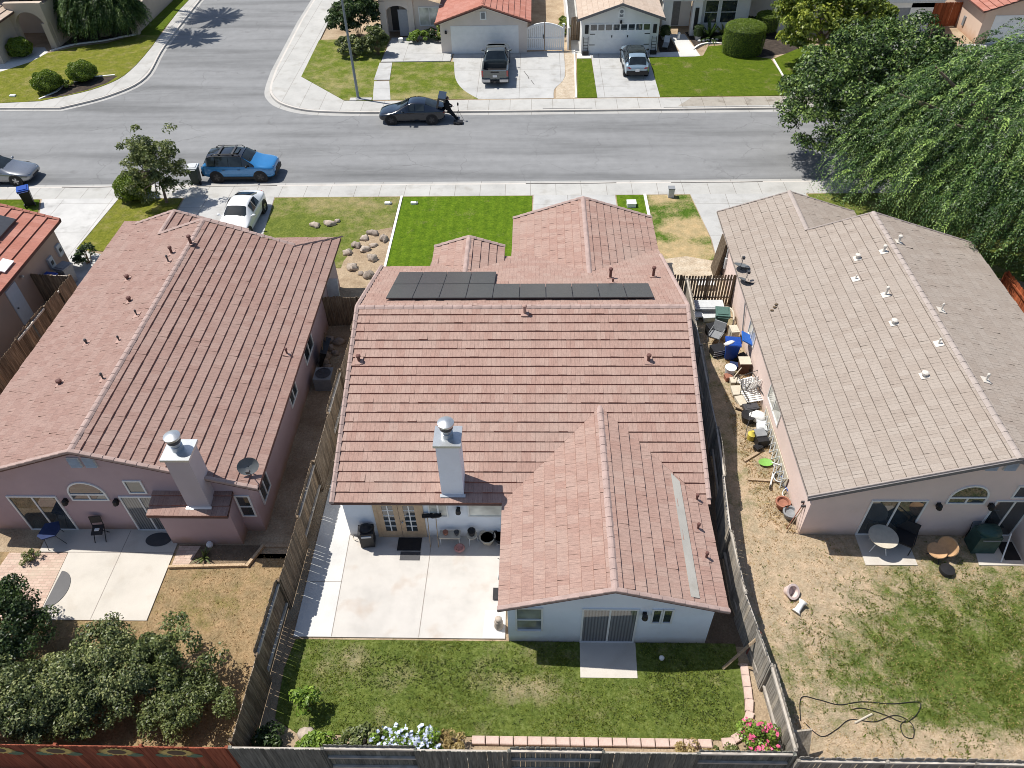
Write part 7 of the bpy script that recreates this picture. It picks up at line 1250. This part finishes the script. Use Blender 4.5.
# grey house patio
t = simple('barbecue', 'black gas barbecue with side shelf at the corner of the bright patio', 'barbecue', (-6.1, 15.75, .05), .1); b = MB(); b.cbox((0, 0, .35), (.5, .42, .6)); b.build('cart', 'black', t); b = MB(); b.cbox((0, .02, .74), (.56, .46, .18)); b.blob((0, .06, .84), (.28, .22, .14), 0, 1, .02, 14, 8); b.build('lid', 'black', t, 40); b = MB(); b.cbox((.02, -.22, .70), (.36, .04, .08)); b.build('control_panel', 'lgrey', t); b = MB(); b.cbox((-.05, -.05, .84), (.1, .1, .05)); b.cbox((.12, -.02, .86), (.08, .14, .06)); b.build('tool', 'white', t); b = MB(); b.tube(smooth_line([(-.25, .1, .3), (-.5, .15, .06), (-.6, .35, .02), (-.4, .4, .02)], 5), .015, 6); b.build('gas_hose', 'cream', t)
b = MB(); b.cbox((0, 0, .012), (.86, .55, .024)); b.cbox((0, 0, .028), (.74, .43, .012)); tag(b.build('door_mat', 'black', None, None, (-4.6, 15.72, .052)), 'black door mat before the tan french doors', 'door mat')
b = MB(); b.cbox((0, 0, .008), (.72, .36, .014)); tag(b.build('door_mat', 'dmetal', None, None, (-4.52, 15.22, .052)), 'grey runner mat lying half in the sun by the black mat', 'door mat')
for i, dx in enumerate((0, .3)):
    t = simple('push_broom', ('left push broom standing head up at the patio wall', 'right push broom standing head up at the patio wall')[i], 'broom', (-3.82+dx, 15.6, .05)); b = MB(); b.tube([(0, 0, 0), (-.02, .38, 1.32)], .016, 8); b.build('handle', 'lumber', t); b = MB(); b.cbox((-.02, .39, 1.36), (.40, .14, .14), (.2, .1, .25), 0, .6); b.build('broom_head', 'black', t)
t = simple('side_bench', 'small cream bench holding oddments under the patio window', 'bench', (-3.1, 15.85, .05)); b = MB(); b.cbox((0, 0, .43), (.75, .35, .05)); b.build('seat', 'cream', t)
for x in (-.34, .34):
    for y in (-.15, .15): b = MB(); b.tube([(x, y, 0), (x, y, .42)], .016, 6); b.build('leg', 'lgrey', t)
for i, (x, m, lb) in enumerate(((-3.25, 'terra', 'small clay pot on the cream bench'), (-2.85, 'dmetal', 'small dark pot on the cream bench'))): b = MB(); b.lathe([(.07, 0), (.1, .15), (.08, .14)], (0, 0, 0), 12); tag(b.build('small_pot', m, None, 40, (x, 15.86, .505)), lb, 'plant pot')
t = simple('plant_stand', 'small metal stand holding a dark pot at the patio wall', 'plant stand', (-2.3, 15.85, .05)); b = MB(); b.disc((0, 0, .44), .2, 'z', 16, 0, .03); b.build('shelf', 'cream', t)
for q in range(3): a = q*2.1; b = MB(); b.tube([(.22*math.cos(a), .22*math.sin(a), 0), (.15*math.cos(a), .15*math.sin(a), .43)], .014, 6); b.build('leg', 'lgrey', t)
b = MB(); b.lathe([(.1, 0), (.15, .24), (.12, .22), (.02, .16)], (0, 0, 0), 14); tag(b.build('flower_pot', 'black', None, 40, (-2.3, 15.85, .51)), 'dark pot on the small metal plant stand', 'plant pot')
b = MB(); b.lathe([(.14, .02), (.2, .12), (.15, .16), (.1, .1)], (0, 0, 0), 14); tag(b.build('pet_bowl', plain('bowl_red', (.5, .25, .22), .6), None, 40, (-2.75, 15.5, .05)), 'red and white bowl beside the plant stand', 'bowl')
for i, (x, y, m, lb) in enumerate(((-1.75, 15.85, 'cream', 'wide cream pot of dark soil at the patio wall'), (-1.25, 15.9, 'black', 'round black pot at the far end of the patio wall'))): b = MB(); b.lathe([(.18, 0), (.29, .34), (.31, .36), (.27, .36), (.24, .28)], (0, 0, 0), 18); b.disc((0, 0, .27), .245, 'z', 18, 1, .02); tag(b.build('flower_pot', [m, 'mulch'], None, 40, (x, y, .05)), lb, 'plant pot')
bike('dark bicycle with white seat parked along the patio wing wall', (-1.25, 14.9, .05), 1.5, 'black', False, .32)
t = simple('hand_truck', 'black and silver hand truck against the patio wing wall', 'hand truck', (-1.22, 13.7, .05)); b = MB(); b.tube([(0, -.2, .1), (.1, -.2, 1.1), (.1, .2, 1.1), (0, .2, .1)], .02, 6); b.tube([(.05, -.2, .6), (.05, .2, .6)], .016, 6); b.build('truck_frame', 'lgrey', t); b = MB(); b.cbox((-.12, 0, .06), (.25, .45, .03)); b.build('toe_plate', 'black', t)
for y in (-.24, .24): b = MB(); b.disc((.08, y, .12), .12, 'y', 14, 0, .05); b.build('wheel', 'black', t)
t = simple('stone_owl', 'stacked pale stone ornament at the wing wall corner of the patio', 'ornament', (-1.22, 12.5, .05)); b = MB(); b.lathe([(.14, 0), (.16, .1), (.13, .22), (.15, .32), (.12, .42)], (0, 0, 0), 14); b.build('ornament_base', 'rock', t, 40); b = MB(); b.blob((0, 0, .5), (.12, .12, .12), 0, 2, .05); b.build('ornament_head', 'rock', t, 60)
b = MB(); b.blob((0, 0, .06), (.09, .09, .09), 0, 1, .02); tag(b.build('white_ball', 'white', None, 60, (4.05, 11.45, .04)), 'white ball in the shade below the wing wall', 'ball')
# rose house patio
t = simple('folding_chair', 'black folding chair leaning on the rose wall between its doors', 'chair', (-16.1, 15.95, .05), .1)
for s in (-.2, .2): b = MB(); b.tube([(s, -.25, 0), (s, .12, .5), (s, .22, .98)], .016, 6); b.build('leg', 'black', t); b = MB(); b.tube([(s*.9, .2, 0), (s*.9, -.05, .5)], .016, 6); b.build('leg', 'black', t)
b = MB(); b.cbox((0, -.02, .48), (.4, .4, .04), (.25, 0, 0)); b.build('seat', 'black', t); b = MB(); b.cbox((0, .19, .84), (.42, .03, .3), (-.2, 0, 0)); b.build('backrest', 'black', t); b = MB(); b.cbox((0, -.04, .52), (.16, .1, .04)); b.build('folded_paper', 'white', t)
t = simple('camp_stool', 'navy cloth camp table on thin crossed legs on the rose house patio', 'camp table', (-17.75, 15.75, .05), .35); b = MB(); b.prism([(-.38, -.15), (-.2, -.36), (.25, -.34), (.4, -.05), (.32, .3), (-.15, .36)], .66, .71); b.build('tabletop', 'navy', t)
for a in (.6, 2.2, 3.7, 5.3): b = MB(); b.tube([(.25*math.cos(a), .25*math.sin(a), .67), (.42*math.cos(a+.4), .42*math.sin(a+.4), 0)], .013, 6); b.build('leg', 'dmetal', t)
b = MB(); P = [(0, 0)]+[(.56*math.cos(t_)*1.0, .74*math.sin(t_)) for t_ in [-math.pi/2+math.pi*k/14 for k in range(15)]]; b.prism(P[1:], 0, .014); tag(b.build('half_round_mat', 'dmetal', None, None, (-16.98, 13.75, .052)), 'dark half round mat at the edge of the paver patio', 'mat')
b = MB(); b.lathe([(.42, 0), (.44, .012), (.02, .014)], (0, 0, 0), 24, sx=1.1, sy=.7); tag(b.build('round_mat', 'dmetal', None, None, (-13.95, 15.85, .051)), 'dark oval mat before the narrow sliding door', 'mat')
b = MB(); b.lathe([(.1, 0), (.13, .1), (.08, .2), (.02, .22)], (0, 0, 0), 12); tag(b.build('garden_globe', 'white', None, 40, (-11.95, 15.62, .01)), 'white globe light in the planter by the chimney bay', 'garden light')
t = thing('planter_border', 'weathered timber border of the planter below the chimney bay', 'timber border', (-11.6, 14.7, 0), world=True); b = MB(); b.t = .75; b.hexa([(x, y, z) for z in (0, .14) for x, y in ((-13.15, 14.62), (-10.4, 14.72), (-10.4, 14.82), (-13.15, 14.72))]); b.build('timber', 'lumber', t); b = MB(); b.t = .7; b.hexa([(x, y, z) for z in (0, .14) for x, y in ((-10.4, 14.72), (-10.0, 15.6), (-9.9, 15.6), (-10.28, 14.7))]); b.build('timber', 'lumber', t)
b = MB(); b.cbox((0, 0, .05), (1.2, .12, .1)); tag(b.build('threshold_board', 'lumber', None, None, (-9.4, 15.6, .01)), 'board across the end of the passage beside the rose house', 'board')
t = simple('air_conditioner', 'grey air conditioning unit with round top fan in the narrow passage', 'air conditioner', (-9.35, 24.1, .01)); b = MB(); b.cbox((0, 0, .36), (.78, .78, .7)); b.build('casing', 'grey', t); b = MB(); b.lathe([(.32, .71), (.34, .74), (.3, .74), (.3, .72)], (0, 0, 0), 20); b.disc((0, 0, .715), .3, 'z', 20, 1, .006)
for k in range(5): a = 2*math.pi*k/5; b.tube([(0, 0, .73), (.3*math.cos(a), .3*math.sin(a), .735)], .012, 4)
b.build('fan_grille', ['dmetal', 'black'], t)
t = thing('wheelbarrow', 'dark wheelbarrow tipped up against the rose house side wall', 'wheelbarrow', (-9.85, 25.6, 0)); t.rotation_euler = (0, .25, 0); b = MB(); P = [(-.05, -.4, .1), (.05, -.4, .1), (.05, .4, .1), (-.05, .4, .1)]; b.hexa(P+[(-.05, -.55, 1.1), (.25, -.55, 1.1), (.25, .55, 1.1), (-.05, .55, 1.1)]); b.build('tray', 'black', t); b = MB(); b.tube([(.1, -.35, .1), (-.02, -.3, 1.6)], .025, 6); b.build('handle', 'stem', t); b = MB(); b.tube([(.1, .35, .1), (-.02, .3, 1.6)], .025, 6); b.build('handle', 'stem', t)
t = simple('leaning_sheet', 'pale grey sheet leaning by the passage gate of the rose house', 'panel', (-9.75, 29.1, 0)); b = MB(); b.hexa([(-.25, -.35, .02), (.3, -.35, .02), (.3, -.28, .02), (-.25, -.28, .02), (-.3, .25, 1.95), (.25, .25, 1.95), (.25, .32, 1.95), (-.3, .32, 1.95)]); b.build('sheet_face', 'lgrey', t)
# utility lids and small front things
for i, (x, y, lb) in enumerate(((-8.75, 39.4, 'white utility lid on the fading lawn left of the lot edging'), (-7.2, 39.4, 'white utility lid on the vivid lawn right of the lot edging'))): b = MB(); b.cbox((0, 0, .05), (.3, .22, .1)); b.cbox((.2, 0, .04), (.12, .2, .08), m=1); tag(b.build('utility_box', ['white', 'grey'], None, None, (x, y, .04)), lb, 'utility box')
b = MB(); b.cbox((0, 0, .12), (.5, .42, .24)); b.cbox((0, 0, .25), (.54, .46, .04)); tag(b.build('utility_box', 'white', None, None, (5.55, 39.0, .04)), 'white square utility box on the narrow green strip', 'utility box')
t = simple('meter_pedestal', 'pale grey pedestal on the lawn beside the sidewalk', 'pedestal', (7.95, 40.0, .03)); b = MB(); b.cbox((0, 0, .28), (.34, .34, .55), taper=.95); b.build('pedestal_body', 'lgrey', t); b = MB(); b.cbox((0, 0, .58), (.38, .38, .06)); b.build('cap', 'grey', t)
for i, (x, y, lb) in enumerate(((-39.3, 55.2, 'small white lid in the corner lawn near the sidewalk'), (19.9, 55.3, 'small white lid in the lawn right of the white edging'))): b = MB(); b.cbox((0, 0, .05), (.42, .26, .1)); b.cbox((0, 0, .1), (.3, .16, .03)); tag(b.build('utility_box', 'white', None, None, (x, y, .03)), lb, 'utility box')
for i, (x, lb) in enumerate(((3.75, 'left black trellis with a planter box beside the panelled garage door'), (9.12, 'right black trellis with a planter box beside the panelled garage door'))):
    t = thing('trellis_planter', lb, 'trellis', (x, 61.8, 0)); b = MB(); b.cbox((.2, 0, .14), (.5, .3, .28)); b.build('planter_box', 'black', t); b = MB()
    for dx in (.02, .38): b.tube([(dx, .1, .2), (dx, .14, 1.35)], .022, 5)
    for z in (.45, .7, .95, 1.2): b.tube([(.02, .12, z), (.38, .12, z)], .018, 5)
    b.build('trellis_bar', 'black', t)
t = simple('lounge_seat', 'reclining grey lounge chair on the dark bed beside the panelled garage', 'lounge chair', (10.5, 63.2, .02), -.25); b = MB(); b.hexa([(-.28, -.9, .28), (.28, -.9, .28), (.28, .3, .3), (-.28, .3, .3), (-.28, -.9, .34), (.28, -.9, .34), (.28, .3, .36), (-.28, .3, .36)]); b.build('seat', 'grey', t); b = MB(); b.hexa([(-.28, .3, .3), (.28, .3, .3), (.28, .9, .75), (-.28, .9, .75), (-.28, .28, .36), (.28, .28, .36), (.28, .86, .82), (-.28, .86, .82)]); b.build('backrest', 'lgrey', t); t.scale = (.8, .8, .8)
for x in (-.26, .26):
    for y in (-.8, .35): b = MB(); b.tube([(x, y, 0), (x, y, .3)], .02, 6); b.build('leg', 'dmetal', t)
t = simple('porch_lantern', 'white lantern standing on the porch path', 'lantern', (11.75, 64.9, .03)); b = MB(); b.lathe([(.12, 0), (.14, .06), (.1, .1), (.1, .4), (.14, .44), (.03, .55)], (0, 0, 0), 10); b.build('lantern_body', 'white', t, 30)
b = MB(); b.lathe([(.16, 0), (.2, .3), (.17, .28)], (0, 0, 0), 12); tag(b.build('plant_pot', 'white', None, 40, (-11.2, 64.9, .09)), 'white pot with a dark plant at the arched entry', 'plant pot')

# more of the side yard pile
for i, (x, y, a, c_, h, m, rz, lb) in enumerate(((8.25, 27.55, .45, .4, .5, 'black', .3, 'black tote leaning on the grey plastic chair'), (8.6, 27.45, .4, .3, .25, 'grey', -.4, 'grey shallow bin on the straw under the green bin'), (9.2, 27.2, .35, .5, .6, 'cream', .1, 'cream carton standing between the green and blue bins'), (9.3, 25.55, .3, .3, .45, 'black', .5, 'small black box behind the blue bin'), (8.95, 25.2, .5, .3, .2, 'navy', -.3, 'folded navy tarp under the blue bin'), (8.5, 24.45, .3, .3, .22, 'terra', .2, 'small rusty box beside the cream tray'), (9.05, 22.45, .6, .35, .35, 'dmetal', .2, 'dark metal case under the lower slatted chair'), (9.3, 21.45, .4, .5, .28, 'lgrey', -.2, 'light grey case below the white sack'), (8.95, 20.35, .3, .25, .2, 'black', .5, 'small black tray beside the dark tool box'))):
    t = simple('storage_case', lb, 'box', (x, y, .01), rz); b = MB(); b.cbox((0, 0, h/2), (a, c_, h), taper=.9); b.build('case_body', m, t); b = MB(); b.cbox((0, 0, h+.015), (a*1.05, c_*1.05, .03)); b.cbox((0, 0, h+.035), (a*.7, c_*.7, .02)); b.build('case_lid', m, t)
for i, (x, y, rz, L, lb) in enumerate(((8.9, 27.9, .9, 1.3, 'thin pale stick lying over the green bin'), (9.15, 24.35, -.4, 1.1, 'dark metal rod beside the brown stand'), (8.7, 21.3, 1.2, .9, 'bent metal rod between the black planter and the yellow jug'))):
    b = MB(); b.tube([(-L/2, 0, .05), (0, .03, .35), (L/2, 0, .9)], .016, 6); tag(b.build('metal_rod', ('cream', 'dmetal', 'dmetal')[i], None, 40, (x, y, .01)), lb, 'rod').rotation_euler = (0, 0, rz)
